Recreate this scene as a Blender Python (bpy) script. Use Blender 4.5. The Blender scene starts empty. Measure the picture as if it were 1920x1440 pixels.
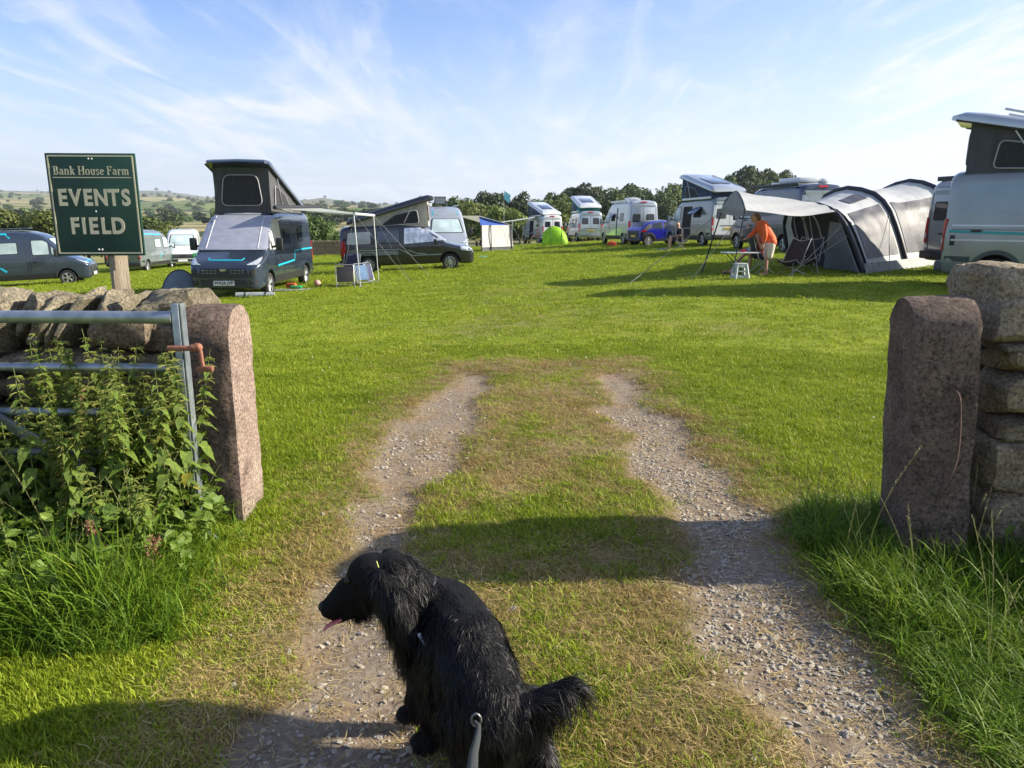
import bpy, bmesh, math, random, os
import numpy as np
from mathutils import Vector, Matrix
from mathutils.bvhtree import BVHTree
random.seed(7); np.random.seed(7)
R = math.radians
sc = bpy.context.scene
COL = sc.collection
# ---------------------------------------------------------------- camera
CAM_H = 1.6; FPX = 1420.0; PITCH = math.atan(320/1420)
cam_d = bpy.data.cameras.new('camera'); cam = bpy.data.objects.new('camera', cam_d); COL.objects.link(cam)
cam.location = (0, 0, CAM_H); cam.rotation_euler = (R(90)-PITCH, 0, 0)
cam_d.sensor_width = 36; cam_d.lens = 36*FPX/1920; cam_d.clip_end = 20000; cam_d.clip_start = .05
sc.camera = cam
# ---------------------------------------------------------------- sun, sky, exposure
SUN_EL = R(25.5); SUN_AZ = R(87)       # azimuth clockwise from +Y
sl = bpy.data.lights.new('sun', 'SUN'); sl.energy = 4.4; sl.angle = R(.55); sl.color = (1, .92, .76)
so = bpy.data.objects.new('sun', sl); COL.objects.link(so)
sdir = Vector((math.sin(SUN_AZ)*math.cos(SUN_EL), math.cos(SUN_AZ)*math.cos(SUN_EL), math.sin(SUN_EL)))
so.rotation_euler = sdir.to_track_quat('Z', 'Y').to_euler()
w = bpy.data.worlds.new('World'); sc.world = w; w.use_nodes = True
nt = w.node_tree; N = nt.nodes; L = nt.links; N.clear()
def wn(t, **k):
    n = N.new(t)
    for a, b in k.items(): setattr(n, a, b)
    return n
out = wn('ShaderNodeOutputWorld'); bg = wn('ShaderNodeBackground'); sky = wn('ShaderNodeTexSky')
sky.sky_type = 'NISHITA'; sky.sun_disc = False; sky.sun_elevation = SUN_EL; sky.sun_rotation = SUN_AZ
sky.altitude = 200; sky.air_density = 1.0; sky.dust_density = 1.3; sky.ozone_density = 2.4
bg.inputs['Strength'].default_value = .112
tc = wn('ShaderNodeTexCoord'); sep = wn('ShaderNodeSeparateXYZ'); L.new(tc.outputs['Generated'], sep.inputs[0])
def math_n(op, a, b=None, clamp=False):
    n = wn('ShaderNodeMath', operation=op); n.use_clamp = clamp
    for i, v in enumerate((a, b)):
        if v is None: continue
        if isinstance(v, (int, float)): n.inputs[i].default_value = v
        else: L.new(v, n.inputs[i])
    return n.outputs[0]
zz = math_n('ADD', math_n('MAXIMUM', sep.outputs[2], 0.0), .09)
px_ = math_n('DIVIDE', sep.outputs[0], zz); py_ = math_n('DIVIDE', sep.outputs[1], zz)
cmb = wn('ShaderNodeCombineXYZ'); L.new(px_, cmb.inputs[0]); L.new(py_, cmb.inputs[1])
def cirrus(rot, sx, sy, scale, detail, rough, dist, lo, hi, off=0):
    mp = wn('ShaderNodeMapping'); mp.inputs['Rotation'].default_value = (0, 0, R(rot)); mp.inputs['Scale'].default_value = (sx, sy, 1)
    mp.inputs['Location'].default_value = (off+.12, off*.7, 0)
    L.new(cmb.outputs[0], mp.inputs[0])
    no = wn('ShaderNodeTexNoise'); no.inputs['Scale'].default_value = scale; no.inputs['Detail'].default_value = detail
    no.inputs['Roughness'].default_value = rough; no.inputs['Distortion'].default_value = dist
    L.new(mp.outputs[0], no.inputs['Vector'])
    mr = wn('ShaderNodeMapRange'); mr.interpolation_type = 'SMOOTHSTEP'; mr.inputs['From Min'].default_value = lo; mr.inputs['From Max'].default_value = hi
    L.new(no.outputs['Fac'], mr.inputs['Value'])
    return mr.outputs[0]
c1 = cirrus(30, 1.0, .34, 1.0, 11, .64, 1.5, .44, .66)
c2 = cirrus(-52, 1.7, .34, 1.5, 10, .62, 1.7, .46, .70, 7.3)
c3 = cirrus(40, 1.0, .7, .45, 4, .5, .3, .42, .62, 3.1)
cc = math_n('ADD', math_n('MULTIPLY', c1, .78), math_n('MULTIPLY', c2, .62))
cc = math_n('MULTIPLY', cc, math_n('ADD', math_n('MULTIPLY', c3, .6), .48))
# veil: thicker toward the sun side and the horizon, where one looks through more of the layer
veil = math_n('MULTIPLY', math_n('ADD', sep.outputs[0], .10, True), .34)
low = wn('ShaderNodeMapRange'); low.interpolation_type = 'SMOOTHSTEP'; low.inputs['From Min'].default_value = .26; low.inputs['From Max'].default_value = .0
low.inputs['To Min'].default_value = 0; low.inputs['To Max'].default_value = .55; L.new(sep.outputs[2], low.inputs['Value'])
fac = math_n('ADD', math_n('MULTIPLY', cc, .85), math_n('ADD', veil, low.outputs[0]), True)
fac = math_n('MULTIPLY', fac, .93)
mixc = wn('ShaderNodeMix', data_type='RGBA'); L.new(fac, mixc.inputs['Factor'])
tint = wn('ShaderNodeMix', data_type='RGBA', blend_type='MULTIPLY'); tint.inputs['Factor'].default_value = 1
L.new(sky.outputs[0], tint.inputs[6]); tint.inputs[7].default_value = (.53, .62, .82, 1)
L.new(tint.outputs[2], mixc.inputs[6]); mixc.inputs[7].default_value = (3.35, 3.45, 3.62, 1)
# small grey cumulus scraps low in the sky
g1 = cirrus(0, .55, 1.6, 2.4, 5, .55, .3, .655, .74, 11.7)
band = wn('ShaderNodeMapRange'); band.inputs['From Min'].default_value = .17; band.inputs['From Max'].default_value = .10; L.new(sep.outputs[2], band.inputs['Value'])
band2 = wn('ShaderNodeMapRange'); band2.inputs['From Min'].default_value = .01; band2.inputs['From Max'].default_value = .04; L.new(sep.outputs[2], band2.inputs['Value'])
gf = math_n('MULTIPLY', math_n('MULTIPLY', g1, math_n('MULTIPLY', band.outputs[0], band2.outputs[0])), .5)
mixg = wn('ShaderNodeMix', data_type='RGBA'); L.new(gf, mixg.inputs['Factor']); L.new(mixc.outputs[2], mixg.inputs[6]); mixg.inputs[7].default_value = (2.1, 2.3, 2.75, 1)
L.new(mixg.outputs[2], bg.inputs['Color']); L.new(bg.outputs[0], out.inputs[0])
sc.view_settings.view_transform = 'Standard'; sc.view_settings.look = 'None'; sc.view_settings.gamma = 1
sc.view_settings.use_curve_mapping = False; sc.view_settings.exposure = 1.36
sc.render.engine = 'CYCLES'; sc.cycles.use_denoising = True
try: sc.cycles.denoiser = 'OPENIMAGEDENOISE'
except Exception: pass
sc.cycles.max_bounces = 6; sc.cycles.diffuse_bounces = 3; sc.cycles.glossy_bounces = 3; sc.cycles.transparent_max_bounces = 8
sc.cycles.volume_bounces = 0; sc.cycles.transmission_bounces = 4
sc.cycles.caustics_reflective = False; sc.cycles.caustics_refractive = False

# ---------------------------------------------------------------- helpers
def G(px, py, z=0.0):
    """ground point under a pixel of the 1920x1440 photograph"""
    a = PITCH+math.atan((py-720)/FPX); Y = (CAM_H-z)/math.tan(a)
    cd = Y*math.cos(PITCH)+(CAM_H-z)*math.sin(PITCH)
    return ((px-960)/FPX*cd, Y)
def lat(n, seed=0):
    return np.random.RandomState(seed).rand(n, n)
_LAT = {}
def vnoise(x, y, seed=0):
    if seed not in _LAT: _LAT[seed] = lat(256, seed+11)
    A = _LAT[seed]; x = np.asarray(x, float); y = np.asarray(y, float)
    xi = np.floor(x).astype(int); yi = np.floor(y).astype(int); fx = x-xi; fy = y-yi
    fx = fx*fx*(3-2*fx); fy = fy*fy*(3-2*fy)
    a = A[xi % 256, yi % 256]; b = A[(xi+1) % 256, yi % 256]; c = A[xi % 256, (yi+1) % 256]; d = A[(xi+1) % 256, (yi+1) % 256]
    return (a*(1-fx)+b*fx)*(1-fy)+(c*(1-fx)+d*fx)*fy
def fbm(x, y, o=4, seed=0):
    s = 0; a = .5; t = 0
    for i in range(o):
        s = s+a*vnoise(np.asarray(x)*2**i, np.asarray(y)*2**i, seed+i); t += a; a *= .5
    return s/t
def sstep(a, b, x):
    t = np.clip((np.asarray(x, float)-a)/(b-a), 0, 1); return t*t*(3-2*t)

_M = {}
def M(name, col, rough=.6, metal=0, var=.12, vs=6, bump=0, bs=60, coat=0, col2=None, detail=5, trans=0, alpha=1, emis=0, spec=None, stretch=None):
    if name in _M: return _M[name]
    m = bpy.data.materials.new(name); m.use_nodes = True; t = m.node_tree; b = t.nodes['Principled BSDF']; _M[name] = m
    b.inputs['Roughness'].default_value = rough; b.inputs['Metallic'].default_value = metal
    if spec is not None: b.inputs['Specular IOR Level'].default_value = spec
    if coat: b.inputs['Coat Weight'].default_value = coat; b.inputs['Coat Roughness'].default_value = .06
    if alpha < 1: b.inputs['Alpha'].default_value = alpha
    if emis: b.inputs['Emission Color'].default_value = (*col, 1); b.inputs['Emission Strength'].default_value = emis
    c = t.nodes.new('ShaderNodeTexCoord'); src = c.outputs['Object']
    if stretch:
        mp = t.nodes.new('ShaderNodeMapping'); mp.inputs['Scale'].default_value = stretch; t.links.new(src, mp.inputs[0]); src = mp.outputs[0]
    n = t.nodes.new('ShaderNodeTexNoise'); n.inputs['Scale'].default_value = vs; n.inputs['Detail'].default_value = detail
    t.links.new(src, n.inputs['Vector'])
    rp = t.nodes.new('ShaderNodeValToRGB'); rp.color_ramp.elements[0].position = .32; rp.color_ramp.elements[1].position = .68
    c2 = col2 or tuple(min(1, v*(1+var)) for v in col)
    c1_ = col if col2 else tuple(v*(1-var) for v in col)
    rp.color_ramp.elements[0].color = (*c1_, 1); rp.color_ramp.elements[1].color = (*c2, 1)
    t.links.new(n.outputs['Fac'], rp.inputs[0]); t.links.new(rp.outputs[0], b.inputs['Base Color'])
    if bump:
        n2 = t.nodes.new('ShaderNodeTexNoise'); n2.inputs['Scale'].default_value = bs; n2.inputs['Detail'].default_value = 6; n2.inputs['Roughness'].default_value = .65
        t.links.new(src, n2.inputs['Vector'])
        bp = t.nodes.new('ShaderNodeBump'); bp.inputs['Strength'].default_value = bump; bp.inputs['Distance'].default_value = .02
        t.links.new(n2.outputs['Fac'], bp.inputs['Height']); t.links.new(bp.outputs[0], b.inputs['Normal'])
    if trans:
        tr = t.nodes.new('ShaderNodeBsdfTranslucent'); t.links.new(rp.outputs[0], tr.inputs[0])
        mx = t.nodes.new('ShaderNodeMixShader'); mx.inputs[0].default_value = trans
        o = t.nodes['Material Output']; t.links.new(b.outputs[0], mx.inputs[1]); t.links.new(tr.outputs[0], mx.inputs[2]); t.links.new(mx.outputs[0], o.inputs[0])
    return m
def tag(o, label=None, cat=None, group=None, kind=None):
    if label: o['label'] = label
    if cat: o['category'] = cat
    if group: o['group'] = group
    if kind: o['kind'] = kind
    return o
def empty(name, loc=(0, 0, 0), rz=0, label=None, cat=None, group=None):
    o = bpy.data.objects.new(name, None); COL.objects.link(o); o.location = loc; o.rotation_euler = (0, 0, rz); o.empty_display_size = .1
    return tag(o, label, cat, group)
def link(name, me, parent=None, loc=None, rot=None):
    o = bpy.data.objects.new(name, me); COL.objects.link(o)
    if parent: o.parent = parent
    if loc is not None: o.location = loc
    if rot is not None: o.rotation_euler = rot
    return o
class MB:
    """mesh builder"""
    def __init__(s): s.v = []; s.f = []; s.m = []; s.mi = 0
    def add(s, vs, fs):
        k = len(s.v); s.v += [tuple(p) for p in vs]; s.f += [tuple(i+k for i in f) for f in fs]; s.m += [s.mi]*len(fs); return s
    def box(s, c, d, rot=None, bev=0):
        x, y, z = d[0]/2, d[1]/2, d[2]/2
        if bev:
            b = min(bev, x*.9, y*.9, z*.9); bm = bmesh.new(); bmesh.ops.create_cube(bm, size=1)
            for v in bm.verts: v.co = Vector((v.co.x*2*x, v.co.y*2*y, v.co.z*2*z))
            bmesh.ops.bevel(bm, geom=bm.edges[:], offset=b, segments=2, profile=.6, affect='EDGES')
            P = [v.co.copy() for v in bm.verts]; bm.verts.index_update(); F = [[v.index for v in f.verts] for f in bm.faces]; bm.free()
        else:
            P = [Vector((a*x, b_*y, e*z)) for a in (-1, 1) for b_ in (-1, 1) for e in (-1, 1)]
            F = [(0, 1, 3, 2), (4, 6, 7, 5), (0, 4, 5, 1), (2, 3, 7, 6), (0, 2, 6, 4), (1, 5, 7, 3)]
        if rot is not None:
            mm = rot if isinstance(rot, Matrix) else (Matrix.Rotation(rot[2], 3, 'Z') @ Matrix.Rotation(rot[1], 3, 'Y') @ Matrix.Rotation(rot[0], 3, 'X'))
            P = [mm @ p for p in P]
        c = Vector(c); return s.add([p+c for p in P], F)
    def tube(s, path, r, n=8, cap=True, flat=None):
        P = [Vector(p) for p in path]; k = len(P); rr = r if isinstance(r, (list, tuple)) else [r]*k
        vs = []; prev = None
        for i in range(k):
            t = (P[min(i+1, k-1)]-P[max(i-1, 0)]).normalized()
            u = t.orthogonal().normalized() if prev is None else (prev-t*prev.dot(t)).normalized()
            if prev is None:
                a = Vector((0, 0, 1)) if abs(t.z) < .9 else Vector((1, 0, 0)); u = (a-t*a.dot(t)).normalized()
            prev = u; v_ = t.cross(u)
            for j in range(n):
                a = 2*math.pi*j/n; vs.append(P[i]+u*(math.cos(a)*rr[i]*(flat or 1))+v_*(math.sin(a)*rr[i]))
        fs = [(i*n+j, i*n+(j+1) % n, (i+1)*n+(j+1) % n, (i+1)*n+j) for i in range(k-1) for j in range(n)]
        if cap: fs += [tuple(range(n))[::-1], tuple((k-1)*n+j for j in range(n))]
        return s.add(vs, fs)
    def grid(s, rows):
        n = len(rows[0]); vs = [p for r_ in rows for p in r_]
        return s.add(vs, [(i*n+j, i*n+j+1, (i+1)*n+j+1, (i+1)*n+j) for i in range(len(rows)-1) for j in range(n-1)])
    def prism(s, poly, d, axis=1):
        """poly in the plane normal to axis, extruded from d[0] to d[1]"""
        n = len(poly)
        def P(p, t): return {0: (t, p[0], p[1]), 1: (p[0], t, p[1]), 2: (p[0], p[1], t)}[axis]
        vs = [P(p, d[0]) for p in poly]+[P(p, d[1]) for p in poly]
        return s.add(vs, [tuple(range(n))[::-1], tuple(range(n, 2*n))]+[(i, (i+1) % n, n+(i+1) % n, n+i) for i in range(n)])
    def lathe(s, prof, c, axis=1, n=24):
        """profile of (radius, offset) round an axis through c"""
        k = len(prof); vs = []
        for (r_, o) in prof:
            for j in range(n):
                a = 2*math.pi*j/n; p = (math.cos(a)*r_, math.sin(a)*r_)
                q = {0: (o, p[0], p[1]), 1: (p[0], o, p[1]), 2: (p[0], p[1], o)}[axis]; vs.append((q[0]+c[0], q[1]+c[1], q[2]+c[2]))
        return s.add(vs, [(i*n+j, i*n+(j+1) % n, (i+1)*n+(j+1) % n, (i+1)*n+j) for i in range(k-1) for j in range(n)])
    def sphere(s, c, r, n=10, m=7, sc=(1, 1, 1)):
        vs = []; c = Vector(c)
        for i in range(m+1):
            a = math.pi*i/m
            for j in range(n):
                b = 2*math.pi*j/n; vs.append(c+Vector((math.sin(a)*math.cos(b)*r*sc[0], math.sin(a)*math.sin(b)*r*sc[1], math.cos(a)*r*sc[2])))
        return s.add(vs, [(i*n+j, i*n+(j+1) % n, (i+1)*n+(j+1) % n, (i+1)*n+j) for i in range(m) for j in range(n)])
    def mesh(s, name, mats, smooth=None):
        me = bpy.data.meshes.new(name); me.from_pydata(s.v, [], s.f)
        for m_ in (mats if isinstance(mats, (list, tuple)) else [mats]): me.materials.append(m_)
        if any(s.m): me.polygons.foreach_set('material_index', s.m)
        bm = bmesh.new(); bm.from_mesh(me); bmesh.ops.recalc_face_normals(bm, faces=bm.faces[:]); bm.to_mesh(me); bm.free()
        if smooth is not None:
            me.shade_smooth(); me.set_sharp_from_angle(angle=R(smooth))
        me.update(); return me
    def build(s, name, mats, parent=None, smooth=None, loc=None, rot=None):
        return link(name, s.mesh(name, mats, smooth), parent, loc, rot)
def np_mesh(name, V, F, mats, smooth=False):
    """V (n,3) F (m,k) arrays"""
    me = bpy.data.meshes.new(name); V = np.asarray(V, np.float32); F = np.asarray(F, np.int32); k = F.shape[1]
    me.vertices.add(len(V)); me.vertices.foreach_set('co', V.ravel())
    me.loops.add(F.size); me.loops.foreach_set('vertex_index', F.ravel())
    me.polygons.add(len(F)); me.polygons.foreach_set('loop_start', np.arange(0, F.size, k, dtype=np.int32))
    try: me.polygons.foreach_set('loop_total', np.full(len(F), k, np.int32))
    except Exception: pass
    for m_ in (mats if isinstance(mats, (list, tuple)) else [mats]): me.materials.append(m_)
    me.update(calc_edges=True)
    me.polygons.foreach_set('use_smooth', np.full(len(F), smooth, bool))
    return me
def evaluated(o):
    dg = bpy.context.evaluated_depsgraph_get(); me = bpy.data.meshes.new_from_object(o.evaluated_get(dg)); return me
def catmull(pts, k=6):
    P = [Vector(p) for p in pts]; out = []
    for i in range(len(P)-1):
        a = P[max(i-1, 0)]; b = P[i]; c = P[i+1]; d = P[min(i+2, len(P)-1)]
        for j in range(k):
            t = j/k; out.append(.5*((2*b)+(c-a)*t+(2*a-5*b+4*c-d)*t*t+(3*b-a-3*c+d)*t**3))
    out.append(P[-1]); return out
def copy_tree(o, parent=None):
    c = o.copy(); COL.objects.link(c)
    if parent: c.parent = parent
    for ch in list(o.children): copy_tree(ch, c)
    return c
def inst_nodes():
    g = bpy.data.node_groups.new('scatter', 'GeometryNodeTree')
    g.interface.new_socket('Geometry', in_out='INPUT', socket_type='NodeSocketGeometry')
    g.interface.new_socket('Proto', in_out='INPUT', socket_type='NodeSocketCollection')
    g.interface.new_socket('Geometry', in_out='OUTPUT', socket_type='NodeSocketGeometry')
    n = g.nodes; l = g.links; gi = n.new('NodeGroupInput'); go = n.new('NodeGroupOutput')
    ci = n.new('GeometryNodeCollectionInfo'); ci.inputs['Separate Children'].default_value = True; ci.inputs['Reset Children'].default_value = True
    l.new(gi.outputs[1], ci.inputs[0]); ip = n.new('GeometryNodeInstanceOnPoints'); ip.inputs['Pick Instance'].default_value = True
    mp = n.new('GeometryNodeMeshToPoints'); l.new(gi.outputs[0], mp.inputs[0]); l.new(mp.outputs[0], ip.inputs['Points']); l.new(ci.outputs[0], ip.inputs['Instance'])
    for nm, ty, s_ in (('vid', 'INT', 'Instance Index'), ('rot', 'FLOAT_VECTOR', 'Rotation'), ('scl', 'FLOAT_VECTOR', 'Scale')):
        a = n.new('GeometryNodeInputNamedAttribute'); a.data_type = ty; a.inputs[0].default_value = nm
        o_ = [x for x in a.outputs if x.enabled and x.name == 'Attribute'][0]; l.new(o_, ip.inputs[s_])
    l.new(ip.outputs[0], go.inputs[0]); return g
_SG = inst_nodes()
def scatter(name, pos, rot, scl, vid, protos, label, cat=None):
    """one stuff object: many tufts/stones set on points"""
    c = bpy.data.collections.new(name+'_source')
    for i, me in enumerate(protos):
        o = bpy.data.objects.new('%s_source_%02d' % (name, i), me); c.objects.link(o)
    me = bpy.data.meshes.new(name); n = len(pos); me.vertices.add(n); me.vertices.foreach_set('co', np.asarray(pos, np.float32).ravel())
    a = me.attributes.new('vid', 'INT', 'POINT'); a.data.foreach_set('value', np.asarray(vid, np.int32))
    a = me.attributes.new('rot', 'FLOAT_VECTOR', 'POINT'); a.data.foreach_set('vector', np.asarray(rot, np.float32).ravel())
    a = me.attributes.new('scl', 'FLOAT_VECTOR', 'POINT'); a.data.foreach_set('vector', np.asarray(scl, np.float32).ravel())
    me.update(); o = link(name, me); md = o.modifiers.new('scatter', 'NODES'); md.node_group = _SG
    for it in _SG.interface.items_tree:
        if it.name == 'Proto': md[it.identifier] = c
    tag(o, label, cat, None, 'stuff'); return o
# ---------------------------------------------------------------- terrain
def zfield(x, y):
    x = np.asarray(x, float); y = np.asarray(y, float)
    r = np.hypot(x, y)
    z = .05*x-.015*y
    z = np.where(z > -.1, -.1+.12*np.tanh((z+.1)/.12*.9), z)
    return z*sstep(5, 18, y)
def zhill(x, y):
    x = np.asarray(x, float); y = np.asarray(y, float); r = np.hypot(x, y)+1e-6; az = np.degrees(np.arctan2(x, y))
    A = np.interp(az, [-180, -60, -34, -29, -24, -21.5, -17, -15, -12, -10, -4, 8, 25, 60, 180], [.7, .9, 1.0, .93, .95, .80, .66, .60, .50, .42, .3, .25, .3, .7, .7])
    base = -4.2+A*108*(.30*sstep(500, 1900, r)+.70*sstep(1700, 4600, r))
    base = base+(fbm(x/420+5, y/420+9, 3, 3)-.5)*np.clip(r, 0, 2600)*.016*sstep(250, 900, r)
    base = base+(fbm(x/900+15, y/900+3, 3, 8)-.5)*60*sstep(2200, 4200, r)
    # cone-shaped hill and its shoulder
    hx, hy = 3300*math.sin(R(-13.4)), 3300*math.cos(R(-13.4))
    base = base+13*np.exp(-((x-hx)**2+(y-hy)**2)/(60**2))+13*np.exp(-((x-hx-40)**2+(y-hy)**2)/(200**2))
    # rising ground behind the camp on the right
    rise = sstep(5, 17, az)*(1-sstep(70, 100, az))
    base = base+rise*(9.5*sstep(85, 330, r)+8*sstep(300, 700, r))
    return base
def zt(x, y):
    r = np.hypot(x, y); k = sstep(60, 150, r)
    return zfield(x, y)*(1-k)+zhill(x, y)*k
def gz(x, y): return float(zt(np.array([x]), np.array([y]))[0])
# wheel tracks of the entrance, outlined by rows across the way: (photo row, left track l,r, right track l,r)
ROWS = [(690, 870, 905, 1120, 1170), (722, 845, 925, 1110, 1200), (760, 790, 900, 1135, 1235), (800, 745, 880, 1160, 1290), (870, 695, 835, 1192, 1340), (960, 650, 790, 1240, 1430),
        (1060, 600, 760, 1268, 1480), (1150, 570, 760, 1310, 1545), (1250, 520, 790, 1370, 1640), (1350, 440, 790, 1420, 1700), (1440, 380, 800, 1440, 1745)]
TR = []
for (py, a, b, c, d) in ROWS:
    Y = G(960, py)[1]; TR.append((Y, G(a, py)[0], G(b, py)[0], G(c, py)[0], G(d, py)[0]))
TR.sort(); TR = np.array(TR); YEND = TR[-1, 0]
TR = np.vstack([[TR[0, 0]-3, TR[0, 1]-.2, TR[0, 2], TR[0, 3], TR[0, 4]+.1], TR])
def tracks(x, y):
    """worn 0..1 in the wheel tracks, dry 0..1 in the yellowed grass around them"""
    x = np.asarray(x, float); y = np.asarray(y, float)
    n = (fbm(x*2.6, y*2.6, 4, 21)-.5)*.42
    l1, r1, l2, r2 = [np.interp(y, TR[:, 0], TR[:, i]) for i in (1, 2, 3, 4)]
    def strip(l, r_, s): return np.minimum(x-l, r_-x)+n
    d = np.maximum(strip(l1, r1, 0), strip(l2, r2, 0))
    d = np.minimum(d, (YEND-.1-y)+n)
    worn = sstep(-.12, .12, d)
    dm = np.minimum(np.minimum(x-l1, r2-x), YEND+.35-y)+n*1.3     # whole carriageway
    dry = sstep(-.74, .04, dm)
    # green crown between the tracks, patchy
    mid = (l2+r1)/2; crown = np.exp(-((x-mid-.05)/(.30))**2)*sstep(.38, .60, fbm(x*1.7+4, y*1.3, 3, 31))*sstep(YEND, YEND-1, y)
    dry = np.clip(dry-crown*.55, 0, 1)
    dry = np.maximum(dry, sstep(.66, .80, fbm(x*.33+7, y*.33, 3, 41))*.38*(y < 60))
    dry = np.maximum(dry, .55*np.exp(-((x+.1)/(1.2+.04*np.abs(y)))**2)*sstep(5.5, 7, y)*sstep(34, 12, y)*sstep(.3, .62, fbm(x*1.1, y*.7, 3, 47)))
    return worn, dry
rings = [.0, .5]
while rings[-1] < 9000: rings.append(rings[-1]*1.0185+.002)
rings = np.array(rings); angs = np.concatenate([np.arange(-180, -42, 3.0), np.arange(-42, 42, .24), np.arange(42, 180, 3.0)])
RR, AA = np.meshgrid(rings, np.radians(angs), indexing='ij')
X = RR*np.sin(AA); Y = RR*np.cos(AA); Z = zt(X, Y)
worn, dry = tracks(X, Y); nearm = (RR < 30)
Z = Z+nearm*((fbm(X*1.5, Y*1.5, 4, 51)-.5)*.03-worn*.025*(RR < 14)+(fbm(X*7, Y*7, 2, 55)-.5)*.010*(RR < 10))
def ground_mat():
    m = bpy.data.materials.new('ground'); m.use_nodes = True; t = m.node_tree; n = t.nodes; l = t.links; b = n['Principled BSDF']; b.inputs['Roughness'].default_value = .92
    b.inputs['Specular IOR Level'].default_value = .15
    geo = n.new('ShaderNodeNewGeometry')
    def noise(s, d=5, r_=.6, vec=None):
        q = n.new('ShaderNodeTexNoise'); q.inputs['Scale'].default_value = s; q.inputs['Detail'].default_value = d; q.inputs['Roughness'].default_value = r_; l.new(vec or geo.outputs['Position'], q.inputs['Vector']); return q.outputs['Fac']
    def ramp(f, *st):
        q = n.new('ShaderNodeValToRGB'); e = q.color_ramp.elements
        while len(e) < len(st): e.new(.5)
        for i, (p, c) in enumerate(st): e[i].position = p; e[i].color = (*c, 1)
        l.new(f, q.inputs[0]); return q.outputs[0]
    def mix(f, a, c, bt='MIX'):
        q = n.new('ShaderNodeMix'); q.data_type = 'RGBA'; q.blend_type = bt
        if isinstance(f, float): q.inputs[0].default_value = f
        else: l.new(f, q.inputs[0])
        l.new(a, q.inputs[6]); l.new(c, q.inputs[7]); return q.outputs[2]
    def attr(s):
        q = n.new('ShaderNodeAttribute'); q.attribute_name = s; return q.outputs['Fac']
    def mr(v, a, c, lo=0, hi=1):
        q = n.new('ShaderNodeMapRange'); q.interpolation_type = 'SMOOTHSTEP'; l.new(v, q.inputs[0]); q.inputs[1].default_value = a; q.inputs[2].default_value = c; q.inputs[3].default_value = lo; q.inputs[4].default_value = hi; return q.outputs[0]
    lawn = ramp(noise(26, 8, .75), (.30, (.10, .13, .010)), (.52, (.22, .26, .018)), (.74, (.32, .34, .05)))
    lawn2 = ramp(noise(.5, 5), (.3, (.80, .90, .8)), (.7, (1.15, 1.05, 1.0)))
    lawn = mix(1.0, lawn, lawn2, 'MULTIPLY')
    straw = ramp(noise(40, 8, .8), (.32, (.085, .065, .028)), (.5, (.19, .145, .065)), (.7, (.33, .26, .13)))
    soil = ramp(noise(34, 9, .78), (.30, (.125, .094, .064)), (.5, (.235, .186, .135)), (.68, (.37, .31, .24)))
    red = ramp(noise(2.6, 5), (.45, (1, 1, 1)), (.70, (1.06, .92, .80))); soil = mix(1.0, soil, red, 'MULTIPLY')
    near = mix(attr('dry'), lawn, straw); near = mix(attr('worn'), near, soil)
    # distant farmland: fields parted by hedges
    mp = n.new('ShaderNodeMapping'); mp.inputs['Scale'].default_value = (.0052, .0034, 0); l.new(geo.outputs['Position'], mp.inputs[0])
    q = n.new('ShaderNodeTexNoise'); q.inputs['Scale'].default_value = .004; l.new(geo.outputs['Position'], q.inputs['Vector'])
    wob = n.new('ShaderNodeVectorMath'); wob.operation = 'SCALE'; wob.inputs[3].default_value = .9; l.new(q.outputs['Color'], wob.inputs[0])
    ad = n.new('ShaderNodeVectorMath'); ad.operation = 'ADD'; l.new(mp.outputs[0], ad.inputs[0]); l.new(wob.outputs[0], ad.inputs[1])
    vo = n.new('ShaderNodeTexVoronoi'); vo.inputs['Scale'].default_value = 1; l.new(ad.outputs[0], vo.inputs['Vector'])
    sx = n.new('ShaderNodeSeparateColor'); l.new(vo.outputs['Color'], sx.inputs[0])
    fld = ramp(sx.outputs[0], (.0, (.20, .22, .065)), (.28, (.115, .165, .042)), (.45, (.34, .27, .13)), (.62, (.16, .19, .055)), (.8, (.40, .32, .16)), (.95, (.12, .16, .05)))
    tx = ramp(noise(.03, 6, .7), (.3, (.75, .8, .75)), (.7, (1.15, 1.12, 1.1))); fld = mix(1.0, fld, tx, 'MULTIPLY')
    ve = n.new('ShaderNodeTexVoronoi'); ve.feature = 'DISTANCE_TO_EDGE'; ve.inputs['Scale'].default_value = 1; l.new(ad.outputs[0], ve.inputs['Vector'])
    hd = mr(ve.outputs['Distance'], .035, .02)
    dk = n.new('ShaderNodeRGB'); dk.outputs[0].default_value = (.035, .055, .02, 1)
    fld = mix(hd, fld, dk.outputs[0])
    moor = ramp(noise(.004, 5), (.4, (.10, .12, .055)), (.6, (.17, .15, .085)))
    fld = mix(attr('moor'), fld, moor)
    col = mix(attr('far'), near, fld); l.new(col, b.inputs['Base Color'])
    bp = n.new('ShaderNodeBump'); bp.inputs['Strength'].default_value = .7; bp.inputs['Distance'].default_value = .02; l.new(noise(55, 8, .75), bp.inputs['Height']); l.new(bp.outputs[0], b.inputs['Normal'])
    return m
GM = ground_mat()
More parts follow.
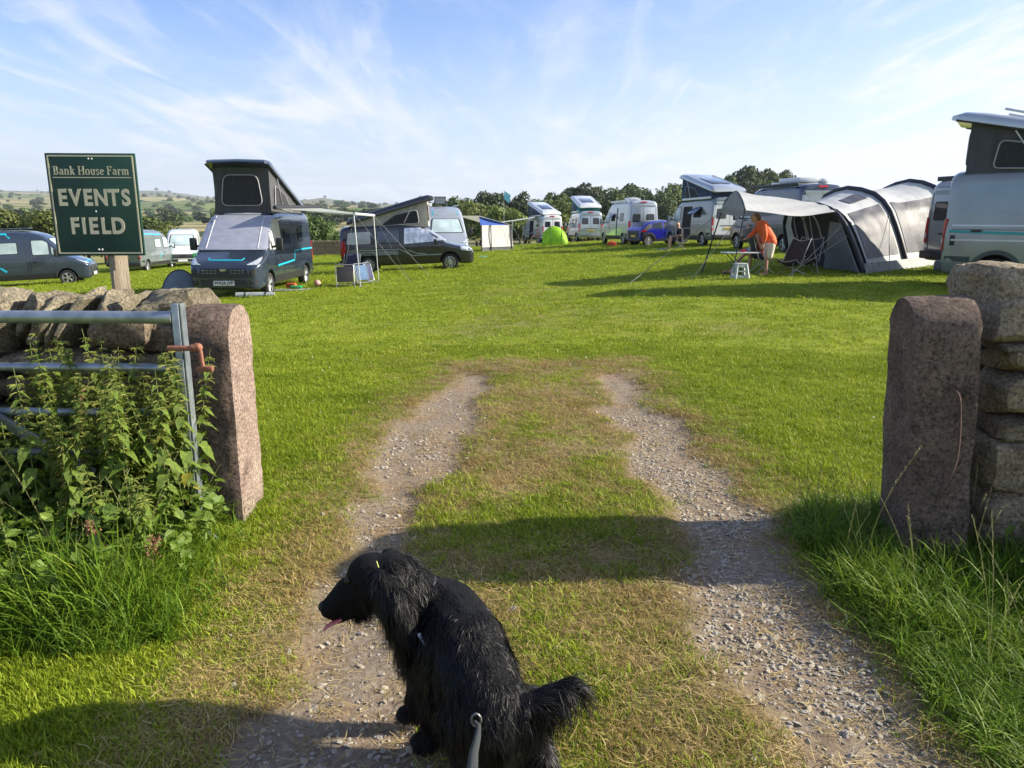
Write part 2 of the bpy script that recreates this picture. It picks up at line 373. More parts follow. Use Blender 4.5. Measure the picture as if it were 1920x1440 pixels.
def ground_part(name, sel):
    na = len(angs); i, j = np.nonzero(sel); j2 = (j+1) % na
    F = np.stack([i*na+j, i*na+j2, (i+1)*na+j2, (i+1)*na+j], 1)
    used = np.unique(F); mp = np.full(RR.size, -1, np.int64); mp[used] = np.arange(len(used))
    V = np.stack([X.ravel(), Y.ravel(), Z.ravel()], 1)[used]
    me = np_mesh(name, V, mp[F][:, ::-1], GM, True)
    rr = RR.ravel()[used]
    for nm, arr in (('worn', worn.ravel()[used]), ('dry', dry.ravel()[used]), ('far', sstep(75, 125, rr)), ('moor', np.maximum(sstep(2900, 4400, rr), sstep(3000, 3150, rr)*(np.abs(np.degrees(np.arctan2(X.ravel()[used], Y.ravel()[used]))+13.4) < 4)))):
        a = me.attributes.new(nm, 'FLOAT', 'POINT'); a.data.foreach_set('value', np.asarray(arr, np.float32))
    o = link(name, me); tag(o, None, None, None, 'structure'); return o
ni, nj = len(rings)-1, len(angs)
rc_ = .5*(rings[:-1]+rings[1:])[:, None]*np.ones((1, nj))
wc = worn[:-1, :] > .5
trk = wc & (rc_ < 14) & (np.abs(AA[:-1, :]) < R(42)); hill = rc_ > 110
ground_part('dirt_track', trk)['label'] = 'stony wheel tracks worn through the grass of the field entrance'
ground_part('field', (~trk) & (~hill))['label'] = 'mown green grass field of the campsite'
ground_part('hills', hill)['label'] = 'distant farmland and hills beyond the campsite'

# ---------------------------------------------------------------- grass
def grass_mat(name, c1, c2, c3, trans=.35):
    m = bpy.data.materials.new(name); m.use_nodes = True; t = m.node_tree; n = t.nodes; l = t.links; b = n['Principled BSDF']
    b.inputs['Roughness'].default_value = .55; b.inputs['Specular IOR Level'].default_value = .25
    at = n.new('ShaderNodeAttribute'); at.attribute_name = 'tone'; oi = n.new('ShaderNodeObjectInfo'); geo = n.new('ShaderNodeNewGeometry')
    no = n.new('ShaderNodeTexNoise'); no.inputs['Scale'].default_value = 1.1; no.inputs['Detail'].default_value = 4; l.new(geo.outputs['Position'], no.inputs['Vector'])
    a = n.new('ShaderNodeMath'); a.operation = 'MULTIPLY_ADD'; l.new(oi.outputs['Random'], a.inputs[0]); a.inputs[1].default_value = .3; l.new(at.outputs['Fac'], a.inputs[2])
    a2 = n.new('ShaderNodeMath'); a2.operation = 'MULTIPLY_ADD'; l.new(no.outputs['Fac'], a2.inputs[0]); a2.inputs[1].default_value = .9; l.new(a.outputs[0], a2.inputs[2])
    a3 = n.new('ShaderNodeMath'); a3.operation = 'SUBTRACT'; l.new(a2.outputs[0], a3.inputs[0]); a3.inputs[1].default_value = .58
    r = n.new('ShaderNodeValToRGB'); e = r.color_ramp.elements; e[0].position = .1; e[0].color = (*c1, 1); e[1].position = .9; e[1].color = (*c3, 1); q = e.new(.5); q.color = (*c2, 1)
    l.new(a3.outputs[0], r.inputs[0]); l.new(r.outputs[0], b.inputs['Base Color'])
    tr = n.new('ShaderNodeBsdfTranslucent'); l.new(r.outputs[0], tr.inputs[0]); mx = n.new('ShaderNodeMixShader'); mx.inputs[0].default_value = trans
    l.new(b.outputs[0], mx.inputs[1]); l.new(tr.outputs[0], mx.inputs[2]); l.new(mx.outputs[0], n['Material Output'].inputs[0]); return m
GRASS = grass_mat('lawn_blades', (.125, .185, .008), (.262, .345, .014), (.42, .44, .052))
LUSH = grass_mat('lush_blades', (.055, .115, .008), (.130, .23, .014), (.25, .31, .035))
DRYG = grass_mat('dry_blades', (.20, .135, .035), (.40, .29, .10), (.56, .44, .21), .25)
SEED = grass_mat('seed_heads', (.14, .16, .05), (.24, .25, .09), (.34, .32, .14), .25)
def tuft(name, n, rad, h, wd, lean, mat, seed, segs=3, curl=.6):
    rs = np.random.RandomState(seed); V = []; F = []; T = []
    for k in range(n):
        a = rs.rand()*6.283; r_ = rad*math.sqrt(rs.rand()); x, y = r_*math.cos(a), r_*math.sin(a)
        d = rs.rand()*6.283; hh = h*(.45+.75*rs.rand()); ln = lean*(.2+rs.rand()); w_ = wd*(.6+.6*rs.rand()); tone = rs.rand()*.6+.1
        sx, sy = -math.sin(d+rs.randn()*.5), math.cos(d+rs.randn()*.5); k0 = len(V)
        for s in range(segs+1):
            t = s/segs; out_ = hh*ln*(t**(1+curl)); z = hh*t*(1-ln*.35*t*t)
            c = (x+math.cos(d)*out_, y+math.sin(d)*out_, max(z, 0)-.004); w2 = w_*(1-t)**.7*.5+.0002
            if s < segs: V += [(c[0]-sx*w2, c[1]-sy*w2, c[2]), (c[0]+sx*w2, c[1]+sy*w2, c[2])]; T += [tone-.15+.3*t]*2
            else: V.append(c); T.append(tone+.15)
        for s in range(segs-1): F += [(k0+2*s, k0+2*s+1, k0+2*s+3), (k0+2*s, k0+2*s+3, k0+2*s+2)]
        F.append((k0+2*segs-2, k0+2*segs-1, k0+2*segs))
    me = np_mesh(name, V, F, mat, True); at = me.attributes.new('tone', 'FLOAT', 'POINT'); at.data.foreach_set('value', np.array(T, np.float32)); return me
rs = np.random.RandomState(3)
def sector(n, r0, r1, p=1.0, half=38):
    """points in the viewed sector; p<2 thins with distance"""
    u = rs.rand(n); r_ = (r0**p+(r1**p-r0**p)*u)**(1/p); a = np.radians((rs.rand(n)*2-1)*half); return r_*np.sin(a), r_*np.cos(a)
def place(x, y, s, sv=.35, tilt=.12):
    n = len(x); z = zt(x, y); wn_, _ = tracks(x, y); z = z+(np.hypot(x, y) < 30)*((fbm(x*1.5, y*1.5, 4, 51)-.5)*.03-wn_*.025*(np.hypot(x, y) < 14)+(fbm(x*7, y*7, 2, 55)-.5)*.010*(np.hypot(x, y) < 10))
    sc_ = s*(1+sv*(rs.rand(n)-.5)*2); rot = np.stack([rs.randn(n)*tilt, rs.randn(n)*tilt, rs.rand(n)*6.283], 1)
    return np.stack([x, y, z], 1), rot, np.stack([sc_, sc_, sc_*(.8+.4*rs.rand(n))], 1)
def keep(m, *a): return [q[m] for q in a]
# mown lawn, two bands of tuft size
x, y = sector(46000, 1.0, 9.5, 1.15); wn_, dr = tracks(x, y); pr = (1-wn_)**2*(1-dr*.86); m = rs.rand(len(x)) < pr
x, y = keep(m, x, y); p, r_, s_ = place(x, y, .92)
hv = .65+.9*fbm(x*.9, y*.9, 3, 61); dr = tracks(x, y)[1]; s_[:, 2] *= hv*(1-.45*dr)
scatter('lawn_grass', p, r_, s_, rs.randint(0, 6, len(x)), [tuft('lawn_tuft', 50, .075, .036, .0040, .9, GRASS, i) for i in range(6)], 'short mown bright green grass around the entrance tracks', 'grass')
x, y = sector(34000, 9.0, 62, .7); m = np.ones(len(x), bool); p, r_, s_ = place(x, y, 1.0)
s_ *= np.clip(np.hypot(x, y)/14, .8, 2.2)[:, None]; s_[:, 2] *= (.55+.6*fbm(x*.5, y*.5, 3, 62))/np.clip(np.hypot(x, y)/14, 1, 1.6)
scatter('field_grass', p, r_, s_, rs.randint(0, 5, len(x)), [tuft('field_tuft', 60, .17, .042, .009, .8, GRASS, 20+i, 2) for i in range(5)], 'mown grass stretching away between the parked vans', 'grass')
# dry, trodden grass on and beside the tracks
x, y = sector(46000, 1.0, 9.5, 1.2); wn_, dr = tracks(x, y); cl = sstep(.42, .62, fbm(x*2.2, y*2.2, 3, 71)); m = rs.rand(len(x)) < dr*(.20+.8*(1-wn_))*(.35+.65*cl)*np.where(wn_ > .5, .22, 1)
x, y = keep(m, x, y); p, r_, s_ = place(x, y, .8); 
scatter('dry_grass', p, r_, s_, rs.randint(0, 5, len(x)), [tuft('dry_tuft', 30, .075, .036, .0030, 1.7, DRYG, 40+i) for i in range(5)], 'trampled yellow straw grass along the wheel tracks', 'dry grass')
# green clumps between the tracks
x, y = sector(15000, 1.2, 8, 1.2); wn_, dr = tracks(x, y); l1 = np.interp(y, TR[:, 0], TR[:, 2]); r1 = np.interp(y, TR[:, 0], TR[:, 3])
cl = sstep(.46, .60, fbm(x*1.9+3, y*1.9, 4, 72)); m = (x > l1) & (x < r1) & (rs.rand(len(x)) < cl*(1-wn_)*.9)
x, y = keep(m, x, y); p, r_, s_ = place(x, y, .8)
scatter('crown_grass', p, r_, s_, rs.randint(0, 4, len(x)), [tuft('crown_tuft', 34, .07, .046, .0045, 1.1, GRASS, 60+i) for i in range(4)], 'low green grass clumps on the crown between the wheel tracks', 'grass')
# long unmown grass: beside the left post and gate, round the right post and wall
def longmask(x, y):
    a = sstep(-1.25, -1.7, x+(y-3.4)*.12)*sstep(2.35, 2.75, y)*sstep(4.3, 3.7, y)      # left, under the gate
    ri = np.interp(y, TR[:, 0], TR[:, 4])
    b = sstep(.02, .25, x-ri)*sstep(1.2, 2.2, y)*sstep(4.15, 3.45, y+(x-1.9)*.12)
    return a, b
x, y = sector(16000, 1.4, 4.6, 1.5, 40); a, b = longmask(x, y); x2, y2 = x, y
m = rs.rand(len(x)) < np.maximum(a, b)*.9; x, y = keep(m, x, y); a, b = longmask(x, y); p, r_, s_ = place(x, y, 1, .4, .2)
hgt = .42+.7*np.where(b > a, .55*sstep(2.2, 3.0, y)*sstep(.1, .8, b)+.5*sstep(2.15, 2.5, x), a); s_ *= (.55+.55*hgt)[:, None]; s_[:, 2] *= hgt+.25
scatter('long_grass', p, r_, s_, rs.randint(0, 5, len(x)), [tuft('long_tuft', 15, .05, .17, .0062, .95, LUSH, 80+i, 5, 1.1) for i in range(5)], 'long dark green grass at the foot of the posts and walls', 'grass')
def seedhead(seed):
    rs_ = np.random.RandomState(seed); V = []; F = []; T = []
    for k in range(3):
        d = rs_.rand()*6.28; h = .38+.25*rs_.rand(); ln = .15+.3*rs_.rand(); P = []
        for s in range(9):
            t = s/8; P.append(Vector((math.cos(d)*h*ln*t**1.8, math.sin(d)*h*ln*t**1.8, h*t)))
        for s in range(8):
            k0 = len(V); w_ = .0008; V += [P[s]+Vector((w_, 0, 0)), P[s]-Vector((w_, 0, 0)), P[s+1]-Vector((w_, 0, 0)), P[s+1]+Vector((w_, 0, 0))]; F += [(k0, k0+1, k0+2), (k0, k0+2, k0+3)]; T += [.4]*4
        for q in range(26):
            t = .62+.38*q/26; i = min(int(t*8), 7); c = P[i].lerp(P[i+1], t*8-i); a = rs_.rand()*6.28; o = Vector((math.cos(a), math.sin(a), 1.6)).normalized()*.011; s2 = Vector((-math.sin(a), math.cos(a), 0))*.0016
            k0 = len(V); V += [c-s2, c+s2, c+o+s2*.5]; F.append((k0, k0+1, k0+2)); T += [.8]*3
    me = np_mesh('seed_stalk', V, F, SEED, False); at = me.attributes.new('tone', 'FLOAT', 'POINT'); at.data.foreach_set('value', np.array(T, np.float32)); return me
x, y = sector(2600, 1.6, 4.6, 1.6, 40); a, b = longmask(x, y); m = rs.rand(len(x)) < np.maximum(a, b)*.06*(np.maximum(a, b) > .5); x, y = keep(m, x, y); p, r_, s_ = place(x, y, 1, .3, .15)
scatter('seeding_grass', p, r_, s_*.9, rs.randint(0, 4, len(x)), [seedhead(i) for i in range(4)], 'pale flowering grass stalks standing over the long grass', 'grass')
# daisies and clover heads
x, y = sector(1100, 6, 26, 1.0); m = (fbm(x*.6, y*.6, 3, 81) > .52) & (tracks(x, y)[0] < .2); x, y = keep(m, x, y); p, r_, s_ = place(x, y, 1, .3, .3); p[:, 2] += .03
mbd = MB(); mbd.lathe([(0, .003), (.006, .002), (.0055, 0), (0, 0)], (0, 0, 0), 2, 7)
scatter('daisies', p, r_, s_, rs.randint(0, 1, len(x)), [mbd.mesh('daisy', M('daisy_white', (.6, .6, .55), .8))], 'tiny white daisies and clover heads dotted over the lawn', 'daisies')
# straws lying on the ground
def straw(seed):
    rs_ = np.random.RandomState(seed); V = []; F = []; T = []
    for k in range(4):
        c = Vector((rs_.randn()*.05, rs_.randn()*.05, .004+.01*rs_.rand())); a = rs_.rand()*6.28; ln = .03+.05*rs_.rand(); d = Vector((math.cos(a), math.sin(a), rs_.randn()*.08))*ln; b_ = rs_.randn()*.3
        s2 = Vector((-math.sin(a), math.cos(a), 0))*.0011; mid = c+d*.5+s2*8*b_; k0 = len(V); V += [c-s2, c+s2, mid+s2, mid-s2, c+d+s2*.6, c+d-s2*.6]; F += [(k0, k0+1, k0+2), (k0, k0+2, k0+3), (k0+3, k0+2, k0+4), (k0+3, k0+4, k0+5)]; T += [.5+.5*rs_.rand()]*6
    me = np_mesh('straw', V, F, DRYG, False); at = me.attributes.new('tone', 'FLOAT', 'POINT'); at.data.foreach_set('value', np.array(T, np.float32)); return me
x, y = sector(9000, 1.2, 7.5, 1.2); wn_, dr = tracks(x, y); m = rs.rand(len(x)) < dr*.55; x, y = keep(m, x, y); p, r_, s_ = place(x, y, 1, .4, .1)
scatter('loose_straw', p, r_, s_, rs.randint(0, 5, len(x)), [straw(i) for i in range(5)], 'loose straws and dead stalks lying on the tracks', 'straw')
# stones
STN = M('gravel', (.30, .262, .205), .85, 0, .3, 9, .5, 60, col2=(.54, .48, .39))
def pebble(seed):
    rs_ = np.random.RandomState(seed); bm = bmesh.new(); bmesh.ops.create_icosphere(bm, subdivisions=2, radius=.5)
    pl = [(Vector(rs_.randn(3)).normalized(), .26+.16*rs_.rand()) for _ in range(9)]
    for v in bm.verts:
        for n_, d in pl:
            e = v.co.dot(n_)-d
            if e > 0: v.co -= n_*e
        v.co.z *= .42
    me = bpy.data.meshes.new('pebble'); bm.to_mesh(me); bm.free(); me.materials.append(STN); return me
PEB = [pebble(i) for i in range(7)]
x, y = sector(100000, 1.2, 9.5, 1.15); wn_, dr = tracks(x, y); cl = sstep(.34, .58, fbm(x*1.2+9, y*1.2, 3, 77)); rt = np.where(x > .2, 1.0, .5)*sstep(8.5, 4.0, y)
m = rs.rand(len(x)) < np.clip(wn_**2*(.18+.82*cl)*rt+dr*.03, 0, 1); x, y = keep(m, x, y); p, r_, s_ = place(x, y, 1, 0, .35)
sz = .0072+.018*rs.rand(len(x))**4+.006*rs.rand(len(x)); sz = sz*np.where(rs.rand(len(x)) < .006, 1.5, 1); s_ = np.stack([sz*(.9+.8*rs.rand(len(x))), sz, sz*(.7+.5*rs.rand(len(x)))], 1)
scatter('gravel', p+np.stack([sz*0, sz*0, sz*.10], 1), r_, s_, rs.randint(0, 7, len(x)), PEB, 'grey limestone gravel and chippings in the wheel tracks', 'gravel')
# ---------------------------------------------------------------- vehicles
BLK = M('black_plastic', (.018, .018, .02), .55, 0, .2, 8)
RUB = M('tyre_rubber', (.02, .02, .021), .85, 0, .3, 20, .3, 80)
ALU = M('alloy', (.55, .56, .58), .35, .8, .1)
CHR = M('chrome', (.7, .7, .72), .18, 1, .05)
GLS = M('dark_glass', (.012, .016, .02), .04, 0, .1, 2, spec=.8)
GLB = M('blind_glass', (.42, .52, .53), .12, 0, .25, 1.5, spec=.8)       # glass with a silver thermal blind behind
LMP = M('lamp_glass', (.55, .60, .66), .12, .3, .35, 9, spec=.8)
RED = M('tail_lamp_red', (.42, .012, .012), .15, 0, .2, 20, spec=.7)
YEL = M('plate_yellow', (.72, .50, .05), .4, 0, .05); WPL = M('plate_white', (.75, .76, .74), .4, 0, .05)
WHT = M('gloss_white', (.60, .62, .64), .25, 0, .03, 2, coat=.6)
SIL = M('silver_paint', (.44, .47, .50), .28, .45, .06, 2, coat=.8)
GRY = M('grey_paint', (.17, .20, .21), .28, .3, .08, 2, coat=.8)
SAG = M('sage_grey_paint', (.235, .255, .25), .26, .35, .08, 2, coat=.9)
NAV = M('navy_grey_paint', (.030, .042, .066), .24, .35, .12, 2, coat=1)
SLB = M('slate_blue_paint', (.034, .050, .082), .24, .35, .10, 2, coat=1)
ANT = M('anthracite_paint', (.022, .024, .029), .22, .3, .12, 2, coat=1)
BLU = M('electric_blue_paint', (.012, .018, .34), .22, .3, .06, 2, coat=1)
GRN = M('green_paint', (.01, .17, .035), .3, .1, .1, 2, coat=.8)
CYN = M('cyan_stripe', (.01, .38, .52), .4, 0, .05); TEA = M('teal_stripe', (.02, .30, .30), .4, 0, .05); DBL = M('deep_blue_stripe', (.01, .10, .24), .4, 0, .05)
GST = M('grey_stripe', (.26, .30, .31), .45, 0, .1)
SCR = M('silver_screen_cover', (.42, .43, .50), .42, .35, .10, 3, .35, 5, stretch=(1, 1, 3)); SCW = M('white_screen_cover', (.56, .55, .51), .6, 0, .06, 3, .6, 6)
FOI = M('foil_cover', (.62, .64, .68), .26, .7, .3, 7, 1.0, 7)
CNV = M('dark_canvas', (.060, .060, .066), .9, 0, .2, 5, .5, 7, stretch=(1, 1, .35)); CNG = M('beige_canvas', (.34, .32, .28), .9, 0, .12, 5, .4, 6); CNB = M('blue_canvas', (.03, .05, .10), .9, 0, .2, 5, .4, 6)
CNT = M('teal_canvas', (.015, .17, .22), .9, 0, .2, 5, .4, 6); MSH = M('mesh_net', (.020, .020, .024), .8, 0, .3, 12)
SOL = M('solar_panel', (.025, .035, .06), .15, .2, .2, 3, coat=1); AWN = M('awning_cloth', (.40, .43, .40), .85, 0, .06, 4, trans=.25)
INT = M('dark_interior', (.015, .014, .013), .9, 0, .2)  # near black: wheel housings, and painted shade in the van openings

DUC = dict(L=5.99, wb=(.95, 4.99), wr=.345, st=[  # u, half width, bottom, top, corner z, corner y, lean
    (0, .78, .36, .84, .10, .16, 0), (.03, .86, .31, .93, .12, .2, 0), (.10, .93, .27, 1.02, .13, .24, 0), (.25, .985, .26, 1.10, .13, .26, 0), (.5, 1.015, .30, 1.20, .13, .24, .0), (.78, 1.02, .33, 1.33, .14, .2, .01),
    (.92, 1.02, .33, 1.47, .15, .16, .03), (1.2, 1.022, .33, 1.78, .17, .16, .07), (1.5, 1.025, .33, 2.09, .2, .17, .10), (1.66, 1.025, .33, 2.24, .22, .2, .115), (1.85, 1.025, .33, 2.35, .26, .25, .125),
    (2.2, 1.025, .33, 2.46, .3, .3, .13), (2.7, 1.025, .33, 2.52, .3, .3, .13), (3.6, 1.025, .33, 2.54, .3, .3, .13), (4.6, 1.025, .33, 2.54, .3, .3, .13), (5.6, 1.025, .33, 2.53, .3, .3, .13), (5.88, 1.02, .34, 2.50, .3, .3, .135), (5.96, 1.0, .36, 2.45, .3, .3, .14), (5.99, .975, .40, 2.38, .3, .3, .14)])
DUH = dict(DUC); DUH['st'] = [(u, a, b, c+(.26*min(1, max(0, (u-1.5)/.9))), d, e, f) for (u, a, b, c, d, e, f) in DUC['st']]
EXP = dict(L=5.30, wb=(.95, 4.22), wr=.335, st=[
    (0, .72, .34, .70, .10, .2, 0), (.04, .82, .28, .80, .12, .22, 0), (.14, .89, .25, .90, .13, .26, 0), (.35, .93, .25, .97, .13, .28, 0), (.7, .955, .28, 1.04, .13, .25, 0), (1.05, .96, .30, 1.14, .14, .2, .01),
    (1.3, .96, .30, 1.30, .15, .16, .04), (1.7, .96, .30, 1.57, .17, .17, .10), (2.05, .96, .30, 1.78, .19, .2, .13), (2.3, .96, .30, 1.87, .2, .22, .14), (2.8, .96, .30, 1.93, .2, .24, .15), (3.8, .96, .30, 1.95, .2, .24, .15), (4.8, .955, .30, 1.93, .2, .24, .15), (5.15, .945, .32, 1.90, .2, .24, .155), (5.26, .92, .36, 1.84, .2, .24, .16), (5.30, .89, .42, 1.76, .2, .24, .16)])
SUV = dict(L=3.70, wb=(.72, 3.15), wr=.33, st=[
    (0, .62, .38, .72, .10, .2, 0), (.05, .74, .30, .84, .12, .22, 0), (.2, .82, .26, .92, .12, .24, 0), (.5, .86, .26, .99, .12, .22, 0), (.85, .87, .28, 1.04, .12, .18, .01), (1.05, .87, .28, 1.16, .14, .16, .05), (1.35, .87, .28, 1.36, .15, .16, .14), (1.6, .87, .28, 1.47, .16, .2, .18),
    (2.0, .87, .28, 1.51, .16, .24, .19), (2.6, .87, .28, 1.50, .16, .24, .19), (3.0, .87, .28, 1.45, .16, .22, .20), (3.25, .86, .29, 1.34, .15, .2, .18), (3.45, .84, .30, 1.17, .14, .2, .12), (3.6, .81, .33, 1.06, .12, .2, .06), (3.68, .76, .37, .98, .12, .2, .03), (3.70, .70, .42, .90, .12, .2, .0)])
_BODY = {}
def section(S, u):
    k = [np.interp(u, [s[0] for s in S], [s[i] for s in S]) for i in range(1, 7)]; w_, zb, z1, rz, ry, ln = k
    hs = max(z1-1.0, .2)
    def side(z): return w_-(.035 if z < .55 else 0)*(1-(z-zb)/max(.55-zb, .01) if z < .55 else 0)-ln*max(0, (z-1.0)/hs)**1.4
    P = [(0, zb), (w_*.6, zb), (w_-.10, zb), (w_-.05, zb+.03)]
    zc = z1-rz
    for i in range(11): z = zb+.08+(zc-zb-.08)*i/10; P.append((side(z), z))
    ys = side(zc)
    for i in range(1, 7): a = math.pi/2*i/6; P.append((ys-ry*(1-math.cos(a)), zc+(rz-.035)*math.sin(a)))
    ye = ys-ry
    for i in range(1, 5): t = i/4; P.append((ye*(1-t), z1-.035*(1-t)**2))
    return P
def body(T, key):
    if key in _BODY: return _BODY[key]
    S = T['st']; us = sorted(set([s[0] for s in S]+list(np.linspace(.1, T['L']-.1, 46)))); V = []; n = None; F = []; Lh = T['L']/2
    for u in us:
        P = section(S, u); ring = [(Lh-u, y, z) for y, z in P]+[(Lh-u, -y, z) for y, z in P[-2:0:-1]]; n = len(ring); V += ring
    for i in range(len(us)-1):
        for j in range(n): F.append((i*n+j, i*n+(j+1) % n, (i+1)*n+(j+1) % n, (i+1)*n+j))
    F.append(tuple(range(n))); F.append(tuple((len(us)-1)*n+j for j in range(n)))
    mb = MB(); mb.v = V; mb.f = F; mb.m = [0]*len(F); me = mb.mesh('body', [WHT])
    bm = bmesh.new(); bm.from_mesh(me); bvh = BVHTree.FromBMesh(bm); bm.free()
    o = link('tmp', me); wa = T['wr']+.075
    for u in T['wb']:
        for s in (1, -1):
            c = MB(); c.mi = 0; c.lathe([(0, s*.66), (wa, s*.66), (wa, s*1.2), (0, s*1.2)], (Lh-u, 0, T['wr']+.02), 1, 26); cm = c.mesh('cut', [INT]); co = link('cut', cm)
            md = o.modifiers.new('b', 'BOOLEAN'); md.object = co; md.operation = 'DIFFERENCE'; md.solver = 'EXACT'; md.material_mode = 'TRANSFER'
    m2 = evaluated(o)
    for md in list(o.modifiers): co = md.object; bpy.data.objects.remove(co)
    bpy.data.objects.remove(o)
    m2.shade_smooth(); m2.set_sharp_from_angle(angle=R(38)); _BODY[key] = (m2, bvh); return _BODY[key]
def wheel_meshes(r, w_=.215, spokes=5, style='double'):
    t = MB(); t.lathe([(r*.64, -w_/2+.012), (r*.70, -w_/2), (r*.93, -w_/2), (r, -w_/2+.03), (r, w_/2-.03), (r*.93, w_/2), (r*.70, w_/2), (r*.64, w_/2-.012), (r*.62, 0), (r*.64, -w_/2+.012)], (0, 0, 0), 1, 30)
    tm = t.mesh('tyre', RUB, 40)
    q = MB(); q.lathe([(r*.66, w_/2-.012), (r*.63, w_/2-.01), (r*.585, w_/2-.04), (r*.56, .0), (r*.2, -.01), (0, -.01)], (0, 0, 0), 1, 30)
    q.mi = 1; q.lathe([(0, w_/2-.02), (r*.15, w_/2-.025), (r*.16, w_/2-.06), (r*.17, 0)], (0, 0, 0), 1, 14)
    for k in range(spokes):
        a = 2*math.pi*k/spokes
        for d in ((-.16, .16) if style == 'double' else (0,)):
            p = Vector((math.cos(a)*r*.13, w_/2-.035, math.sin(a)*r*.13)); e = Vector((math.cos(a+d)*r*.62, w_/2-.028, math.sin(a+d)*r*.62)); q.tube([p, e], [.026, .020] if style == 'double' else [.03, .024], 5)
    q.lathe([(r*.655, w_/2-.01), (r*.60, w_/2-.008), (r*.60, w_/2-.03), (r*.655, w_/2-.03)], (0, 0, 0), 1, 30)
    return tm, q.mesh('rim', [BLK, ALU], 30)
_WH = {}
def rpoly(pts, rad=.05, k=4):
    n = len(pts); out_ = []
    for i in range(n):
        a, b, c = Vector(pts[i-1]), Vector(pts[i]), Vector(pts[(i+1) % n]); u = (a-b); v = (c-b); r_ = min(rad, u.length*.45, v.length*.45)
        p = b+u.normalized()*r_; q = b+v.normalized()*r_
        for j in range(k+1): t = j/k; out_.append(p*(1-t)**2+b*2*t*(1-t)+q*t*t)
    return out_
class Vehicle:
    def __init__(s, T, key, name, paint, loc, head, label, cat='campervan', group=None):
        s.T = T; s.Lh = T['L']/2; m, s.bvh = body(T, key); z = gz(*loc)
        # head: direction of the bonnet, degrees clockwise from +Y
        s.root = empty(name, (loc[0], loc[1], z-.03), R(90-head), label, cat, group)
        dx = 1.5; c, s_ = math.sin(R(head)), math.cos(R(head))
        f = gz(loc[0]+c*dx, loc[1]+s_*dx); b = gz(loc[0]-c*dx, loc[1]-s_*dx); s.root.rotation_euler.y = -math.atan2(f-b, 2*dx)*.8
        me = m.copy(); me.materials[0] = paint; s.body = link('body', me, s.root); s.paint = paint
        s.ht = max(q[3] for q in T['st'])
    def cast(s, face, a, b):
        if face in 'LR': d = 1 if face == 'L' else -1; o = Vector((s.Lh-a, 3*d, b)); v = Vector((0, -d, 0))
        elif face == 'F': o = Vector((6, a, b)); v = Vector((-1, 0, 0))
        elif face == 'B': o = Vector((-6, a, b)); v = Vector((1, 0, 0))
        else: o = Vector((s.Lh-a, b, 5)); v = Vector((0, 0, -1))
        h = s.bvh.ray_cast(o, v)
        return (h[0], h[1] if h[1].dot(v) < 0 else -h[1]) if h[0] else (None, None)
    def _pt(s, face, a, b, off, last):
        p, n_ = s.cast(face, a, b)
        if p is None: return last
        if face in 'LR' and abs(n_.y) < .35: n_ = Vector((n_.x*.5, math.copysign(1, p.y), n_.z*.5)).normalized()
        return p+n_*off
    def patch(s, face, pts, mat, name='panel', off=.008, rad=.05, rings=3, parent=None, label=None):
        mb = MB(); s._patch(mb, face, pts, off, rad, rings); o = mb.build(name, mat, parent or s.body, 30)
        if label: o['label'] = label
        return o
    def _patch(s, mb, face, pts, off, rad, rings):
        O = rpoly(pts, rad)
        # densify long edges
        D = []
        for i in range(len(O)):
            a, b = O[i], O[(i+1) % len(O)]; k = max(1, int((b-a).length/.16))
            for j in range(k): D.append(a.lerp(b, j/k))
        n = len(D); c = Vector((sum(p.x for p in D)/n, sum(p.y for p in D)/n)); V = []; last = None
        last = s._pt(face, c.x, c.y, off, Vector((0, 0, 1)))
        V.append(last)
        for r_ in range(1, rings+1):
            for p in D:
                q = c.lerp(p, r_/rings); last = s._pt(face, q.x, q.y, off, last); V.append(last)
        for p in D: q = p; last = s._pt(face, q.x, q.y, -.01, last); V.append(last)
        F = [(0, 1+j, 1+(j+1) % n) for j in range(n)]
        for r_ in range(rings): F += [(1+r_*n+j, 1+(r_+1)*n+j, 1+(r_+1)*n+(j+1) % n, 1+r_*n+(j+1) % n) for j in range(n)]
        mb.add(V, F)
    def strip(s, face, path, wd, mat, name='stripe', off=.006, parent=None, mb=None, closed=False):
        own = mb is None; mb = mb or MB(); P = [Vector(p) for p in path]
        if closed: P.append(P[0])
        D = []
        for i in range(len(P)-1):
            k = max(1, int((P[i+1]-P[i]).length/.14))
            for j in range(k): D.append(P[i].lerp(P[i+1], j/k))
        D.append(P[-1]); rows = []; last = Vector((0, 0, 1)); n = len(D)
        for i, p in enumerate(D):
            t = (D[min(i+1, n-1)]-D[max(i-1, 0)]).normalized(); nn = Vector((-t.y, t.x)); row = []
            for q, of in ((p+nn*wd/2, -.006), (p+nn*wd/2, off), (p-nn*wd/2, off), (p-nn*wd/2, -.006)):
                last = s._pt(face, q.x, q.y, of, last); row.append(last)
            rows.append(row)
        mb.grid(rows)
        if own: return mb.build(name, mat, parent or s.body)
    def window(s, face, pts, glass=None, name='window', rad=.07, frame=.028, parent=None):
        pts = [Vector(p) for p in pts]; c = sum(pts, Vector((0, 0)))/len(pts)
        w_ = s.patch(face, pts, BLK, name, .010, rad, 3, parent)
        e = [p+(c-p).normalized()*frame*1.35 for p in pts]
        s.patch(face, e, glass or GLS, 'glass', .017, rad*.8, 3, w_); return w_
    def wheels(s, spokes=5, style='double'):
        k = (s.T['wr'], spokes, style)
        if k not in _WH: _WH[k] = wheel_meshes(s.T['wr'], .215, spokes, style)
        tm, rm = _WH[k]
        for u in s.T['wb']:
            for d in (1, -1):
                wh = empty('wheel', (s.Lh-u, d*(max(q[1] for q in s.T['st'])-.125), s.T['wr']+.005)); wh.parent = s.root
                if d < 0: wh.rotation_euler.z = math.pi
                link('tyre', tm, wh); link('rim', rm, wh)
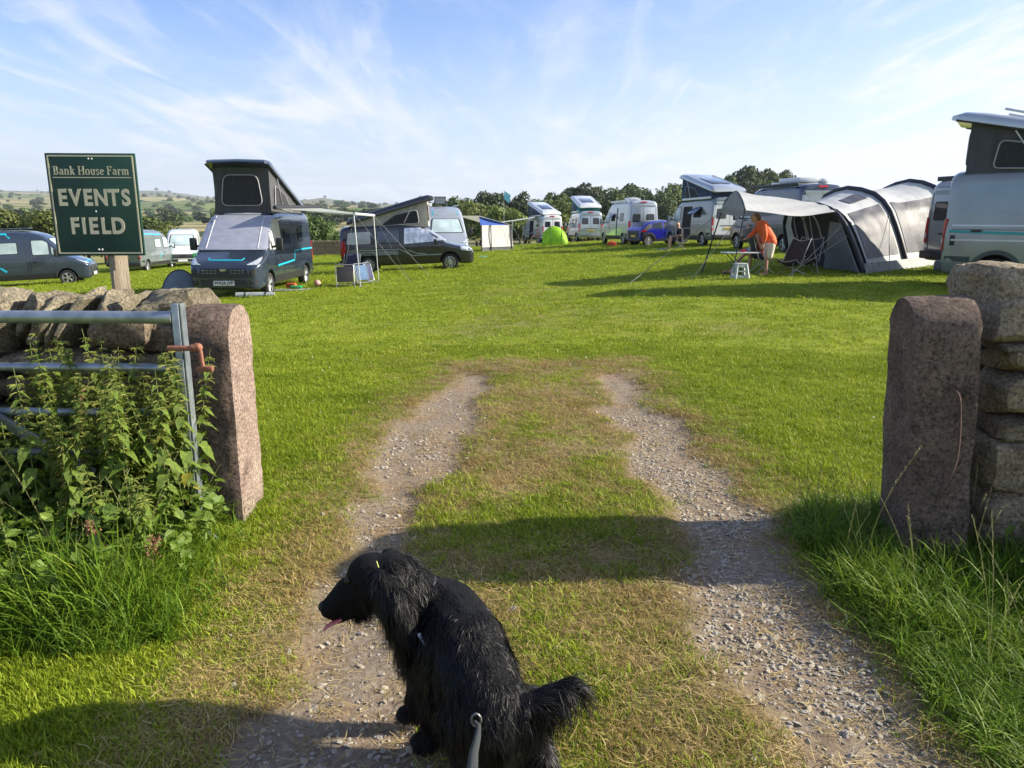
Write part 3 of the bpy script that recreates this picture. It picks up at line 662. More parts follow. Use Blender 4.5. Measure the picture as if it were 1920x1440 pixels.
    def box(s, c, d, mat, name, bev=.02, parent=None, rot=None):
        mb = MB(); mb.box(c, d, rot, bev); return mb.build(name, mat, parent or s.root, 35)
    def mirror(s, u, z, y=1.06, big=True, mat=None):
        for d in (1, -1):
            mb = MB(); mb.tube([(s.Lh-u, d*(y-.10), z-.05), (s.Lh-u+.05, d*(y+.12), z)], .035, 6); m_ = mb.build('mirror', BLK, s.root)
            h = .36 if big else .17; mb = MB(); mb.box((s.Lh-u+.06, d*(y+.19), z+.05), (.13, .2 if big else .2, h), None, .045); mb.build('mirror_housing', mat or BLK, m_, 40)
            mb = MB(); mb.box((s.Lh-u-.012, d*(y+.19), z+.05), (.01, .155, h-.06)); mb.build('mirror_glass', CHR, m_)
def ducato(name, paint, loc, head, label, high=False, lower=None, door_l=None, rear_win=True, side_win=(), stripes=True, front_cover=None, blind=True, poptop=None, awning=None, mirrors=True, group=None, roof=(), rims='double', wheelarch=False, plate=None, hood=True, slide='R', cyan=CYN):
    T = DUH if high else DUC; v = Vehicle(T, 'duh' if high else 'duc', name, paint, loc, head, label, 'campervan', group); H = v.ht; dz = .26 if high else 0
    v.wheels(5, rims); b = v.body
    # cab glass
    gl = GLB if blind else GLS
    if not front_cover: v.window('F', [(-.86, 1.42), (-.72, 2.14), (.72, 2.14), (.86, 1.42)], gl, 'windscreen', .10, .05)
    else:
        mb = MB(); v._patch(mb, 'F', [(-.99, 1.33), (-.86, 2.30), (.86, 2.30), (.99, 1.33)], .035, .06, 6); mb.build('windscreen_cover', SCR, v.root, 30)
        for d in (-1, 1): v.strip('F', [(d*.74, 1.36), (d*.70, 2.26)], .018, WPL, 'seam', .045)
    for f in 'LR':
        if front_cover:
            v.patch(f, [(1.0, 1.34), (1.55, 2.18), (2.2, 2.22), (2.25, 1.34)], SCW, 'side_cover', .03, .12, 4, v.root)
        else:
            v.window(f, [(1.52, 1.40), (1.52, 1.95), (1.70, 2.08), (2.22, 2.08), (2.22, 1.40)], gl, 'door_window', .07)
            v.window(f, [(1.12, 1.40), (1.45, 1.80), (1.45, 1.40)], gl, 'quarter_window', .05, .02)
        # panel gaps
        g = MB()
        for P in ([(1.42, .52), (1.36, .9), (1.40, 1.3)], [(2.32, .45), (2.34, 2.12), (1.7, 2.16)], [(2.32, .45), (1.62, .45)]): v.strip(f, P, .014, BLK, off=.003, mb=g)
        if f == slide:
            for P in ([(2.46, .45), (2.46, 2.2), (3.70, 2.2), (3.70, .45)],): v.strip(f, P, .014, BLK, off=.003, mb=g)
        v.strip(f, [(2.5, 1.28), (5.85, 1.28)], .012, BLK, off=.003, mb=g); g.build('panel_gap', BLK, b)
        v.strip(f, [(1.45, .92), (2.3, .95)], .05, paint, 'body_crease', .014); v.strip(f, [(2.5, .95), (4.5, .95)], .05, paint, 'body_crease', .014)
        v.box((v.Lh-2.15, (1 if f == 'L' else -1)*1.035, 1.10), (.17, .03, .05), BLK, 'door_handle', .01, b)
        wt = .34
        v.strip(f, [(1.45, .48), (4.52, .48)], .20, lower or BLK, 'sill_cladding', .014)
        v.strip(f, [(5.46, .55), (5.93, .55)], .34, lower or BLK, 'rear_cladding', .014)
        for u in T['wb']:
            arc = [(u+.455*math.cos(a), .37+.455*math.sin(a)) for a in np.linspace(R(8), R(172), 13)]
            v.strip(f, arc, .05 if not wheelarch else .09, lower or paint, 'wheel_arch', .016)
        # side windows: (u0,u1,z0,z1,open)
        for (ff, u0, u1, z0, z1, op) in side_win:
            if ff != f: continue
            if not op: v.window(f, [(u0, z0), (u0, z1), (u1, z1), (u1, z0)], GLB if blind and op is None else GLS, 'side_window', .06)
            else:
                v.patch(f, [(u0, z0), (u0, z1), (u1, z1), (u1, z0)], INT, 'window_opening_shade', .006, .05)  # dark patch painted as the shade inside the open window
                d = 1 if f == 'L' else -1; yy = .99-.05
                mb = MB(); a = R(op); h = z1-z0; c = ((v.Lh-(u0+u1)/2), d*(yy+math.sin(a)*h/2), z1-math.cos(a)*h/2)
                mb.box(c, (u1-u0-.03, .02, h), (d*a, 0, 0), .008); mb.build('open_window_pane', M('tinted_acrylic', (.06, .08, .16), .06, 0, .1, spec=.9), v.root, 30)
                mb = MB(); mb.tube([(v.Lh-u0-.04, d*yy, z0+.1), (v.Lh-u0-.04, d*(yy+math.sin(a)*h*.7), z1-math.cos(a)*h*.7)], .012, 5); mb.build('window_stay', ALU, v.root)
    # front
    v.patch('F', [(-.70, .60), (-.64, .86), (.64, .86), (.70, .60)], BLK, 'grille', .012, .04)
    v.patch('F', [(-.62, .38), (-.66, .55), (.66, .55), (.62, .38)], BLK, 'lower_grille', .012, .04)
    g = MB()
    for z in (.80, .73):
        for y in np.arange(-.55, .56, .11):
            if abs(y) > .12: v.strip('F', [(y-.04, z), (y+.035, z+.01)], .022, CHR, off=.022, mb=g)
    tag(g.build('grille_bars', GRY, b), kind='stuff')
    for d in (-1, 1):
        h = v.patch('F', [(d*.58, .93), (d*.74, 1.00), (d*.97, 1.20), (d*.985, 1.05), (d*.93, .93)], BLK, 'headlight', .010, .03)
        v.patch('F', [(d*.62, .945), (d*.75, 1.005), (d*.95, 1.16), (d*.965, 1.05), (d*.91, .95)], LMP, 'lamp_lens', .018, .03, 3, h)
        v.patch('F', [(d*.72, .40), (d*.72, .52), (d*.92, .54), (d*.90, .40)], BLK, 'fog_lamp_bezel', .012, .03)
        v.patch('F', [(d*.70, .62), (d*.72, .84), (d*.88, .86), (d*.90, .62)], lower or GRY if False else BLK, 'bumper_insert', .011, .04)
    if stripes: v.strip('F', [(-.62, 1.08), (-.56, 1.02), (.56, 1.02), (.62, 1.08)], .024, cyan, 'bonnet_stripe', .008)
    pl = v.patch('F', [(-.29, .39), (-.29, .525), (.29, .525), (.29, .39)], WPL, 'number_plate', .03, .01, 2)
    if plate: text(plate, .125, BLK, pl, (v.Lh+.040, 0, .46), (R(90), 0, R(90)), 'plate_lettering', .002)
    # rear
    g = MB(); v.strip('B', [(0, .55), (0, 2.36+dz)], .018, BLK, off=.004, mb=g)
    v.strip('B', [(-.86, .56), (-.86, 1.2), (-.80, 2.30+dz), (.80, 2.30+dz), (.86, 1.2), (.86, .56)], .016, BLK, off=.004, mb=g); g.build('door_gap', BLK, b)
    if rear_win:
        for d in (-1, 1): v.window('B', [(d*.20, 1.42), (d*.20, 1.92), (d*.70, 1.92), (d*.74, 1.42)], GLS, 'rear_window', .07, .04)
    for d in (-1, 1):
        t_ = v.patch('B', [(d*.90, .82), (d*.885, 1.50), (d*.975, 1.50), (d*.985, .82)], RED, 'tail_light', .03, .02, 2)
        v.patch('B', [(d*.91, .95), (d*.905, 1.08), (d*.965, 1.08), (d*.97, .95)], LMP, 'reverse_lens', .036, .01, 2, t_)
    v.patch('B', [(-.22, 2.36+dz), (-.20, 2.43+dz), (.20, 2.43+dz), (.22, 2.36+dz)], RED, 'brake_light', .03, .02, 2)
    v.strip('B', [(-.75, 2.16+dz), (.75, 2.16+dz)], .11, GST, 'rear_stripe', .008)
    v.patch('B', [(-.30, .86), (-.30, .98), (.30, .98), (.30, .86)], YEL, 'number_plate', .02, .01, 2)
    g = MB()
    for k_ in range(7): v.strip('B', [(-.23+k_*.072+(.03 if k_ > 3 else 0), .89), (-.23+k_*.072+(.03 if k_ > 3 else 0), .95)], .030, BLK, off=.024, mb=g)
    tag(g.build('plate_marks', BLK, b), kind='stuff')
    v.box((-v.Lh-.05, 0, .50), (.16, 1.98, .22), lower or BLK, 'rear_bumper', .05); v.patch('B', [(-.5, 1.05), (-.5, 1.09), (.5, 1.09), (.5, 1.05)], BLK, 'door_trim', .012, .01, 1)
    if stripes == 'side' or stripes is True:
        for f in 'LR':
            v.strip(f, [(3.3, 1.62 if False else .80), (4.0, .80), (4.15, 1.02), (5.9, 1.12)], .05, cyan, 'side_stripe', .012)
    if mirrors: v.mirror(1.28, 1.45)
    for (kind, u, y) in roof:
        z = H
        if kind == 'vent': v.box((v.Lh-u, y, z+.05), (.55, .5, .12), WHT, 'roof_vent', .04)
        elif kind == 'solar': v.box((v.Lh-u, y, z+.06), (1.3, .75, .035), SOL, 'solar_panel', .01); 
        elif kind == 'dome': v.box((v.Lh-u, y, z+.11), (.35, .35, .22), WHT, 'roof_dome', .1)
        elif kind == 'hatch':
            mb = MB(); mb.box((v.Lh-u+.02, y, z+.30), (.04, .62, .42), (0, R(12), 0), .02); h_ = mb.build('open_roof_hatch', BLK, v.root, 35); mb = MB(); mb.box((v.Lh-u+.046, y, z+.30), (.012, .52, .32), (0, R(12), 0)); mb.build('hatch_pane', M('clear_acrylic', (.45, .5, .55), .1, 0, .1, alpha=.6), h_)
        elif kind == 'ac': v.box((v.Lh-u, y, z+.11), (.95, .62, .2), WHT, 'air_conditioner', .07)
    if poptop: pop_top(v, **poptop)
    if awning: make_awning_case(v, awning)
    return v
def make_awning_case(v, f, u0=2.3, u1=5.6, mat=None):
    d = 1 if f == 'L' else -1; c = v.box((v.Lh-(u0+u1)/2, d*.93, v.ht-.06), (u1-u0, .13, .13), mat or WHT, 'awning_case', .04); return c
def pop_top(v, u0=1.7, u1=5.2, high='F', h=1.1, low=.12, wd=.86, canvas=None, lid=None, solar=False, win=True, over=.30, z0=None, thick=.12):
    """wedge canvas with a hinged lid; high end at the bonnet (F) or the tail (B)"""
    canvas = canvas or CNV; lid = lid or v.paint; z = (z0 or v.ht)-.03
    xf, xb = v.Lh-u0, v.Lh-u1; hf, hb = (h, low) if high == 'F' else (low, h)
    rt = empty('pop_up_roof', (0, 0, 0)); rt.parent = v.root
    mb = MB(); n = 14; W = wd
    def top(t): return z+hb+(hf-hb)*t
    ring0 = []; ring1 = []
    path = [(xb+(xf-xb)*i/n, W, i/n) for i in range(n+1)]+[(xf, W*(1-2*i/8), 1) for i in range(1, 8)]+[(xf-(xf-xb)*i/n, -W, 1-i/n) for i in range(n+1)]+[(xb, -W*(1-2*i/8), 0) for i in range(1, 8)]
    rows = [[], [], [], [], []]
    for k, (x_, y_, t) in enumerate(path):
        for i in range(5):
            s_ = i/4; sag = math.sin(s_*math.pi)*(.045+.03*math.sin(k*2.1))*min(1, (top(t)-z)/.5); kx = 1-sag*.25; ins = -.03+.05*s_
            rows[i].append((x_*1-math.copysign(sag, x_)*.4*(abs(y_) < W), y_*(1-sag/W*.5)*(1-ins*.2), (z-.14)+(top(t)-z+.14)*s_))
    for r_ in rows: r_.append(r_[0])
    mb.grid(rows); cv = mb.build('canvas', canvas, rt, 40)
    # lid
    lb = MB(); ex = over; a = math.atan2(hf-hb, xf-xb); ln = math.hypot(xf-xb+ex*2, (hf-hb)*(1+2*ex/(xf-xb)))
    cx, cz = (xf+xb)/2, z+(hf+hb)/2+.07
    Lr = []
    for i, (t, ww, tt) in enumerate([(0, .90, -.05), (.012, .95, .03), (.045, 1.0, .11), (.12, 1.0, .14), (.85, 1.0, .14), (.94, 1.0, .12), (.985, .95, .04), (1, .90, -.05)]):
        x_ = -ln/2+ln*t; hw = (W+.09)*ww; row = [(x_, -hw, -.09), (x_, -hw-.01, 0), (x_, -hw*.97, tt*.6), (x_, -hw*.85, tt), (x_, 0, tt+.02), (x_, hw*.85, tt), (x_, hw*.97, tt*.6), (x_, hw+.01, 0), (x_, hw, -.09), (x_, 0, -.05), (x_, -hw, -.09)]
        Lr.append(row)
    lb.grid(Lr); lb.add(Lr[0][:-1], [tuple(range(10))]); lb.add(Lr[-1][:-1], [tuple(range(10))])
    lo = lb.build('lid', lid, rt, 40, (cx, 0, cz), (0, -a, 0))
    tr_ = MB()
    for d in (-1, 1): tr_.box((0, d*(W+.075), -.085), (ln*.96, .05, .04), None, .015)
    tr_.build('lid_edge_trim', BLK, lo, 35)
    if solar:
        q = MB(); q.box((-ln*.06, 0, .175), (ln*.38, W*1.15, .03), None, .008); q.build('solar_panel', SOL, lo, 30)
        q = MB()
        for d in (-1, 1): q.box((-ln*.02, d*W*.93, .145), (ln*.8, .03, .03), None, .01)
        q.build('lid_rail', ALU, lo, 30)
    if win:
        ye = W+.012
        for d in (-1, 1):   # side nets follow the wedge
            t0, t1 = (.35, .88) if high == 'F' else (.12, .65); P = []
            for t, s_ in ((t0, .15), (t1, .15), (t1-.02, .72), ((t0*.6+t1*.4), .72)) if high == 'F' else ((t0, .15), (t1, .15), (t1*.6+t0*.4, .72), (t0+.02, .72)):
                P.append((xb+(xf-xb)*t, (z-.14)+(top(t)-z+.14)*s_))
            O = rpoly(P, .12); q = MB(); q.add([(p.x, d*ye, p.y) for p in O]+[(p.x, d*(ye-.05), p.y) for p in O], [tuple(range(len(O)))]+[(i, (i+1) % len(O), len(O)+(i+1) % len(O), len(O)+i) for i in range(len(O))])
            wn_ = q.build('side_net', MSH, rt); q = MB(); q.tube([(p.x, d*(ye+.004), p.y) for p in O+[O[0]]], .014, 4); q.build('zip', M('zip_grey', (.34, .34, .36), .6), wn_)
        # end net
        xe = xf+.004 if high == 'F' else xb-.004; dd = 1 if high == 'F' else -1; hh = h
        O = rpoly([(-.62, z+.10), (-.50, z+hh*.82), (.50, z+hh*.82), (.62, z+.10)], .2); q = MB(); q.add([(xe+dd*.03, p.x, p.y) for p in O]+[(xe-dd*.03, p.x, p.y) for p in O], [tuple(range(len(O)))]+[(i, (i+1) % len(O), len(O)+(i+1) % len(O), len(O)+i) for i in range(len(O))])
        wn_ = q.build('end_net', MSH, rt); q = MB(); q.tube([(xe+dd*.034, p.x, p.y) for p in O+[O[0]]], .014, 4); q.build('zip', M('zip_grey', (.34, .34, .36), .6), wn_)
    for d in (-1, 1):
        q = MB(); t = .80 if high == 'F' else .20; x_ = xb+(xf-xb)*t; x2 = xb+(xf-xb)*(t-.12 if high == 'F' else t+.12); q.tube([(x2, d*(W+.04), z+.04), (x_, d*(W+.04), top(t)-.05)], .016, 6); q.build('gas_strut', ALU, rt)
    return rt
def text(s, size, mat, parent, loc, rot, name, off=0, align='CENTER', ext=.002, sx=1):
    c = bpy.data.curves.new(name, 'FONT'); c.body = s; c.size = size; c.align_x = align; c.align_y = 'CENTER'; c.offset = off; c.extrude = ext; c.resolution_u = 4
    o = bpy.data.objects.new(name, c); COL.objects.link(o); bpy.context.view_layer.update(); me = evaluated(o); bpy.data.objects.remove(o); bpy.data.curves.remove(c)
    me.materials.clear(); me.materials.append(mat); o = link(name, me, parent, loc, rot); o.scale = (sx, 1, 1); return o
# ---- the vans, one by one --------------------------------------------------
SW = [('R', 2.6, 3.5, 1.45, 1.95, None), ('R', 4.2, 4.85, 1.45, 1.85, None), ('L', 2.7, 3.5, 1.45, 1.95, None), ('L', 4.3, 4.9, 1.45, 1.9, None)]
GR1 = 'campervans parked round the edge of the events field'
# far left, navy, side on
v = ducato('campervan', SLB, (-22.5, 35.1), 72, 'dark blue campervan with cyan stripes at the far left, partly behind the green sign', side_win=[('R', 2.75, 3.7, 1.5, 2.0, None), ('R', 4.6, 5.3, 1.5, 1.95, None)], stripes=False, group=GR1, roof=[('solar', 3.0, 0), ('vent', 4.6, 0)])
for f in 'R':
    v.strip(f, [(3.0, 2.18), (3.15, 2.38), (5.8, 2.38)], .07, CYN, 'roof_stripe', .012); v.strip(f, [(3.3, .72), (3.6, .98), (5.9, .98)], .09, CYN, 'side_stripe', .012)
v.strip('F', [(-.6, 1.05), (.6, 1.05)], .03, CYN, 'bonnet_stripe')
# grey, behind the sign
v = ducato('campervan', GRY, (-23.3, 48.5), 356, 'grey campervan with a cyan roof stripe standing half hidden behind the green sign', side_win=[('R', 2.7, 3.6, 1.45, 1.95, None)], stripes=False, group=GR1, roof=[('vent', 3.6, 0)])
v.strip('R', [(2.5, 2.22), (5.6, 2.3)], .06, CYN, 'roof_stripe', .012); v.strip('R', [(2.5, 1.0), (2.9, .98), (3.1, .82)], .07, CYN, 'side_stripe', .012)
# white and green, front on
v = ducato('campervan', WHT, (-22.8, 53.5), 160, 'white and green campervan seen from the front, just left of the dark pop-top van', side_win=SW, stripes=False, group=GR1, roof=[('solar', 3.4, .2)], lower=GRN)
v.patch('F', [(-.90, .62), (-.92, .95), (-.60, .88), (-.66, .60)], GRN, 'green_wing_panel', .016); v.patch('F', [(.90, .62), (.92, .95), (.60, .88), (.66, .60)], GRN, 'green_wing_panel', .016); v.strip('F', [(-.88, .46), (.88, .46)], .12, GRN, 'green_bumper', .010)
# the dark pop-top in front
v = ducato('campervan', SLB, (-8.05, 24.2), 179.5, 'dark blue pop-top campervan with silver windscreen cover and number plate WA26 JVP', front_cover=True, side_win=[('L', 2.55, 3.35, 1.45, 1.95, False), ('L', 4.2, 4.85, 1.5, 1.95, False)], stripes=False, group=GR1, slide='L',
    poptop=dict(u0=2.0, u1=5.45, high='F', h=1.2, low=.06, lid=SLB, canvas=CNV, over=.34, wd=.84), plate='WA26 JVP')
POP = v
v.strip('F', [(-.50, 1.13), (-.45, 1.075), (.45, 1.075), (.50, 1.13)], .026, CYN, 'bonnet_stripe', .012)
v.strip('L', [(1.7, .86), (3.55, .94), (3.62, 1.22), (4.25, 1.25), (5.9, 1.25)], .05, CYN, 'side_stripe', .014)
v.strip('F', [(-.55, 2.385), (.55, 2.385)], .09, GST, 'roof_band', .012); text('FIAT', .09, CHR, v.root, (v.Lh+.012, 0, .81), (R(90), 0, R(90)), 'grille_badge', .003)
# low black van, side on
v = Vehicle(EXP, 'exp', 'campervan', ANT, (-4.24, 31.8), 86, 'low black campervan with raised grey pop-up roof and silver screens on the cab windows', 'campervan', GR1); BV = v
v.wheels(10, 'single')
for f in 'LR':
    v.patch(f, [(1.25, 1.20), (1.85, 1.72), (2.72, 1.74), (2.76, 1.12)], FOI, 'cab_window_cover', .03, .05, 4, v.root)
    v.window(f, [(2.9, 1.16), (2.9, 1.68), (3.85, 1.68), (3.85, 1.16)], M('privacy_glass', (.05, .06, .09), .08, 0, .3, 4, spec=.8), 'side_window', .06); v.window(f, [(4.05, 1.16), (4.05, 1.68), (5.0, 1.66), (5.08, 1.16)], M('blind_grey_glass', (.26, .29, .31), .1, 0, .2, 2, spec=.8), 'side_window', .1)
    g = MB()
    for P in ([(1.55, .42), (1.50, 1.05)], [(2.80, .42), (2.80, 1.76)], [(3.98, .5), (3.98, 1.72)], [(1.5, 1.06), (5.2, 1.06)], [(1.55, .42), (2.8, .42)]): v.strip(f, P, .014, BLK, off=.003, mb=g)
    g.build('panel_gap', BLK, v.body)
    v.strip(f, [(5.0, .93), (2.95, .93), (2.45, .66), (1.25, .66)], .035, GST, 'side_stripe', .010); v.strip(f, [(4.95, .80), (3.0, .80)], .16, M('stripe_fill', (.16, .19, .18), .5, 0, .3, 8), 'stripe_block', .010); v.strip(f, [(2.6, .88), (2.3, .74), (1.9, .70)], .03, GST, 'side_stripe', .012)
    v.strip(f, [(1.45, .34), (3.75, .34)], .1, BLK, 'sill_cladding', .014)
    for u in EXP['wb']: v.strip(f, [(u+.44*math.cos(a), .355+.44*math.sin(a)) for a in np.linspace(R(8), R(172), 13)], .04, BLK, 'wheel_arch', .012)
    v.box((v.Lh-2.6, (1 if f == 'L' else -1)*.97, .98), (.17, .03, .05), BLK, 'door_handle', .01, v.body)
v.patch('F', [(-.86, 1.16), (-.70, 1.72), (.70, 1.72), (.86, 1.16)], FOI, 'windscreen_cover', .03, .06, 5, v.root)
for d in (-1, 1):
    h = v.patch('F', [(d*.52, .74), (d*.60, .88), (d*.88, .96), (d*.86, .76)], BLK, 'headlight', .01, .03); v.patch('F', [(d*.55, .76), (d*.62, .87), (d*.86, .93), (d*.84, .78)], LMP, 'lamp_lens', .018, .03, 3, h)
    v.patch('R' if d < 0 else 'L', [(.16, .74), (.16, .90), (.52, .95), (.50, .80)], LMP, 'lamp_side', .014, .03)
    v.patch('R' if d < 0 else 'L', [(5.12, .72), (5.10, 1.32), (5.24, 1.30), (5.26, .72)], RED, 'tail_light', .014, .03); v.patch('B', [(d*.80, .72), (d*.79, 1.32), (d*.88, 1.32), (d*.89, .72)], RED, 'tail_light', .02, .03)
v.patch('F', [(-.55, .40), (-.62, .66), (.62, .66), (.55, .40)], BLK, 'grille', .012, .04); g = MB()
for z in (.46, .53, .60): v.strip('F', [(-.5, z), (.5, z)], .012, CHR, off=.02, mb=g)
tag(g.build('grille_bars', CHR, v.body), kind='stuff'); v.mirror(1.55, 1.14, 1.0, False, BLK); v.box((-v.Lh-.03, 0, .46), (.12, 1.8, .2), BLK, 'rear_bumper', .05)
pop_top(v, u0=1.75, u1=4.75, high='F', h=.88, low=.12, wd=.76, canvas=CNG, lid=ANT, over=.26)
# silver high van front on
v = ducato('campervan', SIL, (-3.7, 41.4), 169, 'silver campervan seen from the front with its roof hatch open, behind the low black van', high=True, side_win=SW, stripes=False, group=GR1, roof=[('hatch', 3.0, -.12), ('dome', 4.4, -.6)])
for d in (-1, 1): v.strip('F', [(d*.66, 2.33), (d*.60, 2.50)], .07, CYN, 'brow_stripe', .010); v.strip('F', [(d*.44, 2.33), (d*.42, 2.50)], .30, GST, 'brow_panel', .010)
for d in (-.8, .8): v.box((v.Lh-3.9, d, v.ht+.05), (2.6, .05, .06), ALU, 'roof_rail', .02)
# row of vans at the far side
v = ducato('campervan', WHT, (2.77, 72.9), 342, 'small white pop-top campervan with a solar panel on its lid, beside the lime pop-up tent', stripes=False, group=GR1, poptop=dict(u0=1.9, u1=5.6, high='F', h=1.15, low=.10, lid=WHT, canvas=CNB, solar=True), awning='L', side_win=[('L', 4.4, 5.1, 1.5, 1.95, False)])
v.patch('L', [(2.5, .5), (2.5, 2.1), (3.6, 2.1), (3.6, .5)], INT, 'open_doorway_shade', .008)  # flat patch on the closed side, coloured as shade within the door
v = ducato('campervan', SIL, (6.2, 67.0), 354, 'silver pop-top campervan with teal canvas behind the lime pop-up tent', stripes=False, group=GR1, poptop=dict(u0=1.9, u1=5.6, high='F', h=1.2, low=.30, lid=WHT, canvas=CNT, solar=True), awning='L', lower=GRY, side_win=[('L', 2.7, 3.4, 1.5, 1.95, False), ('L', 4.3, 5.0, 1.5, 1.95, False)])
v = ducato('campervan', SIL, (7.76, 52.0), 349, 'tall silver campervan with a white rear and no pop-up roof, left of the blue car', high=True, stripes=False, group=GR1, awning='L', wheelarch=True, side_win=[('L', 2.55, 3.35, 1.5, 2.0, 55), ('L', 4.3, 5.0, 1.5, 2.0, False)], roof=[('ac', 3.6, 0), ('vent', 5.0, .2)])
v.strip('L', [(3.75, .5), (3.75, 2.35)], .12, BLK, 'door_post', .02)
# white pop-top with the sliding door open
v = ducato('campervan', GRY, (10.5, 42.5), 348, 'grey pop-top campervan with white rear doors, side door open and a man sitting beside it', stripes=False, group=GR1, poptop=dict(u0=2.0, u1=5.6, high='F', h=1.15, low=.30, lid=SIL, canvas=CNB, solar=True), side_win=[('L', 3.85, 4.75, 1.5, 2.05, 50)], wheelarch=True)
make_awning_case(v, 'L')
v.patch('L', [(2.5, .5), (2.5, 2.1), (3.6, 2.1), (3.6, .5)], INT, 'open_doorway_shade', .008)  # doorway shade painted as a dark patch over the body
v.patch('B', [(-.93, .62), (-.93, 1.3), (-.86, 2.26), (.86, 2.26), (.93, 1.3), (.93, .62)], WHT, 'white_rear_doors', .0035, .06, 5)
# slate van behind the tent
v = ducato('campervan', SLB, (11.8, 34.0), 349, 'tall slate blue campervan with a white roof box behind the grey awning tent', high=True, stripes=False, group=GR1, side_win=[('L', 3.0, 3.8, 1.5, 2.0, None), ('L', 4.5, 5.2, 1.6, 2.1, None)], roof=[('vent', 3.0, .2), ('dome', 5.0, -.6)])
make_awning_case(v, 'L', 1.9, 5.7, BLK); v.box((v.Lh-4.3, .1, v.ht+.14), (1.6, .9, .22), WHT, 'roof_box', .07)
v.strip('L', [(2.9, 2.40), (3.2, 2.60), (5.5, 2.60)], .03, GST, 'roof_stripe', .012); v.patch('B', [(-.93, .62), (-.93, 1.3), (-.86, 2.5), (.86, 2.5), (.93, 1.3), (.93, .62)], M('pale_rear', (.30, .35, .40), .25, .4, .08, 2, coat=.8), 'rear_doors', .0035, .06, 5)
# silver van at the right edge behind the big one
v = ducato('campervan', SAG, (14.6, 21.0), 80, 'sage grey van partly hidden behind the big pop-top van at the right edge', stripes=False, group=GR1, rear_win=True, roof=[])
v.box((-v.Lh+.12, 0, v.ht-.02), (.10, 1.7, .12), BLK, 'rear_light_bar', .02)
for a, c_ in ((-.55, TEA), (-.42, DBL)): v.strip('B', [(a-.12, .72), (a+.10, 1.0)], .05, c_, 'rear_stripe', .014)
# big van on the right
v = ducato('campervan', SAG, (12.25, 15.56), 126, 'large sage grey pop-top campervan at the right edge with its side window propped open', stripes=False, group=GR1, slide='R', rims='double',
    poptop=dict(u0=1.8, u1=5.75, high='B', h=.95, low=.12, lid=SIL, canvas=CNV, over=.36, wd=.84), side_win=[('R', 2.9, 3.9, 1.55, 2.15, 58)], wheelarch=True, lower=M('sage_cladding', (.05, .065, .06), .5, 0, .1))
BIG = v
v.patch('R', [(4.05, 1.62), (4.05, 2.22), (5.70, 2.18), (5.75, 1.62)], M('pale_panel', (.20, .24, .24), .2, .4, .08, 2, coat=.9), 'side_panel', .007, .06); v.strip('R', [(3.75, .78), (3.72, 1.10), (3.60, 1.18), (5.9, 1.24)], .055, TEA, 'side_stripe', .014); v.strip('R', [(3.45, 1.02), (3.3, .62), (2.4, .56)], .06, DBL, 'side_stripe', .014)
for z in (1.36, 1.06): v.strip('R', [(2.5, z), (5.85, z)], .035, SIL, 'side_trim', .016)
v.strip('R', [(5.5, 1.25), (5.3, 1.25)], .05, BLK, 'badge', .02); v.patch('R', [(4.25, .68), (4.25, .88), (4.12, .88), (4.12, .68)], BLK, 'socket_flap', .02, .03); v.box((v.Lh-4.35, -1.03, .62), (.16, .03, .16), BLK, 'filler_cap', .03, v.body); v.box((v.Lh-5.82, -1.0, 1.05), (.10, .06, .22), BLK, 'door_catch', .02, v.body); v.box((v.Lh-4.0, -.97, 2.30), (.22, .08, .1), BLK, 'awning_light', .02, v.body)
for d in (-.55, .55):
    v.box((v.Lh-4.4, d, v.ht+.95), (1.7, .05, .05), ALU, 'roof_bar', .02, None, (0, R(15), 0))
# blue car
v = Vehicle(SUV, 'suv', 'car', BLU, (9.0, 46.9), 68, 'small bright blue car with black roof and rear parked among the campervans', 'car'); v.wheels(9, 'single'); v.mirror(1.35, 1.0, .88, False, BLK)
for f in 'LR':
    v.window(f, [(1.15, 1.0), (1.55, 1.36), (2.05, 1.40), (2.12, .98)], GLS, 'door_window', .05, .02); v.window(f, [(2.2, .98), (2.15, 1.40), (2.75, 1.37), (2.95, 1.06)], GLS, 'door_window', .05, .02)
    for u in SUV['wb']: v.strip(f, [(u+.43*math.cos(a), .35+.43*math.sin(a)) for a in np.linspace(R(-5), R(185), 15)], .10, BLK, 'wheel_arch', .016)
    v.strip(f, [(1.1, .38), (2.75, .38)], .16, BLK, 'sill_cladding', .016); v.patch(f, [(2.95, 1.08), (2.90, 1.36), (3.2, 1.24), (3.62, .95), (3.66, .62), (3.55, .62), (3.3, .9)], BLK, 'black_rear_quarter', .010, .04)
    v.patch(f, [(3.35, .88), (3.32, 1.0), (3.66, .92), (3.66, .84)], RED, 'tail_light', .02, .02)
    g = MB(); v.strip(f, [(1.08, .5), (1.10, 1.0)], .012, BLK, off=.003, mb=g); v.strip(f, [(2.13, .45), (2.14, .98)], .012, BLK, off=.003, mb=g); g.build('panel_gap', BLK, v.body)
v.patch('T', [(1.45, -.50), (1.45, .50), (3.0, .48), (3.0, -.48)], ANT, 'black_roof', .008, .08, 4); v.patch('T', [(1.0, -.58), (1.0, .58), (1.45, .52), (1.45, -.52)], GLS, 'windscreen', .010, .05); v.patch('T', [(3.02, -.50), (3.02, .50), (3.42, .58), (3.42, -.58)], GLS, 'rear_window', .012, .05)
v.patch('B', [(-.60, .50), (-.66, .93), (.66, .93), (.60, .50)], BLK, 'tailgate', .012, .04, 4); v.patch('B', [(-.24, .56), (-.24, .67), (.24, .67), (.24, .56)], YEL, 'number_plate', .022, .01, 2); v.box((-v.Lh+.02, 0, .38), (.14, 1.45, .18), BLK, 'rear_bumper', .05)
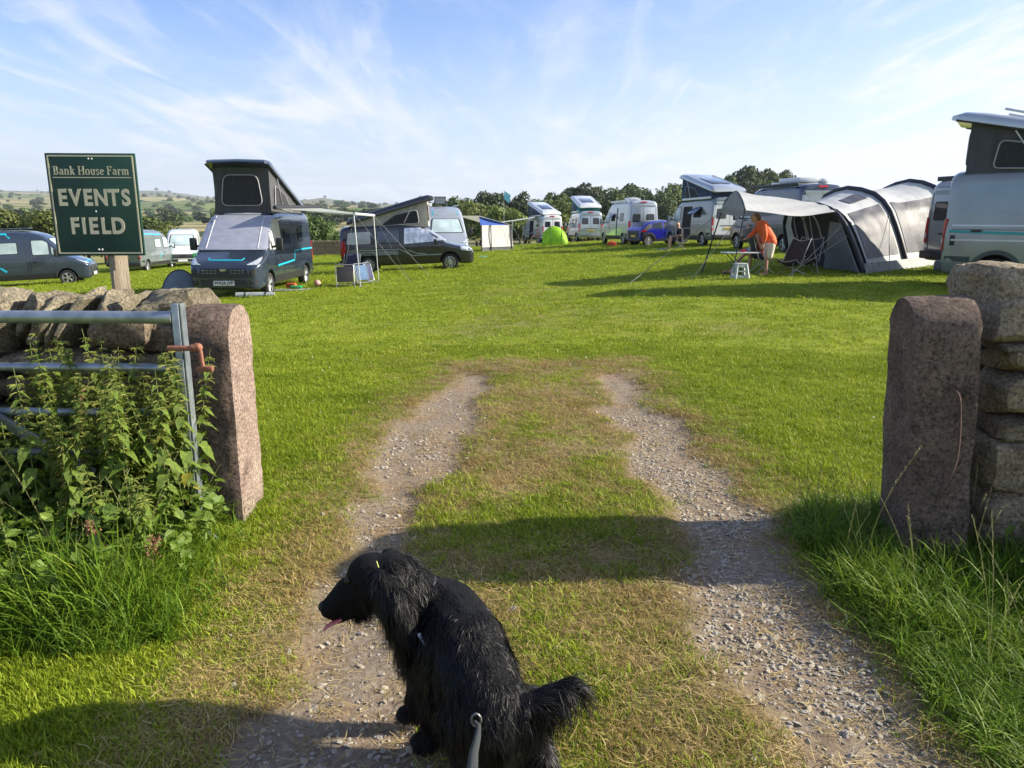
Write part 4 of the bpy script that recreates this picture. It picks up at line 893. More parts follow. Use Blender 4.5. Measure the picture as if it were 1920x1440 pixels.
# ---------------------------------------------------------------- gate posts, walls, gate
def stone_mat(name, ca, cb, cl, spot=.5, sc_=3.0):
    m = bpy.data.materials.new(name); m.use_nodes = True; t = m.node_tree; n = t.nodes; l = t.links; b = n['Principled BSDF']; b.inputs['Roughness'].default_value = .9; b.inputs['Specular IOR Level'].default_value = .2
    tc_ = n.new('ShaderNodeTexCoord'); oi = n.new('ShaderNodeObjectInfo'); ad = n.new('ShaderNodeVectorMath'); ad.operation = 'ADD'; l.new(tc_.outputs['Object'], ad.inputs[0]); l.new(oi.outputs['Random'], ad.inputs[1])
    def noise(s, d, r_=.65):
        q = n.new('ShaderNodeTexNoise'); q.inputs['Scale'].default_value = s; q.inputs['Detail'].default_value = d; q.inputs['Roughness'].default_value = r_; l.new(ad.outputs[0], q.inputs['Vector']); return q.outputs['Fac']
    def ramp(f, *st):
        q = n.new('ShaderNodeValToRGB'); e = q.color_ramp.elements
        while len(e) < len(st): e.new(.5)
        for i, (p, c) in enumerate(st): e[i].position = p; e[i].color = (*c, 1)
        l.new(f, q.inputs[0]); return q.outputs[0]
    base = ramp(noise(sc_, 8), (.3, ca), (.7, cb)); fine = ramp(noise(60, 6, .8), (.36, (.22, .21, .20)), (.47, (.90, .90, .90)), (.66, (1.8, 1.7, 1.58)))
    mu = n.new('ShaderNodeMix'); mu.data_type = 'RGBA'; mu.blend_type = 'MULTIPLY'; mu.inputs[0].default_value = 1; l.new(base, mu.inputs[6]); l.new(fine, mu.inputs[7])
    lm = ramp(noise(sc_*5, 7, .7), (.58, (0, 0, 0)), (.68, (spot,)*3)); lc = n.new('ShaderNodeMix'); lc.data_type = 'RGBA'; l.new(lm, lc.inputs[0]); l.new(mu.outputs[2], lc.inputs[6]); lc.inputs[7].default_value = (*cl, 1)
    dm = ramp(noise(sc_*2.3+1, 6, .7), (.56, (0, 0, 0)), (.70, (.75,)*3)); dc = n.new('ShaderNodeMix'); dc.data_type = 'RGBA'; l.new(dm, dc.inputs[0]); l.new(lc.outputs[2], dc.inputs[6]); dc.inputs[7].default_value = (ca[0]*.45, ca[1]*.42, ca[2]*.42, 1)
    l.new(dc.outputs[2], b.inputs['Base Color'])
    b1 = n.new('ShaderNodeBump'); b1.inputs['Strength'].default_value = .9; b1.inputs['Distance'].default_value = .03; l.new(noise(42, 9, .75), b1.inputs['Height'])
    b2 = n.new('ShaderNodeBump'); b2.inputs['Strength'].default_value = .8; b2.inputs['Distance'].default_value = .09; l.new(noise(7, 5), b2.inputs['Height']); l.new(b2.outputs[0], b1.inputs['Normal']); l.new(b1.outputs[0], b.inputs['Normal']); return m
POST_LIT = stone_mat('weathered_pink_concrete_lit', (.25, .18, .15), (.47, .37, .31), (.46, .43, .38), .35, 2.6)
POST_SHADE = stone_mat('lichened_concrete_shaded', (.085, .064, .052), (.27, .20, .165), (.40, .36, .30), .6, 5)  # darker copy: shade painted into post faces turned from the sun
GRIT = stone_mat('gritstone', (.25, .195, .125), (.46, .385, .275), (.46, .45, .38), .5, 4)
COPE = stone_mat('lichened_cope_stone', (.15, .128, .088), (.35, .31, .225), (.42, .42, .35), .55, 5)
GRIT2 = stone_mat('dark_gritstone', (.15, .12, .085), (.31, .25, .18), (.40, .39, .33), .5, 5)
def arch_post(name, w_, d, h, mats, label, loc, rot, seed):
    """post with a rounded head: profile in depth, extruded across the way"""
    bm = bmesh.new(); n = 26; prof = []
    r_ = d/2
    for i in range(n+1): prof.append((-r_, -.25+(h-r_+.25)*i/n))
    for i in range(1, 14): a = math.pi-math.pi*i/14; prof.append((math.cos(a)*r_, h-r_+math.sin(a)*r_*.92))
    for i in range(n+1): prof.append((r_, h-r_-(h-r_+.25)*i/n))
    k = 9; rows = []
    for j in range(k+1):
        x_ = -w_/2+w_*j/k; e = .012 if j in (0, k) else 0; row = []
        for (y_, z_) in prof:
            sgn = 1-e*3; row.append(bm.verts.new((x_, y_*sgn, z_ if z_ < h-r_ else h-r_+(z_-h+r_)*sgn)))
        rows.append(row)
    for j in range(k):
        for i in range(len(prof)-1): bm.faces.new((rows[j][i], rows[j][i+1], rows[j+1][i+1], rows[j+1][i]))
    ends = []
    for row in (rows[0], rows[-1]):
        # side faces: strips across the depth
        m_ = len(prof); inner = []
        half = m_//2
        prev = [row[i] for i in range(half+1)]
        for i in range(half):
            a, b, c, d_ = row[i], row[i+1], row[m_-2-i], row[m_-1-i]
            if len({a, b, c, d_}) == 4: bm.faces.new((a, b, c, d_))
            elif len({a, b, c, d_}) == 3: bm.faces.new(list(dict.fromkeys((a, b, c, d_))))
    bmesh.ops.recalc_face_normals(bm, faces=bm.faces[:])
    big = [e for e in bm.edges if e.calc_length() > .06]
    bmesh.ops.subdivide_edges(bm, edges=big, cuts=10, use_grid_fill=True)
    for v in bm.verts:
        q = v.co*1; a = vnoise(q.x*9+q.y*7+seed, q.z*9+q.y*5, seed)-.5; b2 = vnoise(q.x*34+q.y*28, q.z*34, seed+3)-.5
        v.co += Vector((v.co.x, v.co.y, 0)).normalized()*float(a*.009+b2*.009)
    me = bpy.data.meshes.new(name); bmesh.ops.triangulate(bm, faces=[f for f in bm.faces if len(f.verts) > 4]); bm.to_mesh(me); bm.free()
    for m_ in mats: me.materials.append(m_)
    for p in me.polygons:
        if len(mats) > 1: p.material_index = 1 if p.normal.x < .5 else 0  # sunward side takes the lit tone, other faces the shaded one
    me.shade_smooth(); me.set_sharp_from_angle(angle=R(45)); o = link(name, me, None, loc, rot); tag(o, label, 'gate post'); return o
PL = arch_post('gate_post', .24, .36, 1.16, [POST_LIT, POST_SHADE], 'left stone gate post with rounded top, pink sunlit side and rusty hinge', (-1.535, 3.90, 0), (0, 0, R(1)), 1)
PR = arch_post('gate_post', .265, .34, 1.26, [POST_SHADE], 'right stone gate post, shaded and leaning, with a thin rusty rod on its face', (1.95, 3.36, 0), (0, R(-3.2), R(-7)), 5)
mb = MB(); P = catmull([(.02, -.178, .86), (.045, -.20, .82), (.055, -.20, .62), (.04, -.20, .50), (.0, -.20, .42), (-.015, -.18, .34)], 5); mb.tube(P, .0055, 7); RUST = M('rust', (.10, .055, .045), .85, .1, .3, 14, .5, 60, col2=(.17, .10, .08)); mb.build('rusty_rod', RUST, PR, 60)
mb = MB(); mb.sphere((-.085, -.150, 1.10), .016, 8, 5, (1.2, .25, 1.5)); mb.build('white_lichen_patch', M('lichen_white', (.62, .62, .56), .9), PR, 60)
_SM = {}
def stone_mesh(d, seed, mat, n=5, rough=.5, cut=None):
    """a rough block of about d = (x, y, z)"""
    rs_ = np.random.RandomState(seed); bm = bmesh.new(); bmesh.ops.create_cube(bm, size=1); bmesh.ops.subdivide_edges(bm, edges=bm.edges[:], cuts=n, use_grid_fill=True)
    pl = [(Vector((rs_.randn(), rs_.randn(), rs_.randn()*.8)).normalized(), (cut or (.50 if rough <= .5 else .40))+.16*rs_.rand()) for _ in range(13)]; o = rs_.rand(3)*50
    from mathutils import noise as mn
    for v in bm.verts:
        p = v.co.copy(); q = p.copy(); k = 6.0; k = 14.0; ln = (abs(p.x*2)**k+abs(p.y*2)**k+abs(p.z*2)**k)**(1/k); q = p/ln*1.0 if ln > 0 else p; q *= 1.0
        for n_, dd in pl:
            e = q.dot(n_)-dd
            if e > 0: q -= n_*e*.9
        w_ = Vector((q.x*d[0], q.y*d[1], q.z*d[2])); f = Vector(o)
        nn = mn.noise(Vector((w_.x*4, w_.y*4, w_.z*26))+f)*.012+mn.noise(w_*5+f)*.026+mn.noise(w_*13+f)*.012+mn.noise(w_*30+f)*.005
        v.co = w_+q.normalized()*nn*rough*(1.6 if rough <= .5 else 2.2)
    me = bpy.data.meshes.new('stone'); bm.to_mesh(me); bm.free(); me.materials.append(mat); me.shade_smooth(); me.set_sharp_from_angle(angle=R(17)); return me
def put_stone(wall, c, d, seed, mat=GRIT, rot=(0, 0, 0), n=5, rough=.5, cut=None):
    return link('stone', stone_mesh(d, seed, mat, n, rough, cut), wall, c, rot)
WL = empty('dry_stone_wall', (-1.75, 4.0, 0), 0, 'dry stone wall with slanting cope stones behind the metal gate on the left', 'stone wall')
rs2 = random.Random(12)
# cope stones, slabs on edge leaning to the right
x_ = -.26; i = 0
put_stone(WL, (-.03, -.02, 1.125), (.30, .46, .16), 900, COPE, (0, R(-4), 0), 7, .65)
put_stone(WL, (-.02, 0, .975), (.26, .42, .16), 902, GRIT2, (0, 0, 0), 5)
put_stone(WL, (-.22, -.18, 1.01), (.30, .20, .15), 901, GRIT2, (0, R(3), 0))
while x_ > -5.2:
    w_ = rs2.uniform(.06, .11); h_ = rs2.uniform(.27, .30)
    put_stone(WL, (x_, rs2.uniform(-.03, .03), 1.055+rs2.uniform(-.008, .010)), (w_, .48+rs2.uniform(-.04, .04), h_), i, COPE, (R(rs2.uniform(-5, 5)), R(24+rs2.uniform(-4, 4)), R(rs2.uniform(-7, 7))), 6 if x_ > -2 else 4, .65); x_ -= w_*1.0+.022; i += 1
z_ = .90; k = 100
while z_ > .0:
    hh = rs2.uniform(.10, .16); x_ = .07
    while x_ > -5.2:
        L_ = rs2.uniform(.20, .44)
        for yy in (-.13, .15) if x_ > -1.5 or True else (0,):
            if yy > 0 and z_ > .0 and x_ < -3: continue
            put_stone(WL, (x_-L_/2, yy+rs2.uniform(-.02, .02)-(.9-z_)*.06*(1 if yy < 0 else -1), z_-hh/2), (L_*1.01, .27, hh*1.04), k, GRIT2 if rs2.random() < .6 else GRIT, (0, R(rs2.uniform(-3, 3)), 0), 4 if x_ > -1.6 and yy < 0 else 2); k += 1
        x_ -= L_+.006
    z_ -= hh
WLc = MB(); WLc.box((-2.6, 0, .42), (5.1, .26, .90)); WLc.build('wall_core', M('dark_hearting', (.03, .026, .02), .95), WL)
WR = empty('dry_stone_wall', (2.15, 3.55, 0), 0, 'high wall of big gritstone blocks on the right, topped by a boulder', 'stone wall')
put_stone(WR, (.31, -.02, 1.195), (.70, .64, .34), 301, GRIT, (0, R(2), R(5)), 12, .62, .47)
put_stone(WR, (.98, .02, 1.23), (.66, .60, .30), 302, GRIT, (0, R(-3), R(-4)), 8, .7)
put_stone(WR, (1.65, .0, 1.21), (.64, .60, .30), 303, GRIT, (0, 0, 0), 5)
WRc = MB(); WRc.box((1.2, 0, .45), (2.2, .3, 1.10)); WRc.build('wall_core', M('dark_hearting', (.03, .026, .02), .95), WR)
z_ = 1.055; k = 310
for ci, (hh, offs) in enumerate(((.045, .0), (.105, .03), (.20, .02), (.10, .04), (.24, .01), (.16, .03), (.25, .0))):
    x_ = offs; j = 0
    while x_ < 2.3:
        L_ = rs2.uniform(.34, .62) if j else rs2.uniform(.40, .58)
        for yy in (-.15, .17): put_stone(WR, (x_+L_/2, yy, z_-hh/2), (L_, .34, hh*1.02), k, GRIT2 if rs2.random() < .45 else GRIT, (0, R(rs2.uniform(-1.5, 1.5)), R(rs2.uniform(-2, 2))), 6 if j < 2 and yy < 0 else 3); k += 1
        x_ += L_+.012; j += 1
    z_ -= hh
# unseen wing added to the wall, stepped to shape the shadow on the tracks
for a in range(3):
    for b_ in range(4):
        put_stone(WR, (1.95+a*.42, -.48, .14+b_*.28), (.42, .36, .29), 400+a*5+b_, GRIT2 if b_ % 2 else GRIT, (0, 0, R(rs2.uniform(-4, 4))), 3)
    put_stone(WR, (1.97+a*.42, -.92, .22), (.40, .42, .5), 430+a, GRIT, (0, 0, 0), 3); put_stone(WR, (1.97+a*.42, -.88, .58), (.40, .38, .25), 440+a, GRIT, (0, 0, 0), 3)
# far stretch of wall beyond the field
WF = empty('dry_stone_wall', (-13.5, 60, gz(-13.5, 60)), 0, 'distant dry stone wall between the dark pop-top van and the low black van', 'stone wall')
V = MB(); rs3 = random.Random(5)
for k_ in range(5):
    x_ = -3.5
    while x_ < 5.5:
        L_ = rs3.uniform(.18, .42); V.box((x_+L_/2, rs3.uniform(-.03, .03), .12+k_*.22), (L_*.95, .42, .20), (0, 0, 0), .03); x_ += L_
V.build('stones', GRIT2, WF)['kind'] = 'stuff'
# galvanised field gate, swung back against the wall
GALV = M('galvanised_steel', (.23, .27, .31), .42, .75, .22, 14, .12, 120, col2=(.42, .46, .50))
GT = empty('field_gate', (-1.565, 3.52, 0), R(-1.5), 'galvanised tubular field gate swung back on the left, overgrown with nettles', 'gate')
for z_, r_ in ((1.125, .030), (.885, .021), (.665, .021), (.46, .021), (.28, .021), (.11, .021)):
    mb = MB(); mb.tube([(-3.4, 0, z_), (-1.7, 0, z_+.002), (-.02, 0, z_)], r_, 12); mb.build('gate_bar', GALV, GT, 50)
mb = MB(); mb.box((.0, -.004, .66), (.034, .030, 1.06), None, .004); mb.box((.024, .012, .66), (.006, .05, 1.06)); o = mb.build('gate_stile', GALV, GT, 30)
mb = MB(); mb.box((-.52, -.03, .40), (1.45, .018, .055), (0, R(32), 0), .004); mb.build('gate_brace', GALV, GT, 30)
mb = MB(); mb.box((-1.5, -.03, .62), (.05, .02, .95), None, .004); mb.build('gate_brace', GALV, GT, 30)
mb = MB(); mb.tube([(-.04, -.035, .985), (.03, -.035, .985), (.10, -.03, .985)], .013, 8); mb.tube([(.065, -.03, .985), (.09, -.03, .99), (.11, -.02, .975)], [.016, .021, .016], 10); mb.tube([(.105, -.03, 1.0), (.112, -.03, .90)], .012, 8); mb.box((.125, -.03, .888), (.075, .03, .026), None, .006); mb.sphere((.10, -.03, .99), .020, 10, 6); mb.build('rusty_hinge', M('rust_orange', (.20, .075, .045), .8, .1, .3, 14, .5, 60, col2=(.32, .14, .085)), GT, 45)
# ---------------------------------------------------------------- sign
WOOD = M('weathered_oak', (.20, .155, .11), .85, 0, .3, 3, .6, 30, col2=(.36, .30, .22), stretch=(6, 6, .6))
SG = empty('sign', (-2.86, 5.35, 0), R(4), 'dark green board reading Bank House Farm EVENTS FIELD on a wooden post', 'sign')
mb = MB(); mb.box((.075, .075, .64), (.105, .105, 1.50), (0, 0, R(34)), .008); mb.build('post', WOOD, SG, 30)
SGREEN = M('sign_green', (.007, .046, .030), .5, 0, .18, 5, .05, 30); CREAM = M('sign_cream', (.68, .62, .42), .5, 0, .05)
bw, bh, bz = .59, .685, 1.655
mb = MB(); mb.box((0, 0, bz), (bw, .018, bh), None, .004); bd = mb.build('board', SGREEN, SG, 30)
yf = -.0105; mb = MB()
for (cx_, cz_, dx_, dz_) in ((0, bz+bh/2-.018, bw-.03, .009), (0, bz-bh/2+.018, bw-.03, .009), (-bw/2+.018, bz, .009, bh-.045), (bw/2-.018, bz, .009, bh-.045)): mb.box((cx_, yf, cz_), (dx_, .003, dz_))
mb.build('border_line', CREAM, bd)
mb = MB(); mb.box((0, yf, bz+.183), (.515, .003, .006)); mb.build('underline', CREAM, bd)
WS = M('screw_white', (.75, .75, .72), .4)
for (a, b_) in ((-.010, bz+bh/2-.036), (.012, bz+bh/2-.036), (.0, bz-.042), (-.010, bz-bh/2+.042), (.012, bz-bh/2+.042)):
    mb = MB(); mb.sphere((a, yf, b_), .0065, 8, 5, (1, .5, 1)); mb.build('screw', WS, bd, 60)
# serif letters drawn stroke by stroke
def bar(mb, p, q, w1, w2=None):
    p, q = Vector(p), Vector(q); t = (q-p).normalized(); n_ = Vector((-t.y, t.x)); w2 = w2 or w1
    P = [p+n_*w1/2, p-n_*w1/2, q-n_*w2/2, q+n_*w2/2]; mb.add([(a.x, 0, a.y) for a in P]+[(a.x, -.003, a.y) for a in P], [(0, 1, 2, 3), (4, 5, 6, 7), (0, 1, 5, 4), (1, 2, 6, 5), (2, 3, 7, 6), (3, 0, 4, 7)])
def arc(mb, c, rx, rz, a0, a1, tmax=.13, tmin=.05, n=12):
    """bowl whose stroke is thick at the sides and thin at top and bottom"""
    I = []; O = []
    for i in range(n+1):
        a = R(a0+(a1-a0)*i/n); t = tmin+(tmax-tmin)*abs(math.cos(a)); O.append((c[0]+math.cos(a)*(rx+t/2), c[1]+math.sin(a)*(rz+t/2*.8))); I.append((c[0]+math.cos(a)*(rx-t/2), c[1]+math.sin(a)*(rz-t/2*.8)))
    k = n+1; P = O+I; mb.add([(a, 0, b) for a, b in P]+[(a, -.003, b) for a, b in P], [(i, i+1, k+i+1, k+i) for i in range(n)]+[(2*k+i, 2*k+i+1, 3*k+i+1, 3*k+i) for i in range(n)]+[(i, i+1, 2*k+i+1, 2*k+i) for i in range(n)]+[(k+i, k+i+1, 3*k+i+1, 3*k+i) for i in range(n)])
def serif(mb, x, z, w=.24): bar(mb, (x-w/2, z), (x+w/2, z), .045)
def glyph(mb, ch):
    T = .13; c = .72; xh = .48
    if ch == 'B': bar(mb, (.13, 0), (.13, c), T); serif(mb, .10, .022, .22); serif(mb, .10, c-.022, .22); arc(mb, (.26, .55), .14, .15, -90, 90); arc(mb, (.27, .20), .17, .18, -90, 90); bar(mb, (.1, .40), (.27, .40), .05); bar(mb, (.1, c-.022), (.27, c-.022), .045); bar(mb, (.1, .022), (.28, .022), .045); return .55
    if ch == 'H':
        for x in (.13, .53): bar(mb, (x, 0), (x, c), T); serif(mb, x, .022, .25); serif(mb, x, c-.022, .25)
        bar(mb, (.13, .38), (.53, .38), .055); return .68
    if ch == 'F': bar(mb, (.13, 0), (.13, c), T); serif(mb, .13, .022, .25); serif(mb, .1, c-.022, .2); bar(mb, (.1, c-.025), (.47, c-.025), .05); bar(mb, (.46, c), (.47, c-.16), .04); bar(mb, (.13, .39), (.38, .39), .05); bar(mb, (.38, .47), (.38, .31), .04); return .52
    if ch == 'a': bar(mb, (.34, .04), (.34, .36), T); arc(mb, (.22, .34), .12, .12, 0, 165, .12, .05); arc(mb, (.19, .14), .12, .11, 80, 280, .11, .05); bar(mb, (.19, .26), (.34, .28), .05); bar(mb, (.18, .03), (.32, .08), .05); bar(mb, (.34, .03), (.44, .03), .05); return .47
    if ch in 'nm':
        xs = (.12, .40) if ch == 'n' else (.12, .37, .62)
        for x in xs: bar(mb, (x, 0), (x, .38 if x > .2 else xh), .12); serif(mb, x, .022, .2)
        bar(mb, (.02, xh-.03), (.12, xh-.01), .05)
        for a, b_ in zip(xs[:-1], xs[1:]): arc(mb, ((a+b_)/2+.02, .34), (b_-a)/2-.02, .12, 0, 150, .12, .06)
        return xs[-1]+.14
    if ch == 'k': bar(mb, (.12, 0), (.12, c), .12); serif(mb, .12, .022, .2); bar(mb, (.0, c-.03), (.12, c-.01), .05); bar(mb, (.14, .20), (.38, .44), .05); serif(mb, .38, xh-.022, .18); bar(mb, (.22, .28), (.42, .03), .12); serif(mb, .42, .022, .18); return .54
    if ch == 'o': arc(mb, (.24, .24), .17, .22, 0, 360, .13, .05, 20); return .48
    if ch == 'u':
        for x in (.12, .38): bar(mb, (x, .1 if x < .2 else 0), (x, xh), .12); bar(mb, (x-.10, xh-.025), (x, xh-.025), .045)
        arc(mb, (.24, .14), .12, .12, 180, 330, .12, .06); bar(mb, (.38, .022), (.47, .022), .045); return .50
    if ch == 's': arc(mb, (.19, .36), .11, .10, 20, 260, .10, .06); arc(mb, (.19, .13), .12, .11, -160, 80, .11, .06); bar(mb, (.31, .46), (.31, .36), .035); bar(mb, (.06, .14), (.06, .02), .035); return .38
    if ch == 'e': arc(mb, (.23, .24), .15, .21, 10, 320, .13, .055, 18); bar(mb, (.10, .27), (.38, .27), .05); return .44
    if ch == 'r': bar(mb, (.12, 0), (.12, xh), .12); serif(mb, .12, .022, .2); bar(mb, (.02, xh-.03), (.12, xh-.01), .05); arc(mb, (.25, .34), .10, .12, 60, 150, .1, .05); mb.add([], []); bar(mb, (.27, .44), (.34, .36), .08); return .38
    return .22
x_ = 0; GL = []
for ch in 'Bank House Farm':
    mb = MB(); w_ = glyph(mb, ch); GL.append((ch, x_, mb)); x_ += w_+.035
s_ = .50/x_
for ch, gx, mb in GL:
    if not mb.v: continue
    mb.v = [(-.25+(v[0]+gx)*s_, yf+v[1]*.6, bz+.200+v[2]*s_*1.22) for v in mb.v]; mb.build('letter', CREAM, bd)
def letters(word, cx_, cz_, size, gap, sx):
    ws = {'E': .60, 'V': .66, 'N': .70, 'T': .58, 'S': .63, 'F': .56, 'I': .28, 'L': .55, 'D': .69}; tot = sum(ws[c] for c in word)*size*sx+gap*(len(word)-1); x = cx_-tot/2
    for c in word: wq = ws[c]*size*sx; text(c, size, CREAM, bd, (x+wq/2, yf-.001, cz_), (R(90), 0, 0), 'letter', .0055, 'CENTER', .0015, sx); x += wq+gap
letters('EVENTS', .0, bz+.045, .150, .008, .80); letters('FIELD', -.003, bz-.145, .150, .009, .82)
# ---------------------------------------------------------------- nettles through the gate
LEAF = M('nettle_leaf', (.08, .15, .014), .5, 0, .4, 7, .5, 40, col2=(.22, .30, .035), trans=.3)
LEAFY = M('nettle_leaf_yellow', (.22, .24, .03), .55, 0, .3, 7, trans=.35, col2=(.32, .27, .04)); STEM = M('nettle_stem', (.10, .14, .03), .6, 0, .3, 5); TAS = M('nettle_flowers', (.24, .29, .045), .7, 0, .4, 20, trans=.35, col2=(.42, .42, .12)); BRN = M('dock_brown', (.15, .065, .035), .8, 0, .3, 12, col2=(.24, .12, .06))
def leaf_mesh(seed, mat):
    rs_ = random.Random(seed); n = 8; V = []; F = []
    for i in range(n+1):
        t = i/n; w_ = .30*math.sin(math.pi*min(1, t*.93+.07)**.72)*(1-t)**.35*(1 if i % 2 else .84); z = -.42*t*t+.05*math.sin(t*5+seed); wob = .03*rs_.uniform(-1, 1)
        V += [(t, 0, z), (t-.05, w_, z+.09*w_/.3+wob), (t-.05, -w_, z+.09*w_/.3-wob)]
    for i in range(n): a = 3*i; F += [(a, a+3, a+4, a+1), (a, a+2, a+5, a+3)]
    return np_mesh('leaf', V, F, mat, True)
LM = [leaf_mesh(i, LEAF) for i in range(4)]+[leaf_mesh(9, LEAFY)]
def tassel_mesh(seed):
    rs_ = random.Random(seed); V = []; F = []
    for k in range(8):
        a = rs_.uniform(0, 6.28); p = Vector((0, 0, 0)); d = Vector((math.cos(a), math.sin(a), rs_.uniform(-.2, .5)))
        for s in range(5):
            q = p+d*.0085; o = Vector((-math.sin(a), math.cos(a), .2))*rs_.uniform(.0008, .0018); b = len(V); V += [p-o, p+o, q+o, q-o]; F.append((b, b+1, b+2, b+3)); o2 = Vector((0, 0, .0016)); b = len(V); V += [p-o2, p+o2, q+o2, q-o2]; F.append((b, b+1, b+2, b+3)); p = q; d.z -= .20
    return V, F
TS = [tassel_mesh(i) for i in range(5)]
rsn = random.Random(4)
def nettle(x, y, h, detail=True, label=None):
    rt = empty('nettle', (x, y, gz(x, y)-.01), rsn.uniform(0, 6.28), label or ('short leafy nettle in the low growth before the metal gate' if h < .6 else 'tall flowering nettle crowding against the left stone gate post' if x > -1.97 else 'tall flowering nettle growing through the bars of the metal gate, away from the post'), 'nettle', 'nettles growing through the gate')
    lean = Vector((rsn.uniform(-.12, .12), rsn.uniform(-.12, .12), 0)); P = [Vector((0, 0, h*t))+lean*h*t*t for t in (0, .2, .4, .6, .8, 1)]
    mb = MB(); mb.tube(P, [.004, .004, .0036, .003, .0024, .0015], 5); mb.build('stem', STEM, rt, 60)
    k = 0; t = .12 if detail else .5; V = []; F = []
    while t < .985:
        i = min(int(t*5), 4); c = P[i].lerp(P[i+1], t*5-i); size = (.075+.035*rsn.random())*(1-.62*max(0, t-.6)/.4)*(1.0 if h > .5 else .9)
        a0 = k*math.pi/2+rsn.uniform(-.3, .3)
        for d in (0, math.pi):
            if rsn.random() < .12: continue
            m_ = LM[4] if rsn.random() < (.10 if t < .4 else .015) else LM[rsn.randrange(4)]
            o = link('leaf', m_, rt, c, (rsn.uniform(-.25, .25), rsn.uniform(.0, .5)-(.5 if t > .9 else 0), a0+d)); s_ = size*rsn.uniform(.85, 1.15); o.scale = (s_, s_, s_)
        if t > .60:
            for q in range(2 if rsn.random() < .6 else 1):
                tv, tf = TS[rsn.randrange(5)]; b = len(V); ra = rsn.uniform(0, 6.28); cs, sn = math.cos(ra), math.sin(ra); s_ = rsn.uniform(.55, 1.05)*(1.15-.6*(t-.5)); V += [(c.x+(v[0]*cs-v[1]*sn)*s_, c.y+(v[0]*sn+v[1]*cs)*s_, c.z+v[2]*s_) for v in tv]; F += [tuple(j+b for j in f) for f in tf]
        t += (.055/h)*(1 if t < .6 else .62); k += 1
    if V: o = link('flower_tassels', np_mesh('flower_tassels', V, F, TAS), rt); o['kind'] = 'stuff'
    return rt
# tall stems: right part against the post, the rest along the gate
spots = []
for i in range(18): spots.append((rsn.uniform(-1.95, -1.52), rsn.uniform(3.25, 3.62), rsn.uniform(.78, 1.02)))
spots += [(-1.60, 3.50, 1.0), (-1.53, 3.45, .98), (-1.84, 3.42, 1.02)]
for i in range(66): spots.append((rsn.uniform(-3.2, -1.8), rsn.uniform(3.15, 3.72), rsn.uniform(.68, 1.0)))
for i in range(10): spots.append((rsn.uniform(-2.6, -1.9), rsn.uniform(3.5, 3.7), rsn.uniform(.95, 1.08)))
for i in range(30): spots.append((rsn.uniform(-3.0, -1.55), rsn.uniform(3.0, 3.45), rsn.uniform(.30, .58)))
for (x, y, h) in spots: nettle(x, y, h)
# low leafy growth at the foot of the gate: nobody could count it
def sprig(seed):
    rs_ = random.Random(seed); V = []; F = []
    for k in range(14):
        c = Vector((rs_.gauss(0, .05), rs_.gauss(0, .05), rs_.uniform(.02, .20))); a = rs_.uniform(0, 6.28); s_ = rs_.uniform(.03, .065); tl = rs_.uniform(-.5, .4); M_ = Matrix.Rotation(a, 3, 'Z') @ Matrix.Rotation(tl, 3, 'Y') @ Matrix.Rotation(rs_.uniform(-.5, .5), 3, 'X'); b = len(V); w_ = rs_.uniform(.22, .4)
        for p in ((0, 0, 0), (.35, w_, .05), (.75, w_*.7, .0), (1, 0, -.12), (.75, -w_*.7, 0), (.35, -w_, .05), (.45, 0, -.05)): V.append(c+M_ @ (Vector(p)*s_))
        F += [(b, b+1, b+6), (b+1, b+2, b+6), (b+2, b+3, b+6), (b+3, b+4, b+6), (b+4, b+5, b+6), (b+5, b, b+6)]
    return np_mesh('sprig', V, F, LEAF, False)
n_ = 2300; x = rs.uniform(-3.2, -1.60, n_); y = rs.uniform(2.75, 3.75, n_); m = rs.rand(n_) < sstep(2.7, 3.1, y); x, y = keep(m, x, y); p, r_, s_ = place(x, y, 1, .4, .3); p[:, 2] += rs.rand(len(x))*.12*sstep(2.9, 3.3, y)
scatter('low_weeds', p, r_, s_, rs.randint(0, 6, len(x)), [sprig(i) for i in range(6)], 'low leafy weeds and young nettles at the foot of the gate', 'weeds')
n_ = 60; x = rs.uniform(2.15, 3.2, n_); y = rs.uniform(2.3, 3.2, n_); p, r_, s_ = place(x, y, 1, .4, .3); scatter('wall_weeds', p, r_, s_, rs.randint(0, 6, len(x)), [sprig(i) for i in range(6)], 'leafy weeds in the long grass below the right wall', 'weeds')
# dock with brown seed heads
for (x, y, h) in ((-2.03, 3.36, .83), (-2.10, 3.30, .6), (-1.75, 3.02, .34), (-2.25, 2.95, .30), (-1.55, 2.98, .28)):
    rt = empty('dock_plant', (x, y, 0), rsn.uniform(0, 6), {.83: 'red-brown dock in seed behind the second gate bar', .6: 'short red-brown dock among the nettles', .34: 'small brown dock stalk in the grass nearest the left gate post'}.get(h, 'low brown dock stalk in the grass before the nettles, %s' % ('left of the gate brace' if x < -2 else 'right under the hinge')), 'dock plant', 'docks in seed')
    mb = MB(); P = [Vector((.06*t*t, .03*t, h*t)) for t in (0, .3, .6, .85, 1)]; mb.tube(P, [.004, .004, .003, .002, .0015], 5); mb.build('stem', BRN, rt); V = []; F = []
    for k in range(150):
        t = rsn.uniform(.62, 1); c = Vector((.06*t*t, .03*t, h*t)); a = rsn.uniform(0, 6.28); q = c+Vector((math.cos(a), math.sin(a), .3))*rsn.uniform(.0, .045)*(1.2-t*.6); s_ = .006; b = len(V); n3 = Vector((rsn.gauss(0, 1), rsn.gauss(0, 1), rsn.gauss(0, 1))).normalized(); u = n3.orthogonal().normalized()*s_; w3 = n3.cross(u); V += [q-u, q+w3, q+u, q-w3]; F.append((b, b+1, b+2, b+3))
    o = link('seeds', np_mesh('seeds', V, F, BRN), rt); o['kind'] = 'stuff'
